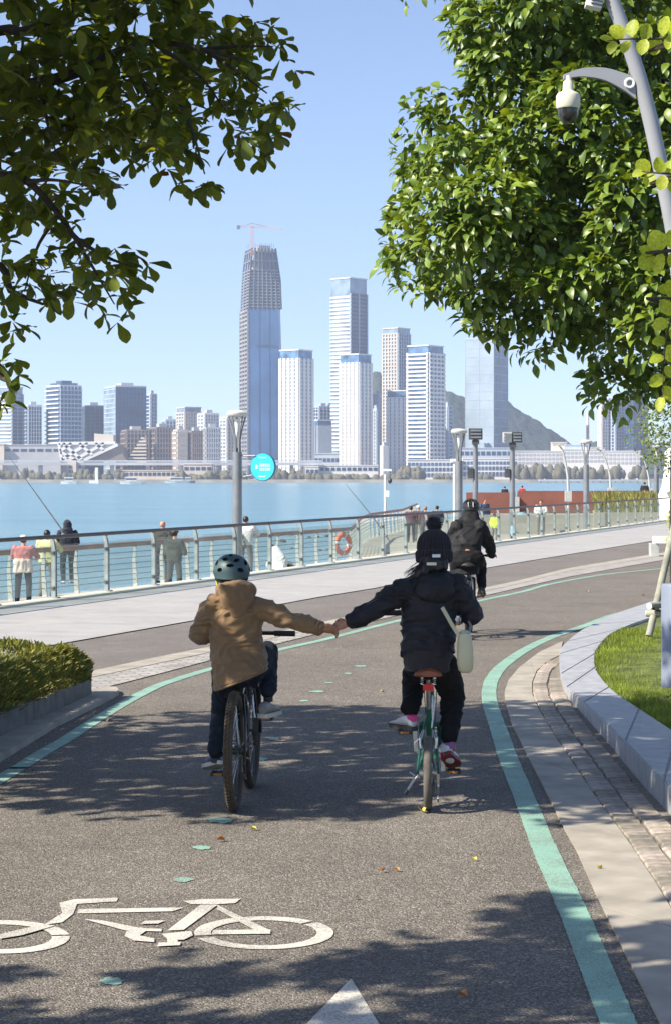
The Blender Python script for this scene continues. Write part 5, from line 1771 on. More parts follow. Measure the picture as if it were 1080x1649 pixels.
jk = as_part(organic(jp, 0.0065, 4, (0.017, 8, 13), 3), 'jacket', M_brownj, boy)
# hood hanging at the nape, with a rolled edge
hp = [('ell', at(381, 966, 11.865), (.098, .05, .075)), ('ell', at(381, 948, 11.90), (.090, .08, .055)), ('ell', at(363, 951, 11.93), (.06, .075, .05)), ('ell', at(399, 951, 11.93), (.055, .075, .05)), ('ell', at(383, 982, 11.855), (.055, .036, .05)), ('cap', at(358, 946, 11.86), at(378, 992, 11.845), .022, .016), ('cap', at(404, 946, 11.86), at(388, 992, 11.845), .022, .016)]
as_part(organic(hp, 0.007, 4, (0.009, 10, 9), 8), 'hood', M_brownj, jk)
mb = MB(); mb.torus(Rw + V((-.022, 0, .0)), Rw - Re, .036, .009, 20, 6); mb.build('cuff', M_brownj, jk)
mb = MB(); mb.tube([p + V((0, 0, -.004)) for p in oval(at(388, 1092, 11.90), .152, .176, tilt=.40)], .008, 6, closed=True); mb.build('hem', M_brownj, jk)
tp = [('ell', (Lh + Rh) / 2, (.135, .11, .09)), ('chain', [Lh, (Lh + Lk) / 2, Lk, (Lk + La) / 2, La + V((0, 0, .02))], [.085, .078, .064, .056, .05]), ('chain', [Rh, (Rh + Rk) / 2, Rk, (Rk + Ra) / 2, Ra + V((0, 0, .02))], [.085, .078, .066, .057, .05])]
as_part(organic(tp, 0.0075, 4, (0.010, 10, 14), 5), 'trousers', M_navy, boy)
M_shg = pm('shoe_grey', (0.30, 0.29, 0.27), 0.7, 0.15, 20)
M_shn = pm('shoe_navy', (0.20, 0.24, 0.32), 0.7, 0.4, 25, col2=(0.03, 0.04, 0.07))
M_sole = pm('sole_pale', (0.55, 0.53, 0.48), 0.7, 0.1, 10)
M_soled = pm('sole_dark', (0.06, 0.055, 0.05), 0.7, 0.1, 10)
shoe(boy, BPED[1] + V((-.015, -.15, .016)), BPED[1] + V((.065, .075, .020)), (0, 0, 1), .088, .085, M_shg, M_sole, 'grey right shoe on the raised pedal')
shoe(boy, BPED[-1] + V((.035, -.13, .07)), BPED[-1] + V((-.075, .065, .014)), (0, .35, 1), .098, .10, M_shn, M_sole, 'blue-grey left shoe on the lowered pedal')
for q, a in ((La, -1), (Ra, 1)):
    mb = MB(); mb.tube([q + V((0, 0, .01)), q - V((0, 0, .05))], [.028, .028], 12); mb.build('sock', pm('sock_dark', (0.05, 0.05, 0.06), 0.9, .1, 30), boy)


def helmet(parent, c, rx, ry, rz, fwd, m_shell, vents, m_in, drop=-0.35):
    """Shell with real cut vents over a dark liner."""
    fwd = Vector(fwd).normalized(); s = fwd.cross(V((0, 0, 1))).normalized(); up = s.cross(fwd)
    M = Matrix((s, fwd, up)).transposed()
    mb = MB(); c = V(c)
    nu, nv = 40, 18
    vs, fs = [], []
    for i in range(nv + 1):
        ph = math.asin(drop) + (math.pi / 2 - math.asin(drop)) * i / nv
        for k in range(nu):
            th = 2 * math.pi * k / nu
            x, y, z = rx * math.cos(ph) * math.cos(th), ry * math.cos(ph) * math.sin(th), rz * math.sin(ph)
            if i == 0: z += 0.02 * math.sin(th) * 1.0
            vs.append(c + M @ V((x, y, z)))
    for i in range(nv):
        for k in range(nu):
            k2 = (k + 1) % nu
            fs.append((i * nu + k, i * nu + k2, (i + 1) * nu + k2, (i + 1) * nu + k))
    fs.append(tuple(range(nu - 1, -1, -1)))
    mb.add(vs, fs, 0, True)
    o = mb.build('helmet', [m_shell, m_in], parent)
    # merge the pole, cut the vents
    bm = bmesh.new(); bm.from_mesh(o.data); bmesh.ops.remove_doubles(bm, verts=bm.verts, dist=1e-5); bmesh.ops.recalc_face_normals(bm, faces=bm.faces); bm.to_mesh(o.data); bm.free()
    off = base_of(parent)
    mc = MB()
    for (az, el, a, b, tw) in vents:
        th, ph = R(az), R(el)
        d = V((math.cos(ph) * math.sin(th), -math.cos(ph) * math.cos(th), math.sin(ph)))     # az 0 = straight back
        p = c + M @ V((d.x * rx, d.y * ry, d.z * rz))
        n = (M @ V((d.x / rx, d.y / ry, d.z / rz))).normalized()
        tx = n.cross(V((0, 0, 1))).normalized(); ty = n.cross(tx)
        tx2 = tx * math.cos(R(tw)) + ty * math.sin(R(tw)); ty2 = n.cross(tx2)
        mc.ell(p, (a, b, .022), Matrix((tx2, ty2, n)).transposed(), 14, 8)
    cut = bpy.data.objects.new('cut', mc.mesh('cut', m_in, off)); TMP.collection.objects.link(cut)
    tmp = bpy.data.objects.new('tmp', o.data.copy()); TMP.collection.objects.link(tmp)
    md = tmp.modifiers.new('b', 'BOOLEAN'); md.operation = 'DIFFERENCE'; md.object = cut; md.solver = 'EXACT'; md.use_self = True
    md.material_mode = 'TRANSFER'
    ev = evaluated(tmp)
    bpy.data.objects.remove(tmp); bpy.data.objects.remove(cut)
    ev.set_sharp_from_angle(angle=R(40))
    o.data = ev
    return o, M


M_teal_h = pm('helmet_teal', (0.05, 0.092, 0.10), 0.5, 0.06, 6)
M_inner = pm('helmet_inner', (0.006, 0.006, 0.007), 0.9)
vents = [(2, 12, .024, .011, 0), (-34, -3, .020, .013, 12), (36, -3, .024, .013, -12), (-20, 38, .020, .015, -25), (26, 34, .024, .013, 25), (-56, 24, .022, .016, -40), (64, 26, .026, .014, 30), (0, 62, .022, .010, 90), (-85, 5, .025, .012, 10), (85, 5, .025, .012, -10)]
hl, Mh = helmet(boy, hc + V((0, -.005, .012)), .108, .128, .098, (0.05, 1, -.12), M_teal_h, vents, M_inner, -.42)
mb = MB(); mb.torus(hc + V((0, -.01, -.035)), (0, -.12, 1), .085, .014, 30, 6); mb.build('liner', M_inner, hl)
mb = MB(); mb.tube([hc + V((-.088, -.02, -.03)), hc + V((-.08, -.03, -.08)), hc + V((-.05, .04, -.12))], .009, 6); mb.build('strap', pm('strap_lime', (0.45, 0.55, 0.05), .6), hl)
mb = MB(); hp_ = [('ell', hc + V((0, -.03, -.02)), (.082, .08, .075))]
as_part(organic(hp_, .008, 2), 'hair', M_hair, boy)

# ------------------------------------------------------------------ the girl in the knitted hat
M_blackj = cloth('black_jacket', (0.017, 0.0165, 0.021), 0.6, 0.12, 4, 0.0)
M_blackt = cloth('black_trousers', (0.006, 0.006, 0.007), 0.85, sheen=0)
M_inlay = cloth('inner_layer', (0.03, 0.026, 0.028), 0.9)
G0 = 11.82
gc = at(698, 886, 11.88); gr = 0.070
Ls, Le, Lw = at(660, 944, G0), at(604, 980, 11.80), at(559, 1003, 11.78)
Rs, Re, Rw = at(736, 941, G0), at(758, 988, 11.86), GP_(0.665, 1.085, 0.235)
pel = at(696, 1062, 11.80)
Lh, Rh = at(680, 1072, 11.82), at(713, 1072, 11.82)
Lk, La = at(667, 1088, 12.17), at(660, 1146, 11.98)
Rk, Ra = at(728, 1118, 12.08), at(722, 1192, 11.96)
cst = at(697, 945, G0)
prims = head_prims(gc, gr, (0, 1, -.05))
prims += [('cap', gc - V((0, .02, .05)), cst, .048, .055), ('chain', [cst, at(696, 1000, G0), pel], [.05, .055, .06]),
          ('chain', [Ls, Le, Lw], [.04, .036, .025]), ('chain', [Rs, Re, Rw], [.04, .036, .025]), ('cap', cst, Ls, .05, .04), ('cap', cst, Rs, .05, .04),
          ('chain', [Lh, Lk, La], [.06, .045, .032]), ('chain', [Rh, Rk, Ra], [.06, .045, .032]),
          ('cap', La, La + V((-.03, .02, -.05)), .03, .024), ('cap', Ra, Ra + V((.02, .03, -.05)), .03, .024)]
prims += hand(Lw, (-1, 0.06, -.34), (0.1, .8, -.55), 0.85, 48, -1)
prims += hand(Rw - V((0, .05, 0)), (0, 1, .05), (0, 0, -1), 0.85, 75, -1)
girl = person_root(organic(prims, 0.0055, 3), 'girl in black jacket and black knitted hat riding at right, left arm stretched out', gp(696, 1290), M_skin_tan)
rings = [oval(at(687, 1057, 11.82), .150, .125), oval(at(688, 1040, 11.83), .158, .13), oval(at(689, 1010, 11.84), .158, .125), oval(at(691, 980, 11.84), .160, .118), oval(at(695, 950, 11.84), .163, .11), oval(at(698, 934, 11.85), .142, .095), oval(at(699, 920, 11.87), .085, .08)]
jp = [('loft', rings), ('chain', [Ls + V((.01, 0, -.01)), (Ls + Le) / 2 + V((0, 0, .004)), Le, (Le + Lw) / 2, Lw + V((.03, 0, .01))], [.080, .070, .062, .057, .046]),
      ('chain', [Rs + V((-.01, 0, -.01)), Re, Rw - V((0, .1, 0))], [.074, .066, .05])]
jk = as_part(organic(jp, 0.0065, 4, (0.019, 7, 13), 21), 'jacket', M_blackj, girl)
hp = [('ell', at(699, 950, 11.74), (.115, .06, .075)), ('ell', at(699, 935, 11.78), (.11, .08, .05)), ('ell', at(680, 940, 11.80), (.06, .07, .05)), ('ell', at(720, 940, 11.80), (.06, .07, .05))]
as_part(organic(hp, 0.007, 4, (0.012, 9, 10), 12), 'hood', M_blackj, jk)
mb = MB(); mb.lathe([(.036, 0), (.045, .01), (.046, .03), (.040, .045)], Lw + V((.0, 0, 0)), 18, mat=(Le - Lw).to_track_quat('Z', 'Y').to_matrix()); mb.build('cuff', M_blackt, jk)
lp = [('loft', [oval(at(689, 1080, 11.80), .132, .115), oval(at(688, 1068, 11.81), .142, .12), oval(at(688, 1045, 11.82), .145, .12)])]
as_part(organic(lp, 0.008, 3, (0.008, 9, 9), 2), 'sweater_hem', M_inlay, girl)
tp = [('ell', (Lh + Rh) / 2 + V((0, 0, -.01)), (.14, .115, .085)), ('chain', [Lh, (Lh + Lk) / 2, Lk, (Lk + La) / 2, La + V((0, 0, .03))], [.088, .082, .075, .066, .058]), ('chain', [Rh, (Rh + Rk) / 2, Rk, (Rk + Ra) / 2, Ra + V((0, 0, .03))], [.09, .085, .074, .066, .056])]
as_part(organic(tp, 0.0075, 4, (0.012, 9, 13), 14), 'trousers', M_blackt, girl)
M_sock = pm('sock_purple', (0.25, 0.10, 0.26), 0.9, .1, 30)
for q in (La, Ra):
    mb = MB(); mb.tube([q + V((0, 0, .05)), q - V((0, 0, .045))], [.034, .036], 12); mb.build('sock', M_sock, girl)
M_shw = pm('shoe_white', (0.62, 0.62, 0.63), 0.6, 0.08, 15)
M_red = pm('sole_red', (0.16, 0.02, 0.025), 0.6, 0.1, 12)
M_pink = pm('heel_pink', (0.75, 0.08, 0.28), 0.6, 0.1, 12)
q = GPED[-1]
shoe(girl, q + V((.045, -.10, .018)), q + V((-.075, .085, .020)), (0, 0, 1), .085, .09, M_shw, M_soled, 'white left shoe with a pink heel tab on the raised pedal', M_pink)
q = GPED[1]
s2 = shoe(girl, q + V((-.050, -.125, .105)), q + V((.022, .075, .012)), (-.15, .62, .8), .09, .085, M_shw, M_red, 'white right shoe showing its red sole')
mb = MB(); c = q + V((-.026, -.05, .078)); fdir = V((.072, .19, -.113)).normalized(); up = V((-.15, .62, .8)); sd = fdir.cross(up).normalized(); up = sd.cross(fdir)
mb.ell(c - up * .006, (.026, .055, .006), Matrix((sd, fdir, up)).transposed(), 16, 8); mb.build('sole_window', M_shw, s2)
# hat: ribbed knit with turned brim, bobble and a small pale patch
M_knit = pm('knit_black', (0.016, 0.013, 0.018), 0.95, 0.2, 60, 0.4, 300, bdist=.002, sheen=.1)
NR = 30
def rib(th, z): return 1 + 0.028 * math.cos(NR * th)
hb0 = gc.z - .055
Mt = Matrix.Rotation(R(-6), 3, 'X')
hat_c = V((gc.x, gc.y - .004, hb0 - .002))
mb = MB(); mb.lathe([(.103, -.016), (.112, -.008), (.116, .03), (.115, .050), (.109, .058), (.104, .060), (.107, .078), (.104, .11), (.094, .142), (.074, .17), (.044, .19), (.012, .198)], hat_c, 240, mat=Mt * .92, rib=rib)
hat = mb.build('knitted_hat', M_knit, girl)
bc = hat_c + Mt @ V((0, 0, .210))
mb = MB(); rng = random.Random(8)
mb.ell(bc, .042, nu=20, nv=12)
for k in range(700):
    v = V((rng.gauss(0, 1), rng.gauss(0, 1), rng.gauss(0, 1))).normalized(); t_ = v.orthogonal().normalized() * .0025
    e = bc + v * rng.uniform(.044, .056) + V((rng.gauss(0, .004), rng.gauss(0, .004), rng.gauss(0, .004)))
    mb.add([bc + v * .036 - t_, bc + v * .036 + t_, e], [(0, 1, 2)])
mb.build('bobble', M_knit, hat)
mb = MB()
for a0 in range(6):
    a = R(-100 + a0 * 4 + 2); a2 = R(-100 + (a0 + 1) * 4 + 2); r_ = .1125
    P4 = [hat_c + Mt @ V((r_ * math.cos(aa), r_ * math.sin(aa), z)) for aa, z in ((a, .008), (a2, .008), (a2, .026), (a, .026))]
    mb.add(P4, [(0, 1, 2, 3)])
mb.build('patch', M_whitepaint, hat)
# long dark hair from under the hat, wisps to the left, and a pale hair tie
hpz = [('ell', at(699, 905, 11.84), (.085, .07, .06)), ('chain', [at(690, 905, 11.81), at(680, 920, 11.78), at(668, 928, 11.77)], [.05, .035, .014]), ('ell', at(700, 912, 11.82), (.075, .055, .045))]
hr_ = as_part(organic(hpz, .006, 3, (.008, 30, 4), 3), 'hair', M_hair, girl)
mb = MB(); rng = random.Random(5)
for k in range(70):
    s0 = at(rng.uniform(676, 700), rng.uniform(900, 912), 11.78); e = at(rng.uniform(648, 672), rng.uniform(920, 936), 11.76)
    mid = (s0 + e) / 2 + V((rng.uniform(-.02, .02), -.01, rng.uniform(-.005, .02)))
    mb.tube(spline([s0, mid, e], 6), [.0016, .0016, .0015, .0012, .0009, .0005], 4)
mb.build('wisps', M_hair, hr_)
mb = MB(); mb.box(at(694, 908, 11.745), (.055, .012, .016)); mb.build('hair_clip', pm('clip_cream', (0.7, 0.62, 0.5), .5), hr_)
# cream shoulder bag
bag = thing('shoulder_bag', 'cream shoulder bag hanging at the girl\'s right hip', 'bag', at(748, 1083, 11.68))
M_bag = pm('bag_cream', (0.50, 0.47, 0.31), 0.55, 0.06, 6, 0.15, 90, bdist=.002)
rings = []
for (v, hw, hd) in ((1083, 7, .03), (1079, 11.5, .042), (1068, 13.5, .05), (1045, 13, .048), (1028, 11.5, .042), (1019, 9, .032), (1015, 5, .02)):
    rings.append(oval(at(748 - (v - 1050) * -.02, v, 11.68), hw / F * 11.68, hd, p=3))
mb = MB(); mb.loft(rings); mb.build('body', M_bag, bag)
mb = MB(); st_pts = [at(737, 1022, 11.66), at(728, 1008, 11.66), at(719, 992, 11.66), at(711, 978, 11.665)]
rr = []
for p in spline(st_pts, 8):
    p = V(p); rr.append([p + V((-.009, -.004, -.006)), p + V((.009, -.004, .006)), p + V((.009, .003, .006)), p + V((-.009, .003, -.006))])
mb.loft(rr, smooth=False); mb.build('strap', M_bag, bag)
mb = MB(); mb.tube([at(754, 1020, 11.69), at(757, 1008, 11.75), at(752, 996, 11.85)], .008, 6); mb.build('strap_loop', pm('strap_grey', (0.2, 0.2, 0.19), .6), bag)
mb = MB(); mb.tube(rings[-2] , .003, 5, closed=True); mb.build('zip', M_chr, bag)

# ------------------------------------------------------------------ the leading adult
M_char = cloth('charcoal_jacket', (0.013, 0.0135, 0.016), 0.7, 0.08, 4, 0.0)
A0 = 24.55
ac = at(757.5, 819, 24.75); ar = .072
Ls, Le, Lw = at(733, 846, A0), at(723, 880, 24.65), AP_(0.77, 0.965, -.26)
Rs, Re, Rw = at(774, 846, A0), at(788, 880, 24.7), AP_(0.77, 0.965, .26)
pel = AP_(0.24, 0.93)
Lh, Rh = pel + V((-.10, 0.03, 0)), pel + V((.10, .03, 0))
La, Ra = APED[-1] + V((-.01, -.05, .13)), APED[1] + V((.01, -.05, .13))
Lk, Rk = (Lh + La) / 2 + V((-.02, .16, .02)), (Rh + Ra) / 2 + V((.03, .26, .08))
cst = at(754, 846, A0)
prims = head_prims(ac, ar, (0.1, 1, -.1))
prims += [('cap', ac - V((0, .01, .06)), cst, .045, .05), ('chain', [cst, at(750, 880, A0), pel], [.04, .05, .06]), ('chain', [Ls, Le, Lw], [.035, .035, .03]), ('chain', [Rs, Re, Rw], [.035, .035, .03]),
          ('cap', cst, Ls, .03, .03), ('cap', cst, Rs, .03, .03), ('chain', [Lh, Lk, La], [.055, .045, .035]), ('chain', [Rh, Rk, Ra], [.055, .045, .035])]
prims += hand(Lw - V((0, .05, 0)), (0, 1, 0), (0, 0, -1), 1.0, 70, 1) + hand(Rw - V((0, .05, -.01)), (0.1, 1, -.2), (0, 0, -1), 1.0, 70, -1)
adult = person_root(organic(prims, 0.008, 3), 'adult cyclist in charcoal jacket and black helmet riding ahead of the children', AP_(0.3, 0), M_skin_tan)
rings = [oval(at(747, 924, 24.42), .172, .20), oval(at(747, 912, 24.44), .178, .185), oval(at(748, 898, 24.48), .185, .15), oval(at(749, 875, 24.52), .195, .15), oval(at(752, 852, 24.6), .20, .135), oval(at(754, 841, 24.62), .165, .12), oval(at(756, 831, 24.66), .105, .10), oval(at(757, 824, 24.7), .09, .09)]
jp = [('loft', rings), ('chain', [Ls + V((.02, 0, -.02)), Le, Lw - V((0, .08, 0))], [.09, .08, .05]), ('chain', [Rs + V((-.02, 0, -.02)), Re, Rw - V((0, .08, 0))], [.09, .075, .048])]
as_part(organic(jp, 0.011, 4, (.016, 7, 9), 31), 'jacket', M_char, adult)
tp = [('ell', pel + V((0, .02, -.02)), (.17, .14, .12)), ('chain', [Lh, (Lh + Lk) / 2, Lk, La], [.1, .09, .075, .055]), ('chain', [Rh, (Rh + Rk) / 2, Rk, Ra], [.1, .09, .075, .055])]
as_part(organic(tp, 0.011, 4, (.012, 7, 9), 37), 'trousers', M_blackt, adult)
for k in (-1, 1): shoe(adult, APED[k] + V((0, -.16, .016)), APED[k] + V((.02 * k, .11, .016)), (0, 0, 1), .1, .095, M_shn if k < 0 else M_soled, M_soled)
M_bh = pm('helmet_black', (0.02, 0.02, 0.022), 0.35, 0.1, 6)
vt2 = [(0, 40, .02, .045, 0), (-28, 38, .018, .05, 0), (28, 38, .018, .05, 0), (-60, 36, .02, .05, 0), (60, 36, .02, .05, 0), (0, 75, .02, .04, 0), (-15, 12, .03, .012, 0), (20, 12, .03, .012, 0)]
hl, _ = helmet(adult, ac + V((0, -.005, .022)), .108, .14, .098, (0.1, 1, -.1), M_bh, vt2, M_inner, -.3)
mb = MB()
for a in (-22, 8): mb.tube([ac + V((.112 * math.sin(R(a)), -.142 * math.cos(R(a)), .02 + .02 * q)) for q in range(4)], .005, 5)
mb.build('reflective_trim', M_whitepaint, hl)
as_part(organic([('ell', ac + V((0, -.03, -.03)), (.086, .085, .08))], .01, 2), 'hair', M_hair, adult)


# ------------------------------------------------------------------ people on the lower walkway and the plaza
def bystander(u, vfeet, vhead, d, z, label, top, legs, facing=90, hair=M_hair, skin=M_skin, hood=False, arms='front', extra=None, lean=0.0, sit=False, cap=None, sk=None, wide=1.18):
    """Standing figure: head at row vhead, feet on height z at distance d. facing in degrees, 90 = away from the camera."""
    X = at(u, 0, d).x
    ht = zpx(vhead, d) - z
    s_ = ht / 1.70
    fw = V((math.cos(R(facing)), math.sin(R(facing)), 0)); sd = V((fw.y, -fw.x, 0))
    b = V((X, d, z))
    def q(x, y, zz): return b + sd * x * s_ * wide + fw * (y + lean * max(0, zz - .9)) * s_ + V((0, 0, zz * s_))
    hc_ = q(0, .03, 1.575); r_ = .077 * s_
    if sit:
        hp_, kn, an = .45, (.45, .5), (.5, .1)
    pl_ = q(0, 0, .92); ct = q(0, 0, 1.32)
    jL, jR = [], []
    for k, lst in ((-1, jL), (1, jR)):
        lst += [q(.18 * k, 0, 1.38)]
        if arms == 'front': lst += [q(.25 * k, .06, 1.10), q(.13 * k, .28, 1.05)]
        elif arms == 'down': lst += [q(.24 * k, -.02, 1.10), q(.22 * k, .08, .85)]
        elif arms == 'rail': lst += [q(.27 * k, .16, 1.18), q(.16 * k, .4, 1.12)]
        elif arms == 'up': lst += [q(.25 * k, .1, 1.15), q(.08 * k, .22, 1.42)]
    lg = []
    for k in (-1, 1):
        lg.append([q(.09 * k, 0, .90), q(.11 * k, .02 + .03 * k, .50), q(.11 * k, -.02 + .06 * k, .09)])
    pr = head_prims(hc_, r_, fw)
    pr += [('cap', hc_ - V((0, 0, .06 * s_)), ct, .05 * s_, .06 * s_), ('chain', [ct, q(0, 0, 1.1), pl_], [.1 * s_, .1 * s_, .1 * s_])]
    for j in (jL, jR): pr += [('cap', ct, j[0], .06 * s_, .05 * s_), ('chain', j, [.045 * s_, .04 * s_, .028 * s_])]
    for l in lg: pr.append(('chain', l, [.07 * s_, .05 * s_, .035 * s_]))
    for j in (jL, jR):
        dd = (j[2] - j[1]).normalized(); pr += hand(j[2], dd, V((0, 0, -1)) if abs(dd.z) < .8 else -fw, .95 * s_, 40, 1 if j is jL else -1)
    o = person_root(organic(pr, .016, 2), label, b, skin, 'people beyond the glass railing')
    face_bits(o, hc_, r_, fw)
    def ov(c, w, h): return oval(c, w * s_ * wide, h * s_, yaw=math.atan2(sd.y, sd.x))
    jp_ = [('loft', [ov(q(0, 0, .86), .185, .13), ov(q(0, 0, 1.0), .19, .135), ov(q(0, 0, 1.22), .20, .13), ov(q(0, 0, 1.36), .19, .115), ov(q(0, 0, 1.44), .1, .085)])]
    for j in (jL, jR): jp_.append(('chain', [j[0], j[1], j[1] + (j[2] - j[1]) * .85], [.082 * s_, .07 * s_, .05 * s_]))
    as_part(organic(jp_, .018, 3, (.014, 6, 9), u), 'jacket', top, o)
    tp_ = [('ell', pl_, (.17 * s_, .14 * s_, .12 * s_))] + [('chain', [l[0], l[1], l[2] + V((0, 0, .02))], [.1 * s_, .08 * s_, .065 * s_]) for l in lg]
    as_part(organic(tp_, .02, 3), 'trousers', legs, o)
    for l in lg:
        hl_ = V((l[2].x, l[2].y, z)); shoe(o, hl_ - fw * .08 * s_, hl_ + fw * .18 * s_, (0, 0, 1), .1 * s_, .09 * s_, sk or M_soled, M_soled)
    if hood:
        hd_ = [('ell', hc_ + V((0, 0, .02 * s_)) - fw * .03 * s_, (.12 * s_, .13 * s_, .15 * s_)), ('ell', hc_ - V((0, 0, .12 * s_)) - fw * .04 * s_, (.15 * s_, .13 * s_, .12 * s_))]
        as_part(organic(hd_, .016, 3, (.012, 8, 8), 3), 'hood', top, o)
    elif hair is not None:
        as_part(organic([('ell', hc_ + V((0, 0, .03 * s_)) - fw * .02 * s_, (.088 * s_, .095 * s_, .095 * s_))], .014, 2, (.006, 30, 30), 1), 'hair', hair, o)
    if cap is not None:
        mb = MB(); mb.lathe([(.098 * s_, .035 * s_), (.1 * s_, .06 * s_), (.085 * s_, .11 * s_), (.04 * s_, .135 * s_)], hc_, 18); cp = mb.build('cap', cap, o)
        mb = MB(); mb.ell(hc_ + fw * .12 * s_ + V((0, 0, .045 * s_)), (.07 * s_, .08 * s_, .008 * s_), nu=12, nv=6); mb.build('peak', cap, cp)
    return o, q, s_


M_pinkt = cloth('pink_top', (0.48, 0.17, 0.17)); M_creamt = cloth('cream_wrap', (0.68, 0.56, 0.50)); M_limet = cloth('lime_jacket', (0.62, 0.62, 0.28)); M_greytr = cloth('grey_trousers', (0.17, 0.155, 0.14))
M_navyj = cloth('navy_hoodie', (0.018, 0.022, 0.036)); M_olive = cloth('olive_jacket', (0.045, 0.05, 0.045)); M_whites = cloth('white_shirt', (0.66, 0.66, 0.65)); M_hiviz = cloth('hi_vis', (0.55, 0.75, 0.04)); M_blues = cloth('pale_blue_top', (0.25, 0.42, 0.55)); M_redt = cloth('red_top', (0.5, 0.03, 0.03)); M_plum = cloth('plum_coat', (0.10, 0.055, 0.07))
def dz(vh, ht, z): return (z + ht - H) * F / (HV - vh)      # distance at which a figure of height ht tops out at row vh
def by(u, vh, ht, label, top, legs, z=LZ, **k):
    d = dz(vh, ht, z)
    return bystander(u, 0, vh, d, z, label, top, legs, **k)
p, q, s_ = by(38, 862, 1.52, 'person in a pink top with a cream coat tied at the waist, at far left', M_pinkt, M_navy, cap=pm('cap_white', (0.6, .57, .52), .8), arms='rail', facing=80)
as_part(organic([('loft', [oval(q(0, 0, .78), .25 * s_, .19 * s_), oval(q(0, 0, .92), .24 * s_, .18 * s_), oval(q(0, -.02, 1.08), .23 * s_, .17 * s_), oval(q(0, 0, 1.14), .2 * s_, .14 * s_)])], .018, 3, (.03, 6, 4), 2), 'tied_coat', M_creamt, p)
by(76, 853, 1.56, 'person with black hair in a pale lime jacket, second from left', M_limet, M_greytr, arms='rail', facing=75)
p_ang, q_ang, s_ang = by(109, 839, 1.64, 'hooded angler in a long navy hoodie holding a fishing rod', M_navyj, M_navy, hood=True, arms='front', facing=110, sk=M_whites)
by(262, 838, 1.65, 'bald man in a dark jacket looking out from the railing', M_olive, M_navy, hair=None, arms='down', facing=70, skin=M_skin)
by(281, 852, 1.56, 'person in a dark olive coat standing right beside the bald man', M_olive, M_olive, arms='front', facing=60, cap=M_olive)
by(396, 831, 1.68, 'man in a white shirt at the railing behind the boy\'s helmet', M_whites, M_greytr, arms='rail', facing=75)
# someone crouching in white by the railing
d = 53.0
X = at(450, 0, d).x; b = V((X, d, LZ))
pr = head_prims(b + V((-.10, .35, .86)), .08, (0, .8, -.6)) + [('chain', [b + V((-.08, .25, .76)), b + V((0, .05, .62)), b + V((.03, -.15, .35))], [.08, .12, .14]), ('chain', [b + V((.1, -.1, .32)), b + V((.16, .3, .5)), b + V((.13, .12, .07))], [.09, .07, .04]), ('chain', [b + V((-.08, -.1, .32)), b + V((-.15, .3, .5)), b + V((-.12, .12, .07))], [.09, .07, .04]),
    ('chain', [b + V((-.2, .2, .7)), b + V((-.28, .4, .5)), b + V((-.2, .6, .35))], [.06, .05, .035]), ('chain', [b + V((.12, .2, .7)), b + V((.2, .42, .5)), b + V((.1, .6, .35))], [.06, .05, .035])]
pr += hand(b + V((-.2, .6, .35)), (0, .6, -.8), (0, -.8, -.6), 1, 40, 1) + hand(b + V((.1, .6, .35)), (0, .6, -.8), (0, -.8, -.6), 1, 40, -1)
o = person_root(organic(pr, .016, 2), 'person crouching under a white hooded coat beside the railing', b, M_skin, 'people beyond the glass railing')
as_part(organic([('chain', [b + V((-.1, .33, .88)), b + V((-.05, .2, .74)), b + V((0, .02, .6)), b + V((.02, -.14, .34)), b + V((.05, -.16, .2))], [.13, .17, .21, .23, .2]), ('chain', [b + V((-.2, .2, .7)), b + V((-.28, .4, .5)), b + V((-.2, .55, .38))], [.09, .08, .06])], .018, 3, (.03, 5, 5), 3), 'coat', M_whites, o)
as_part(organic([('chain', [b + V((.14, -.05, .3)), b + V((.17, .3, .5)), b + V((.14, .12, .1))], [.12, .1, .07]), ('chain', [b + V((-.1, -.05, .3)), b + V((-.15, .3, .5)), b + V((-.12, .12, .1))], [.12, .1, .07])], .018, 2), 'trousers', M_greytr, o)
for k in (-.13, .13): shoe(o, b + V((k, .02, 0)), b + V((k, .28, 0)), (0, 0, 1), .1, .09, M_soled, M_soled)
bk = thing('backpack', 'dark backpack on the ground beside the crouching person in white', 'bag', (at(467, 0, 53).x, 53, LZ))
as_part(organic([('ell', V((at(467, 0, 53).x, 53, LZ + .28)), (.2, .15, .28)), ('ell', V((at(467, 0, 53).x, 52.86, LZ + .2)), (.13, .08, .14))], .02, 2, (.01, 8, 8), 4), 'body', M_olive, bk)
mb = MB(); c = V((at(467, 0, 53).x, 53, LZ + .56)); mb.torus(c, (0, 1, 0), .05, .012, 16, 6); mb.build('handle', M_olive, bk)
# pier people
by(661, 815, 1.55, 'person in plum coat, leftmost of the row behind the knitted hat', M_plum, M_navy, arms='down', facing=90)
by(673, 814, 1.55, 'person with a white bonnet in the row behind the knitted hat', M_plum, M_greytr, arms='down', hair=None, cap=pm('bonnet', (.65, .62, .58), .9))
by(684, 815, 1.55, 'fair-haired person at the right of the row behind the knitted hat', M_plum, M_olive, arms='down', hair=pm('hair_fair', (.25, .16, .08), .7))
by(703, 814, 1.55, 'dark lone figure on the pier left of the lamp', M_navyj, M_navy, arms='down')
by(779, 803, 1.72, 'man in dark blue just right of the leading cyclist, behind the glass', cloth('blue_coat', (.05, .07, .13)), M_greytr, facing=-60, arms='down', skin=M_skin)
by(795, 826, 1.30, 'child in a bright hi-vis vest behind the glass railing', M_hiviz, M_greytr, facing=40, arms='down')
by(825, 840, 1.1, 'child in pale blue sitting height figure behind the glass railing', M_blues, M_navy, facing=10, arms='front')
by(870, 805, 1.68, 'woman in a white top facing the promenade behind the railing', M_whites, M_greytr, facing=-95, arms='front')
bystander(812, 0, 783, 112, 0.35, 'person in dark blue sitting on the terrace above the rust wall', M_navyj, M_navy, arms='down')
bystander(840, 0, 782, 112, 0.35, 'person in red on the terrace above the rust wall', M_redt, M_navy, arms='down')
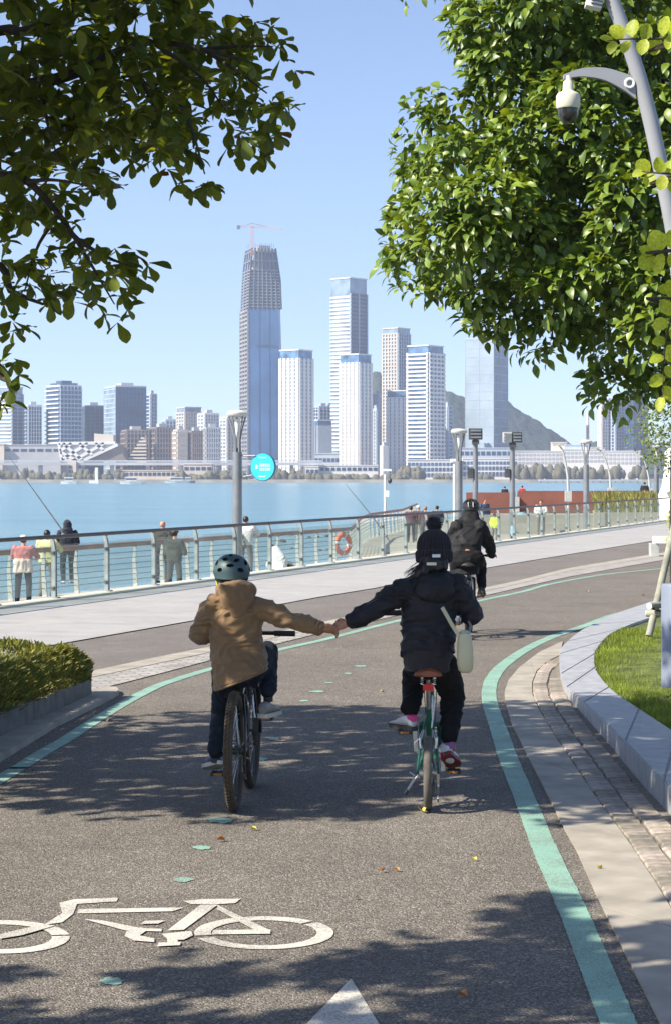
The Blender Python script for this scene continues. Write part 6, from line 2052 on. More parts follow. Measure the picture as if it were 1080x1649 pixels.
bystander(1037, 0, 776, 112, 0.35, 'dark figure on the terrace near the most distant lamp', M_navyj, M_navy, arms='down')
# prams / pushbikes seen through the glass: small pushchairs
def pushchair(u, v, label, col):
    p = gp(u, v, LZ); t = thing('pushchair', label, 'pushchair', p, 'pushchairs behind the glass railing')
    mb = MB()
    for sx in (-.22, .22):
        mb.tube([p + V((-.35, sx, .12)), p + V((.25, sx, .75)), p + V((.42, sx, 1.0))], .016, 6); mb.tube([p + V((.35, sx, .12)), p + V((-.1, sx, .6))], .016, 6)
    mb.tube([p + V((.42, -.22, 1.0)), p + V((.42, .22, 1.0))], .018, 6); mb.build('frame', M_lampgrey, t)
    for sx in (-.24, .24):
        for wx in (-.36, .36):
            mb = MB(); mb.torus(p + V((wx, sx, .12)), (0, 1, 0), .1, .022, 20, 6); mb.build('wheel', M_tyre, t)
    mb = MB(); rr = [oval(p + V((-.05, 0, z)), w, .2, p=3) for z, w in ((.4, .2), (.5, .27), (.72, .26))]; mb.loft(rr); mb.build('seat', col, t)
    mb = MB(); mb.ell(p + V((-.02, 0, .78)), (.3, .24, .26)); mb.build('canopy', col, t)
pushchair(840, 858, 'pale blue pushchair behind the glass railing', M_blues)
pushchair(908, 853, 'white and grey pushchair behind the railing, right of the woman in white', M_whites)
# fishing rods
t = thing('fishing_rod', 'long thin fishing rod rising from the hooded angler', 'fishing rod', at(108, 862, 47))
mb = MB(); mb.tube([at(104, 868, 46.5), at(98, 850, 46.8), at(55, 790, 48.5), at(15, 735, 50.5)], [.022, .02, .014, .005], 6); mb.build('blank', M_dark, t)
mb = MB(); mb.ell(at(102, 862, 46.55), (.05, .05, .05)); mb.build('reel', M_lampgrey, t)
t = thing('fishing_rod', 'fishing rod leaning out over the railing near the life ring', 'fishing rod', at(627, 880, 62))
mb = MB(); mb.tube([at(627, 872, 62), at(600, 833, 64), at(578, 806, 66), at(556, 780, 68)], [.022, .018, .012, .005], 6); mb.build('blank', M_dark, t)
mb = MB(); mb.ell(at(621, 863, 62.4), (.05, .05, .05)); mb.build('reel', M_lampgrey, t)

bpy.data.scenes.remove(TMP)
# ------------------------------------------------------------------ vegetation
M_bark = pm('bark', (0.05, 0.038, 0.028), 0.9, 0.25, 12, 0.8, 30, bdist=.02)
M_twig = pm('twig', (0.055, 0.042, 0.03), 0.9, 0.2, 12)
M_leafL = pm('leaf_dark_green', (0.115, 0.155, 0.018), 0.45, 0.15, 8, spec=0.5, isl=0.4, trans=0.45)
M_leafLr = pm('leaf_rust', (0.23, 0.09, 0.02), 0.6, 0.15, 8, isl=0.2, trans=0.2)
M_leafR = pm('leaf_glossy_green', (0.13, 0.205, 0.022), 0.42, 0.15, 8, spec=0.6, isl=0.38, trans=0.22)
M_leafY = pm('leaf_yellow_green', (0.38, 0.46, 0.04), 0.5, 0.15, 8, isl=0.15, trans=0.45)
M_leafF = pm('leaf_far_tree', (0.12, 0.17, 0.035), 0.6, 0.15, 8, isl=0.3, trans=0.25)
M_leafH = pm('hedge_leaf', (0.12, 0.15, 0.02), 0.5, 0.15, 8, isl=0.45, trans=0.25, col2=(0.20, 0.19, 0.03))
M_grass = pm('grass_blade', (0.20, 0.27, 0.022), 0.6, 0.25, 2.5, isl=0.3, trans=0.3)


def leaf_tpl(kind):
    """Vertices in (across, along, up) for unit length, folded at the midrib, and faces."""
    if kind == 'obovate':
        st = [(0.0, 0.02, 0), (0.3, 0.10, .01), (0.55, 0.19, .015), (0.75, 0.21, .0), (0.9, 0.15, -.03), (1.0, 0.02, -.06)]
    elif kind == 'broad':
        st = [(0.0, 0.02, 0), (0.2, 0.16, .03), (0.45, 0.23, .03), (0.7, 0.17, -.04), (0.88, 0.08, -.12), (1.0, 0.008, -.2)]
    elif kind == 'round':
        st = [(0.0, 0.03, 0), (0.15, 0.27, .01), (0.4, 0.40, .01), (0.7, 0.37, 0), (0.92, 0.2, -.01), (1.0, 0.04, -.015)]
    else:
        st = [(0.0, 0.03, 0), (0.4, 0.11, .02), (0.8, 0.07, .0), (1.0, 0.005, -.05)]
    vs, fs = [], []
    for (y, w, z) in st:
        vs += [(-w, y, z + w * .35), (0, y, z), (w, y, z + w * .35)]
    for i in range(len(st) - 1):
        a = 3 * i
        fs += [(a, a + 1, a + 4, a + 3), (a + 1, a + 2, a + 5, a + 4)]
    return np.array(vs), np.array(fs)


def basis(dirs, ups):
    d = dirs / np.linalg.norm(dirs, axis=1, keepdims=True)
    x = np.cross(d, ups); nx_ = np.linalg.norm(x, axis=1, keepdims=True)
    x = np.where(nx_ > 1e-4, x / np.maximum(nx_, 1e-6), np.array([[1.0, 0, 0]]))
    z = np.cross(x, d)
    return x, d, z


def leaves_mesh(name, pos, dirs, ups, length, kind, mat, off, wscale=1.0):
    V_, F_ = leaf_tpl(kind)
    x, d, z = basis(dirs, ups)
    L_ = length[:, None, None]
    co = pos[:, None, :] + L_ * (V_[None, :, 0:1] * wscale * x[:, None, :] + V_[None, :, 1:2] * d[:, None, :] + V_[None, :, 2:3] * z[:, None, :])
    n, k = len(pos), len(V_)
    co = co.reshape(-1, 3) - np.array(off)
    f = (F_[None] + (np.arange(n) * k)[:, None, None]).reshape(-1, 4)
    me = bpy.data.meshes.new(name)
    me.vertices.add(len(co)); me.vertices.foreach_set('co', co.ravel())
    me.loops.add(f.size); me.loops.foreach_set('vertex_index', f.ravel())
    me.polygons.add(len(f)); me.polygons.foreach_set('loop_start', np.arange(len(f)) * 4); me.polygons.foreach_set('loop_total', np.full(len(f), 4))
    me.polygons.foreach_set('use_smooth', np.ones(len(f), bool))
    me.materials.append(mat); me.update(calc_edges=True)
    return me


def leaf_objects(parent, pos, dirs, ups, length, kind, mats, seed=0, wscale=1.0):
    """Separate leaf objects that share mesh data."""
    V_, F_ = leaf_tpl(kind)
    rg = random.Random(seed)
    tpl = []
    for m in mats:
        for q in range(3):
            me = bpy.data.meshes.new('leaf')
            w = V_.copy(); w[:, 0] *= wscale * (0.88 + .14 * q); w[:, 2] += (q - 1) * -.10 * w[:, 1] ** 2
            me.from_pydata([tuple(p) for p in w], [], [tuple(int(i) for i in f) for f in F_]); me.materials.append(m)
            for pl in me.polygons: pl.use_smooth = True
            tpl.append(me)
    x, d, z = basis(dirs, ups)
    off = np.array(base_of(parent))
    for i in range(len(pos)):
        o = link('leaf', tpl[rg.randrange(3) + 3 * (0 if len(mats) == 1 or rg.random() > .03 else 1)], parent)
        M = Matrix(((x[i][0], d[i][0], z[i][0]), (x[i][1], d[i][1], z[i][1]), (x[i][2], d[i][2], z[i][2]))) * float(length[i])
        M = M.to_4x4(); M.translation = Vector(pos[i] - off)
        o.matrix_local = M


def in_poly(u, v, poly):
    c = False; n = len(poly); j = n - 1
    for i in range(n):
        if (poly[i][1] > v) != (poly[j][1] > v) and u < (poly[j][0] - poly[i][0]) * (v - poly[i][1]) / (poly[j][1] - poly[i][1]) + poly[i][0]: c = not c
        j = i
    return c


def proj(p): return CU + F * p[0] / p[1], HV - F * (p[2] - H) / p[1]


# ------------------------------------------------------------------ left tree, branches hanging into the picture
PL1 = [(0, -40), (320, -40), (318, 30), (335, 60), (365, 60), (385, 45), (435, 40), (462, 62), (450, 90), (478, 120), (466, 165), (470, 200), (450, 250), (415, 258), (385, 250), (365, 230), (335, 232), (318, 255), (345, 290), (340, 312), (310, 318), (285, 290), (268, 268), (225, 262), (185, 240), (165, 245), (165, 270), (188, 300), (172, 322), (145, 318), (125, 300), (100, 318), (120, 345), (122, 385), (165, 402), (215, 405), (246, 428), (238, 445), (205, 462), (212, 510), (200, 524), (176, 520), (165, 490), (135, 478), (100, 495), (85, 520), (60, 498), (38, 545), (22, 540), (0, 520)]
PL2 = [(0, 560), (18, 570), (40, 600), (22, 620), (18, 660), (0, 668)]
tA_ = thing('broadleaf_tree', 'dark leafy tree hanging its branches over the upper left corner', 'tree', (-5.2, 12.0, 0.1))
rg = np.random.default_rng(7)
def limb(parent, pts, r0, r1, name='branch', mat=M_bark, n=14, k=8):
    mb = MB(); c = spline(pts, n); mb.tube(c, [r0 + (r1 - r0) * i / (n - 1) for i in range(n)], k); return mb.build(name, mat, parent)
limb(tA_, [(-5.2, 12.0, 0.0), (-5.15, 12.0, 1.2), (-5.0, 11.9, 2.3), (-4.9, 11.8, 3.2), (-4.7, 11.7, 4.6), (-4.5, 11.5, 5.8)], 0.19, 0.07, 'trunk')
limb(tA_, [(-5.0, 11.9, 2.3), (-3.6, 11.4, 3.0), at(-60, 160, 11.2), at(0, 146, 11.1), at(70, 132, 11.0), at(130, 115, 11.0), at(185, 85, 10.9), at(245, 68, 10.9), at(330, 80, 10.8), at(400, 100, 10.8)], 0.055, 0.006, n=30)
limb(tA_, [(-5.0, 11.9, 2.3), (-3.4, 11.7, 2.6), at(-50, 270, 11.4), at(0, 280, 11.3), at(45, 292, 11.2), at(95, 345, 11.2), at(125, 385, 11.1), at(175, 415, 11.1), at(215, 430, 11.0)], 0.036, 0.005, n=30)
limb(tA_, [(-4.9, 11.8, 3.2), (-3.4, 11.2, 3.8), at(-40, 60, 11.5), at(40, 50, 11.4), at(110, 20, 11.3), at(190, -20, 11.2)], 0.045, 0.015, n=24)
limb(tA_, [(-5.0, 11.9, 2.0), (-3.4, 12.0, 2.2), at(-40, 440, 11.6), at(20, 470, 11.5), at(70, 490, 11.4)], 0.05, 0.008, n=20)
limb(tA_, [(-5.0, 11.9, 1.9), (-3.4, 12.0, 1.9), at(-40, 600, 11.6), at(5, 610, 11.5), at(20, 620, 11.4)], 0.04, 0.006, n=20)
for (p0, p1, p2) in (((130, 115), (140, 170), (160, 230)), ((185, 85), (230, 130), (290, 165)), ((245, 68), (320, 120), (365, 180)), ((330, 80), (390, 120), (430, 150)), ((70, 132), (75, 190), (95, 260)), ((230, 130), (255, 190), (265, 240)), ((290, 165), (310, 210), (330, 280)), ((95, 345), (60, 400), (40, 470)), ((110, 365), (150, 430), (185, 490)), ((0, 80), (60, 85), (140, 60)), ((330, 80), (380, 75), (440, 75)), ((45, 292), (90, 290), (150, 300))):
    q = rg.uniform(-.4, .4)
    limb(tA_, [at(*p0, 11.0), at(*p1, 11.0 + q), at(*p2, 11.0 + q * 1.5)], 0.014, 0.004, 'twig', M_twig, 8, 5)
P_, Dr, Up, Ln, Big = [], [], [], [], []
def rosette(c, axis, n, L0, big=0.0):
    axis = axis / np.linalg.norm(axis)
    t = np.cross(axis, [0, 0, 1.0] if abs(axis[2]) < .9 else [1.0, 0, 0]); t /= np.linalg.norm(t); b = np.cross(axis, t)
    a = rg.uniform(0, 6.28) + 6.283 * np.arange(n) / n + rg.uniform(-.3, .3, n)
    sp = rg.uniform(.7, 1.35, n)
    d = axis[None] * np.cos(sp)[:, None] + (t[None] * np.cos(a)[:, None] + b[None] * np.sin(a)[:, None]) * np.sin(sp)[:, None]
    d[:, 2] -= .22
    P_.extend(c[None] + rg.normal(0, .008, (n, 3))); Dr.extend(d); Up.extend(np.array([[0, 0, 1.0]]) + rg.normal(0, .25, (n, 3))); Ln.extend(L0 * rg.uniform(.7, 1.2, n)); Big.extend([big] * n)
def edge_dist(u, v):
    return min(math.hypot(u - p[0], v - p[1]) for p in EDGE)
EDGE = [tuple(p) for p in resample(PL1[1:], 160)] + [tuple(p) for p in resample(PL2, 30)]
cnt = 0
while cnt < 250:
    u, v = rg.uniform(-30, 480), rg.uniform(-30, 670)
    if not (in_poly(u, v, PL1) or in_poly(u, v, PL2)): continue
    e = edge_dist(u, v)
    if e < 9: continue
    nz_ = noise.noise(Vector((u * .012, v * .012, 2.2)))
    if nz_ < -.2: continue
    d = 11.1 + rg.normal(0, .45)
    ax = np.array([rg.uniform(-.3, 1.0), rg.uniform(-.6, .4), rg.uniform(-.7, .25)])
    rosette(np.array(at(u, v, d)), ax, int(rg.integers(5, 9)), .11 if e > 20 else .098, 1.0 / (1 + e * .02)); cnt += 1
# rosettes right at the tips, so the outline is made of single leaves
for (u, v) in EDGE[::3]:
    if rg.random() < .75 and v > -20 and u > 2:
        rosette(np.array(at(u - 5, v - 4, 11.0 + rg.normal(0, .25))), np.array([.4, -.3, -.6]), int(rg.integers(3, 6)), .11, 2.0)
n_in = len(P_)
cnt = 0
while cnt < 3000:
    q = rg.normal(0, 1, 3); q = q / np.linalg.norm(q) * rg.uniform(.35, 1) ** .5
    p = np.array([-3.9, 11.75, 4.9]) + q * np.array([3.9, 3.0, 1.8])
    u, v = proj(p)
    if -25 < u and v > -25 and not (in_poly(u, v, PL1)): continue
    if noise.noise(Vector(p * 1.1)) < -.18: continue
    bx_, by_ = p[0] + (p[2] - 1.25) * 1.02, p[1] + (p[2] - 1.25) * .51
    if abs(bx_ + .58) < .36 and abs(by_ - 11.75) < .6 and noise.noise(Vector((bx_ * 6, by_ * 4, 0))) > -.06: continue      # a gap in the crown that lets sun on to the rider
    rosette(p, np.array([rg.uniform(-.6, .6), rg.uniform(-.6, .6), rg.uniform(-.1, 1)]), 7, .145, 0); cnt += 1
cnt = 0
while cnt < 520:          # leaf clusters added high in the unseen crown to shade the kerb and setts
    z = rg.uniform(5.0, 6.6); gx, gy = rg.uniform(.9, 2.9), rg.uniform(12.2, 16.7)
    p = np.array([gx - 1.02 * z, gy - .51 * z, z])
    if noise.noise(Vector((gx * 1.6, gy * 1.1, 3))) < -.2: continue
    rosette(p, np.array([rg.uniform(-.6, .6), rg.uniform(-.6, .6), rg.uniform(-.1, 1)]), 7, .145, 0); cnt += 1
P_, Dr, Up, Ln, Big = map(np.array, (P_, Dr, Up, Ln, Big))
order = np.argsort(-Big[:n_in] + 0.3 * rg.random(n_in))
pick = order[:300]; rest = np.setdiff1d(np.arange(len(P_)), pick)
leaf_objects(tA_, P_[pick], Dr[pick], Up[pick], Ln[pick], 'obovate', [M_leafL, M_leafLr], 3, 1.25)
crown = link('crown', leaves_mesh('crown', P_[rest], Dr[rest], Up[rest], Ln[rest], 'obovate', M_leafL, base_of(tA_), 1.25), tA_); tag(crown, kind='stuff')

# ------------------------------------------------------------------ second tree beside the viewer, seen only by its shade on the lane
tB_ = thing('broadleaf_tree', 'tree out of view at left whose shade falls across the bottom of the lane', 'tree', (-5.6, 4.2, 0.1))
limb(tB_, [(-5.6, 4.2, 0), (-5.5, 4.2, 1.5), (-5.2, 4.3, 3.0), (-4.8, 4.4, 4.6)], .17, .08, 'trunk')
limb(tB_, [(-5.2, 4.3, 2.9), (-4.2, 4.9, 3.7), (-2.6, 5.2, 4.1), (-1.6, 5.2, 4.2)], .06, .012)
limb(tB_, [(-5.0, 4.3, 3.4), (-4.6, 5.4, 3.9), (-4.0, 5.9, 4.05)], .045, .012)
limb(tB_, [(-5.0, 4.3, 3.4), (-4.0, 4.4, 4.2), (-2.4, 4.4, 4.7)], .05, .012)
P_, Dr, Up, Ln, Big = [], [], [], [], []
cnt = 0
while cnt < 1300:
    p = np.array([rg.uniform(-7.2, -1.2), rg.uniform(2.0, 6.4), rg.uniform(3.75, 5.4)])
    q = (p - np.array([-4.0, 4.2, 4.5])) / np.array([3.1, 2.15, .9])
    if np.dot(q, q) > 1: continue
    g_ = p[:2] + p[2] * np.array([1.02, .51])          # where its shade lands
    if g_[1] > 8.15 + .55 * max(0, min(1, (g_[0] + .1) / .6)): continue
    if noise.noise(Vector((g_[0] * 1.3, g_[1] * 2.2, 5))) < -.16: continue
    rosette(p, np.array([rg.uniform(-.6, .6), rg.uniform(-.6, .6), rg.uniform(-.1, 1)]), 8, .13, 0); cnt += 1
cnt = 0
while cnt < 170:  # more leaf clusters added out of view to shade the near paving
    z = rg.uniform(4.3, 5.3); gx, gy = rg.uniform(.75, 1.7), rg.uniform(7.0, 9.3)
    if noise.noise(Vector((gx * 1.8, gy * 1.4, 8))) < -.1: continue
    rosette(np.array([gx - 1.02 * z, gy - .51 * z, z]), np.array([rg.uniform(-.6, .6), rg.uniform(-.6, .6), .6]), 8, .13, 0); cnt += 1
P_, Dr, Up, Ln = map(np.array, (P_, Dr, Up, Ln))
tag(link('crown', leaves_mesh('crown', P_, Dr, Up, Ln, 'obovate', M_leafL, base_of(tB_), 1.3), tB_), kind='stuff')

# ------------------------------------------------------------------ big glossy tree on the lawn at right
PR_ = [(728, -40), (716, 30), (722, 75), (748, 100), (762, 165), (735, 182), (700, 168), (655, 175), (645, 215), (636, 260), (642, 310), (628, 345), (620, 400), (608, 440), (640, 478), (668, 486), (690, 505), (705, 482), (735, 500), (745, 548), (790, 558), (830, 575), (855, 598), (880, 575), (930, 560), (948, 600), (935, 655), (975, 678), (1000, 655), (1040, 650), (1120, 640), (1120, -40)]
tR = thing('glossy_tree', 'dense sunlit broadleaf tree filling the upper right', 'tree', (4.05, 24.0, 0.05))
limb(tR, [(4.05, 24, 0), (4.0, 23.9, 1.2), (3.95, 23.6, 2.4), (3.9, 23.2, 4.2), (3.7, 22.8, 6.2)], .13, .06, 'trunk')
EDR = [tuple(p) for p in resample(PR_[:-1], 120)]
cl = []
rr = random.Random(12)
tries = 0
while len(cl) < 80 and tries < 20000:
    tries += 1
    u, v = rr.uniform(600, 1120), rr.uniform(-30, 680)
    if not in_poly(u, v, PR_): continue
    if v > 0 and min(math.hypot(u - p[0], v - p[1]) for p in EDR) < 26: continue
    if any(math.hypot(u - c[0], v - c[1]) < 47 for c in cl): continue
    cl.append((u, v))
P_, Dr, Up, Ln, Big = [], [], [], [], []
EDR = [tuple(p) for p in resample(PR_[:-1], 120)]
cents = []
for (u, v) in cl:
    e = min(math.hypot(u - p[0], v - p[1]) for p in EDR)
    d = 20.4 + rg.uniform(-.8, .6) + 1.2 * max(0, 1 - e / 130)
    c = np.array(at(u, v, d)); rad = min(.37, max(.15, e / F * d * .9)) * rg.uniform(.85, 1.15)
    cents.append((c, rad))
def clump(c, rad, n, big=0):
    q = rg.normal(0, 1, (n, 3)); q /= np.linalg.norm(q, axis=1, keepdims=True)
    fl = (q[:, 2] < -.1) & (rg.random(n) < .75); q[fl, 2] *= -1
    P_.extend(c[None] + q * rad * np.array([[1.05, 1.0, .85]]) * rg.uniform(.72, 1.06, (n, 1)))
    Dr.extend(q * .9 + np.array([[-.15, -.15, -.55]]) + rg.normal(0, .5, (n, 3)))
    Up.extend(q * .6 + np.array([[-.45, -.35, .9]]) + rg.normal(0, .45, (n, 3)))
    Ln.extend(rg.uniform(.09, .165, n)); Big.extend(big + rg.random(n) * .5 - q[:, 1])
for c, rad in cents: clump(c, rad, int(50 + 470 * rad), 0)
# hanging tips along the lower outline
for (u, v) in EDR[::2]:
    if v > 20:
        c = np.array(at(u + 15, v - 14, 20.8)); clump(c, .11, 12, .6)
n_in = len(P_)
for k in range(150):      # inner and rear mass, and what lies beyond the frame
    u, v = rr.uniform(640, 1150), rr.uniform(-200, 640)
    if v > -30 and not in_poly(u, v, PR_): continue
    if min(math.hypot(u - p[0], v - p[1]) for p in EDR) < 55 and v > 0: continue
    clump(np.array(at(u, v, rr.uniform(21.6, 24.4))), .42, 60, -5)
for k in range(90):
    clump(np.array([rr.uniform(3.9, 6.8), rr.uniform(21, 26), rr.uniform(3.0, 8.0)]), .5, 36, -5)
for k in range(40):
    clump(np.array([rr.uniform(2.0, 6.0), rr.uniform(20.5, 25), rr.uniform(7.3, 8.8)]), .5, 36, -5)
P_, Dr, Up, Ln, Big = map(np.array, (P_, Dr, Up, Ln, Big))
pick = np.argsort(-Big)[:300]; rest = np.setdiff1d(np.arange(len(P_)), pick)
leaf_objects(tR, P_[pick], Dr[pick], Up[pick], Ln[pick], 'broad', [M_leafR], 5, 1.2)
tag(link('crown', leaves_mesh('crown', P_[rest], Dr[rest], Up[rest], Ln[rest], 'broad', M_leafR, base_of(tR), 1.2), tR), kind='stuff')
for k, (c, rad) in enumerate(cents[::4]):
    s0 = Vector((3.93, 23.4, 3.2 + 2.6 * rg.random()))
    mid = (s0 + Vector(c)) / 2 + Vector((0, .3, .25))
    limb(tR, [s0, mid, Vector(c)], .035, .008, 'branch', M_bark, 10, 6)
# its wooden stakes
st_ = thing('tree_stakes', 'grey tree stakes lashed with pale-ended crossbars on the lawn', 'tree support', at(1044, 1022, 23.4))
M_stake = pm('stake_grey', (0.30, 0.30, 0.25), 0.85, 0.15, 8)
M_cut = pm('stake_cut_end', (0.70, 0.66, 0.52), 0.8, 0.08, 8)
tz = Vector((3.98, 23.8, 1.55))
for p0 in (at(1044, 1024, 23.4), Vector((4.9, 23.9, 0)), Vector((4.2, 24.9, 0))):
    mb = MB(); mb.tube([p0, p0 + (tz - p0) * 1.12], .042, 10); mb.build('stake', M_stake, st_)
for (a, b) in ((at(1045, 976, 23.3), at(1110, 970, 23.9)), (at(1041, 988, 23.5), at(1120, 985, 23.2))):
    a, b = Vector(a), Vector(b)
    mb = MB(); mb.tube([a, b], .038, 12); cbo = mb.build('crossbar', M_stake, st_)
    mb = MB(); dd = (a - b).normalized(); mb.tube([a, a + dd * .008], .0375, 12); mb.build('cut_end', M_cut, cbo)
mb = MB(); mb.torus(at(1054, 981, 23.35), (0.3, 0, 1), .05, .016, 16, 6); mb.build('lashing', M_twig, st_)

# ------------------------------------------------------------------ paler tree further off at the right edge
tF_ = thing('pale_tree', 'smaller pale green tree far off at the right edge below the big one', 'tree', (10.4, 60, 0))
limb(tF_, [(10.4, 60, 0), (10.35, 60, 1.5), (10.2, 60, 3.0)], .11, .05, 'trunk')
P_, Dr, Up, Ln, Big = [], [], [], [], []
for k in range(110):
    u, v = rr.uniform(1022, 1180), rr.uniform(650, 752)
    if u < 1050 and (v - 690) < -(u - 1030) * 2.0: continue
    if u < 1045 and v > 735: continue
    clump(np.array(at(u, v, rr.uniform(58.5, 61.5))), .32, 34)
P_, Dr, Up, Ln = map(np.array, (P_, Dr, Up, Ln))
tag(link('crown', leaves_mesh('crown', P_, Dr, Up, Ln * .8, 'obovate', M_leafF, base_of(tF_), 1.4), tF_), kind='stuff')
# bright columnar shrub by the lane
sh = thing('bright_shrub', 'bright yellow-green shrub at the right edge across the lane', 'shrub', (7.0, 42, 0))
limb(sh, [(7.0, 42, 0), (7.0, 42, 1.3)], .04, .02, 'stem')
P_, Dr, Up, Ln, Big = [], [], [], [], []
for k in range(26): clump(np.array([7.0 + rg.normal(0, .06), 42 + rg.normal(0, .1), rg.uniform(.25, 1.35)]), .17, 26)
P_, Dr, Up, Ln = map(np.array, (P_, Dr, Up, Ln))
tag(link('foliage', leaves_mesh('foliage', P_, -Dr * np.array([1, 1, 1.0]), Up, Ln * .5, 'obovate', M_leafY, base_of(sh), 1.3), sh), kind='stuff')

# ------------------------------------------------------------------ round-leaved sapling close by, sprays reaching in from the right
tY = thing('roundleaf_tree', 'round yellow-green leaves on thin twigs reaching in at the right edge', 'tree', (2.35, 4.4, 0.05))
limb(tY, [(2.35, 4.4, 0), (2.3, 4.38, 1.2), (2.15, 4.3, 2.2), (1.9, 4.25, 3.2)], .035, .015, 'trunk')
def cz7(x, y): return (860 + x / 4.909, y / 4.909)
P_, Dr, Up, Ln = [], [], [], []
def sprig(base, path, lv, d):
    pts = [base] + [at(u, v, d) for u, v in path]
    limb(tY, pts, .004, .0009, 'twig', M_twig, 16, 5)
    cv_ = resample(spline(pts, 40), 60)
    for i_, p_ in enumerate(cv_):
        if proj(p_)[0] < 1095: break
        sg_ = 1 if i_ % 2 else -1
        P_.append(np.array(p_)); Dr.append(np.array([-.35, rg.uniform(-.3, .3), sg_ * .9])); Up.append(np.array([rg.uniform(-.9, .3), -1.0, rg.uniform(.1, .9)])); Ln.append(.036 * rg.uniform(.8, 1.2))
    for (u, v, du, dv, L_) in lv:
        P_.append(np.array(at(u, v, d + rg.normal(0, .01)))); dd = np.array([du, rg.uniform(-.25, .25), -dv]); Dr.append(dd)
        Up.append(np.array([rg.uniform(-.9, .3), -1.0, rg.uniform(.1, .9)])); Ln.append(L_ / F * d * rg.uniform(.85, 1.2))
def C7(x, y, du, dv, L_=27): u, v = cz7(x, y); return (u, v, du, dv, L_)
sprig(Vector((1.9, 4.25, 3.2)), [(1120, 60), (1080, 62), (1040, 63), (1005, 63), (975, 66)], [C7(770, 295, .15, -1), C7(850, 320, .35, -.9), C7(1010, 285, .3, -1), C7(690, 315, -.5, -.75), C7(630, 330, -1, -.1), C7(640, 330, -.5, 1), C7(745, 320, -.4, 1), C7(880, 310, -.35, 1), C7(985, 300, -.4, 1), C7(1075, 285, -.25, 1), C7(1080, 270, .3, -1)], 4.2)
sprig(Vector((2.0, 4.27, 2.8)), [(1130, 280), (1085, 280), (1050, 278), (1032, 276)], [(1075, 280, .2, -1, 26), (1062, 279, -.2, -1, 26), (1045, 277, -.7, -.6, 24), (1068, 282, -.2, 1, 28), (1052, 280, -.6, .9, 26), (1082, 282, .2, 1, 28), (1036, 277, -1, .3, 22)], 4.15)
sprig(Vector((2.1, 4.3, 2.5)), [(1130, 400), (1085, 402), (1060, 408), (1040, 414)], [(1078, 400, .1, -1, 30), (1062, 405, -.3, -.9, 30), (1050, 410, -.7, -.3, 28), (1066, 408, -.2, 1, 32), (1052, 412, -.7, .6, 28), (1082, 405, .2, 1, 32)], 4.1)
sprig(Vector((2.15, 4.3, 2.2)), [(1130, 480), (1090, 500), (1075, 530), (1068, 580), (1066, 640)], [(1080, 505, -.6, -.8, 26), (1075, 520, -1, .2, 28), (1078, 530, .6, .7, 28), (1072, 548, -1, .2, 28), (1074, 556, .5, .8, 28), (1069, 575, -1, .4, 26), (1070, 590, .7, .8, 28), (1068, 605, -.9, .6, 26), (1067, 622, .6, .9, 24), (1066, 638, -.2, 1, 24), (1082, 480, -.3, -1, 28), (1080, 470, -1, -.3, 26)], 4.25)
P_, Dr, Up, Ln = map(np.array, (P_, Dr, Up, Ln))
leaf_objects(tY, P_, Dr, Up, Ln, 'round', [M_leafY], 9)

# ------------------------------------------------------------------ hedge in its block planter at left, on a pale stone strip
PN = gp(0, 1196); PE = gp(148, 1126)
edge = [(-2.85, 1.0), (-2.75, 8.0), (-2.56, 12.3), (PN.x, PN.y), (PE.x, PE.y)]
far_ = [(-4.4, 18.3), (-8.0, 16.5), (-8.4, 1.0)]
sp_ = thing('kerb_strip', 'pale stone strip with a rounded end beside the hedge planter', 'kerb', (-2.3, 14, 0))
ko = [gp(u, v) for u, v in ((-160, 1335), (0, 1228), (88, 1173), (150, 1142), (182, 1125.5), (192, 1119), (188, 1114), (172, 1113), (150, 1118))]
mb = MB(); mb.prism([(p.x, p.y) for p in ko] + [(PE.x - .02, PE.y - .05), (PN.x - .02, PN.y), (-2.58, 12.3), (-2.6, 10.2)], -.02, 0.045); mb.build('stone', M_kerb, sp_)
pl_ = thing('hedge_planter', 'low planter of dark concrete blocks around the hedge at left', 'planter', (PE.x, PE.y, 0))
def block_run(a, b, nblk, h0, h1, th=0.11):
    a, b = np.array(a[:2]), np.array(b[:2]); t = (b - a); L_ = np.linalg.norm(t); t /= L_; nn = np.array([-t[1], t[0]])
    for k in range(nblk):
        s0, s1 = L_ * k / nblk + .004, L_ * (k + 1) / nblk - .004
        mb = MB(); q = [a + t * s0, a + t * s1, a + t * s1 + nn * th, a + t * s0 + nn * th]
        mb.prism([(p[0], p[1]) for p in q], -.03, (h0 + (h1 - h0) * (k + .5) / nblk)); mb.build('block', M_block, pl_)
block_run((-2.75, 8.0), (-2.56, 12.3), 5, .21, .21)
block_run((-2.56, 12.3), (PN.x, PN.y), 3, .21, .20)
block_run((PN.x, PN.y), (PE.x, PE.y), 3, .20, .17)
block_run((PE.x, PE.y), (-4.4, 18.3), 3, .17, .17)
mb = MB(); mb.prism([(p[0] - .06, p[1]) for p in edge] + far_, -.1, .11); tag(mb.build('planting_soil', M_soil), kind='structure')
hd = thing('hedge', 'clipped hedge of narrow yellow-green leaves in the planter at left', 'hedge', (-3.2, 15.5, .1))
P_, Dr, Up, Ln = [], [], [], []
def hx(y): return float(np.interp(y, [8, 12.3, PN.y, PE.y], [-2.75, -2.57, PN.x - .04, PE.x - .05]))
n = 0
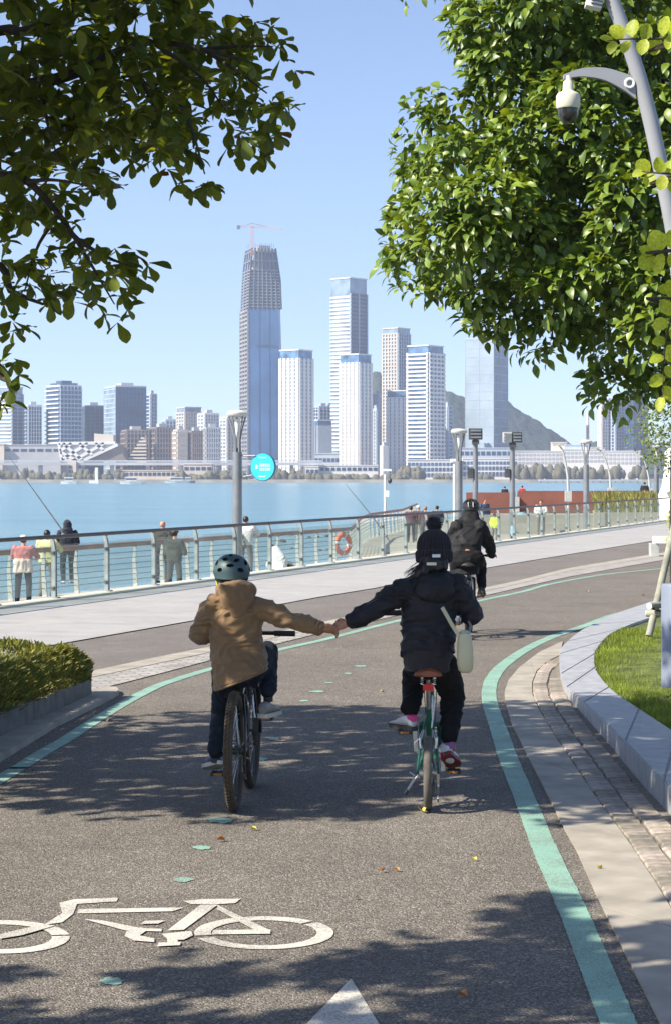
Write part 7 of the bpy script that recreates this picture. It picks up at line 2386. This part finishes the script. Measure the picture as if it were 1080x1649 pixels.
while n < 36000:
    y = rg.uniform(8.0, 17.9) if rg.random() < .85 else rg.uniform(17.1, 17.58); x = hx(y) - (rg.uniform(-.02, 2.6) if rg.random() < .5 else rg.uniform(-.03, .2))
    if y > 17.6: continue
    zt = .50 + .05 * noise.noise(Vector((x * 2, y * 2, 1))) - .012 * max(0, y - 15)
    e = min(hx(y) - x, 17.55 - y)
    if e < .12: zt -= (.12 - e) * 1.2
    if rg.random() < .3 or e > .25: z = zt - abs(rg.normal(0, .03))
    else: z = rg.uniform(.14, zt)
    if z < zt - .10 and e > .16: continue
    o = np.array([.9 if hx(y) - x < .25 else 0, .6 if 17.55 - y < .25 else 0, 0])
    dr = np.array([rg.normal(0, .5), rg.normal(0, .5), .9]) + o
    P_.append([x, y, z]); Dr.append(dr); Up.append([rg.normal(0, 1), rg.normal(0, 1), .6]); Ln.append(rg.uniform(.04, .085) if z > zt - .04 else rg.uniform(.035, .06)); n += 1
P_, Dr, Up, Ln = map(np.array, (P_, Dr, Up, Ln))
tag(link('foliage', leaves_mesh('foliage', P_, Dr, Up, Ln, 'lance', M_leafH, base_of(hd), 1.2), hd), kind='stuff')
mb = MB(); ring = [(hx(y) - .17, y) for y in np.linspace(8.0, 17.4, 16)] + [(-5.0, 17.4), (-5.0, 8.0)]
mb.prism(ring, .1, .36); mb.build('twig_core', pm('hedge_core', (0.02, 0.025, 0.008), .95, .3, 20), hd)

# ------------------------------------------------------------------ lawn blades
P_, n = [], 0
lp_ = [tuple(map(float, q)) for q in LAWN_EDGE] + [(14, LAWN_EDGE[-1][1] - 3), (14, LAWN_EDGE[0][1] + 1)]
mb_v, mb_f = [], []
while n < 46000:
    y = rg.uniform(10, 25); x = rg.uniform(1.6, 6.5)
    if x / y > .185 and rg.random() < .6 or x / y > .28: continue
    if not in_poly(x, y, lp_): continue
    z = wall_h(y) - .035; h = rg.uniform(.03, .075); a = rg.uniform(0, 6.28); w = rg.uniform(.003, .006)
    b = len(mb_v); lx, ly = rg.normal(0, .35) * h, rg.normal(0, .35) * h
    mb_v += [(x - w * math.cos(a), y - w * math.sin(a), z), (x + w * math.cos(a), y + w * math.sin(a), z), (x + lx, y + ly, z + h)]
    mb_f.append((b, b + 1, b + 2)); n += 1
me = bpy.data.meshes.new('grass'); me.from_pydata(mb_v, [], mb_f); me.materials.append(M_grass)
tag(link('grass', me), 'short bright green grass on the kerbed lawn', 'grass', kind='stuff')

# ------------------------------------------------------------------ fallen leaves on the lane
M_fy = pm('fallen_yellow', (0.62, 0.50, 0.06), .7, .2, 30); M_fo = pm('fallen_orange', (0.50, 0.22, 0.06), .7, .2, 30); M_ft2 = pm('fallen_tan', (0.52, 0.38, 0.20), .7, .2, 30)
V_, F_ = leaf_tpl('round')
for i, (u, v, L_, m_, lab) in enumerate((
    (172, 1163, .045, M_ft2, 'tan fallen leaf beside the left teal line near the planter'), (363, 1356, .045, M_fo, 'orange fallen leaf just below the mountain bike wheel'),
    (677, 1308, .065, M_fy, 'yellow fallen leaf at the folding bike\'s rear wheel'), (612, 1116, .035, M_ft2, 'tan fallen leaf between the two riders'),
    (765, 1388, .03, M_fy, 'small yellow fallen leaf left of the right teal line'), (968, 1402, .03, M_fy, 'yellow fallen leaf on the pale stone band'),
    (738, 1606, .04, M_fo, 'orange fallen leaf in the shade at the bottom right'), (612, 1406, .03, M_fo, 'small rusty fallen leaf in the middle of the lane'),
    (642, 1405, .03, M_fo, 'rusty fallen leaf just right of the lane middle'), (574, 1448, .025, M_ft2, 'tiny tan fallen leaf right of the painted bicycle'),
    (405, 1338, .03, M_fy, 'tiny yellow fallen leaf right of the orange one'), (1016, 966, .06, M_fo, 'brown fallen leaf far up the lane by the lawn'), (1037, 960, .05, M_ft2, 'pale fallen leaf far up the lane by the right line'), (945, 954, .06, M_ft2, 'tan fallen leaf far up the lane'))):
    me = bpy.data.meshes.new('fallen_leaf'); w = V_.copy() * L_; w[:, 2] *= 3; w[:, 2] += .2 * w[:, 0] ** 2 / L_
    me.from_pydata([tuple(p) for p in w], [], [tuple(int(k) for k in f) for f in F_]); me.materials.append(m_)
    p = gp(u, v); o = link('fallen_leaf', me, None, (p.x, p.y, .013 if u == 968 else .008)); o.rotation_euler = (.15, .1, i * 1.7)
    tag(o, lab, 'leaf', 'fallen leaves on the ground')
# ------------------------------------------------------------------ haze
hm = bpy.data.materials.new('haze_air'); hm.use_nodes = True
N, L = hm.node_tree.nodes, hm.node_tree.links
N.remove(N['Principled BSDF'])
pv = N.new('ShaderNodeVolumePrincipled')
pv.inputs['Color'].default_value = (0.66, 0.765, 1.0, 1)
pv.inputs['Density'].default_value = 0.00024
pv.inputs['Anisotropy'].default_value = 0.2
L.new(pv.outputs[0], N['Material Output'].inputs['Volume'])
mb = MB(); mb.box((0, 1350, 128), (4600, 2960, 270))
tag(mb.build('haze', hm), 'pale haze over the bay', 'haze', kind='stuff')
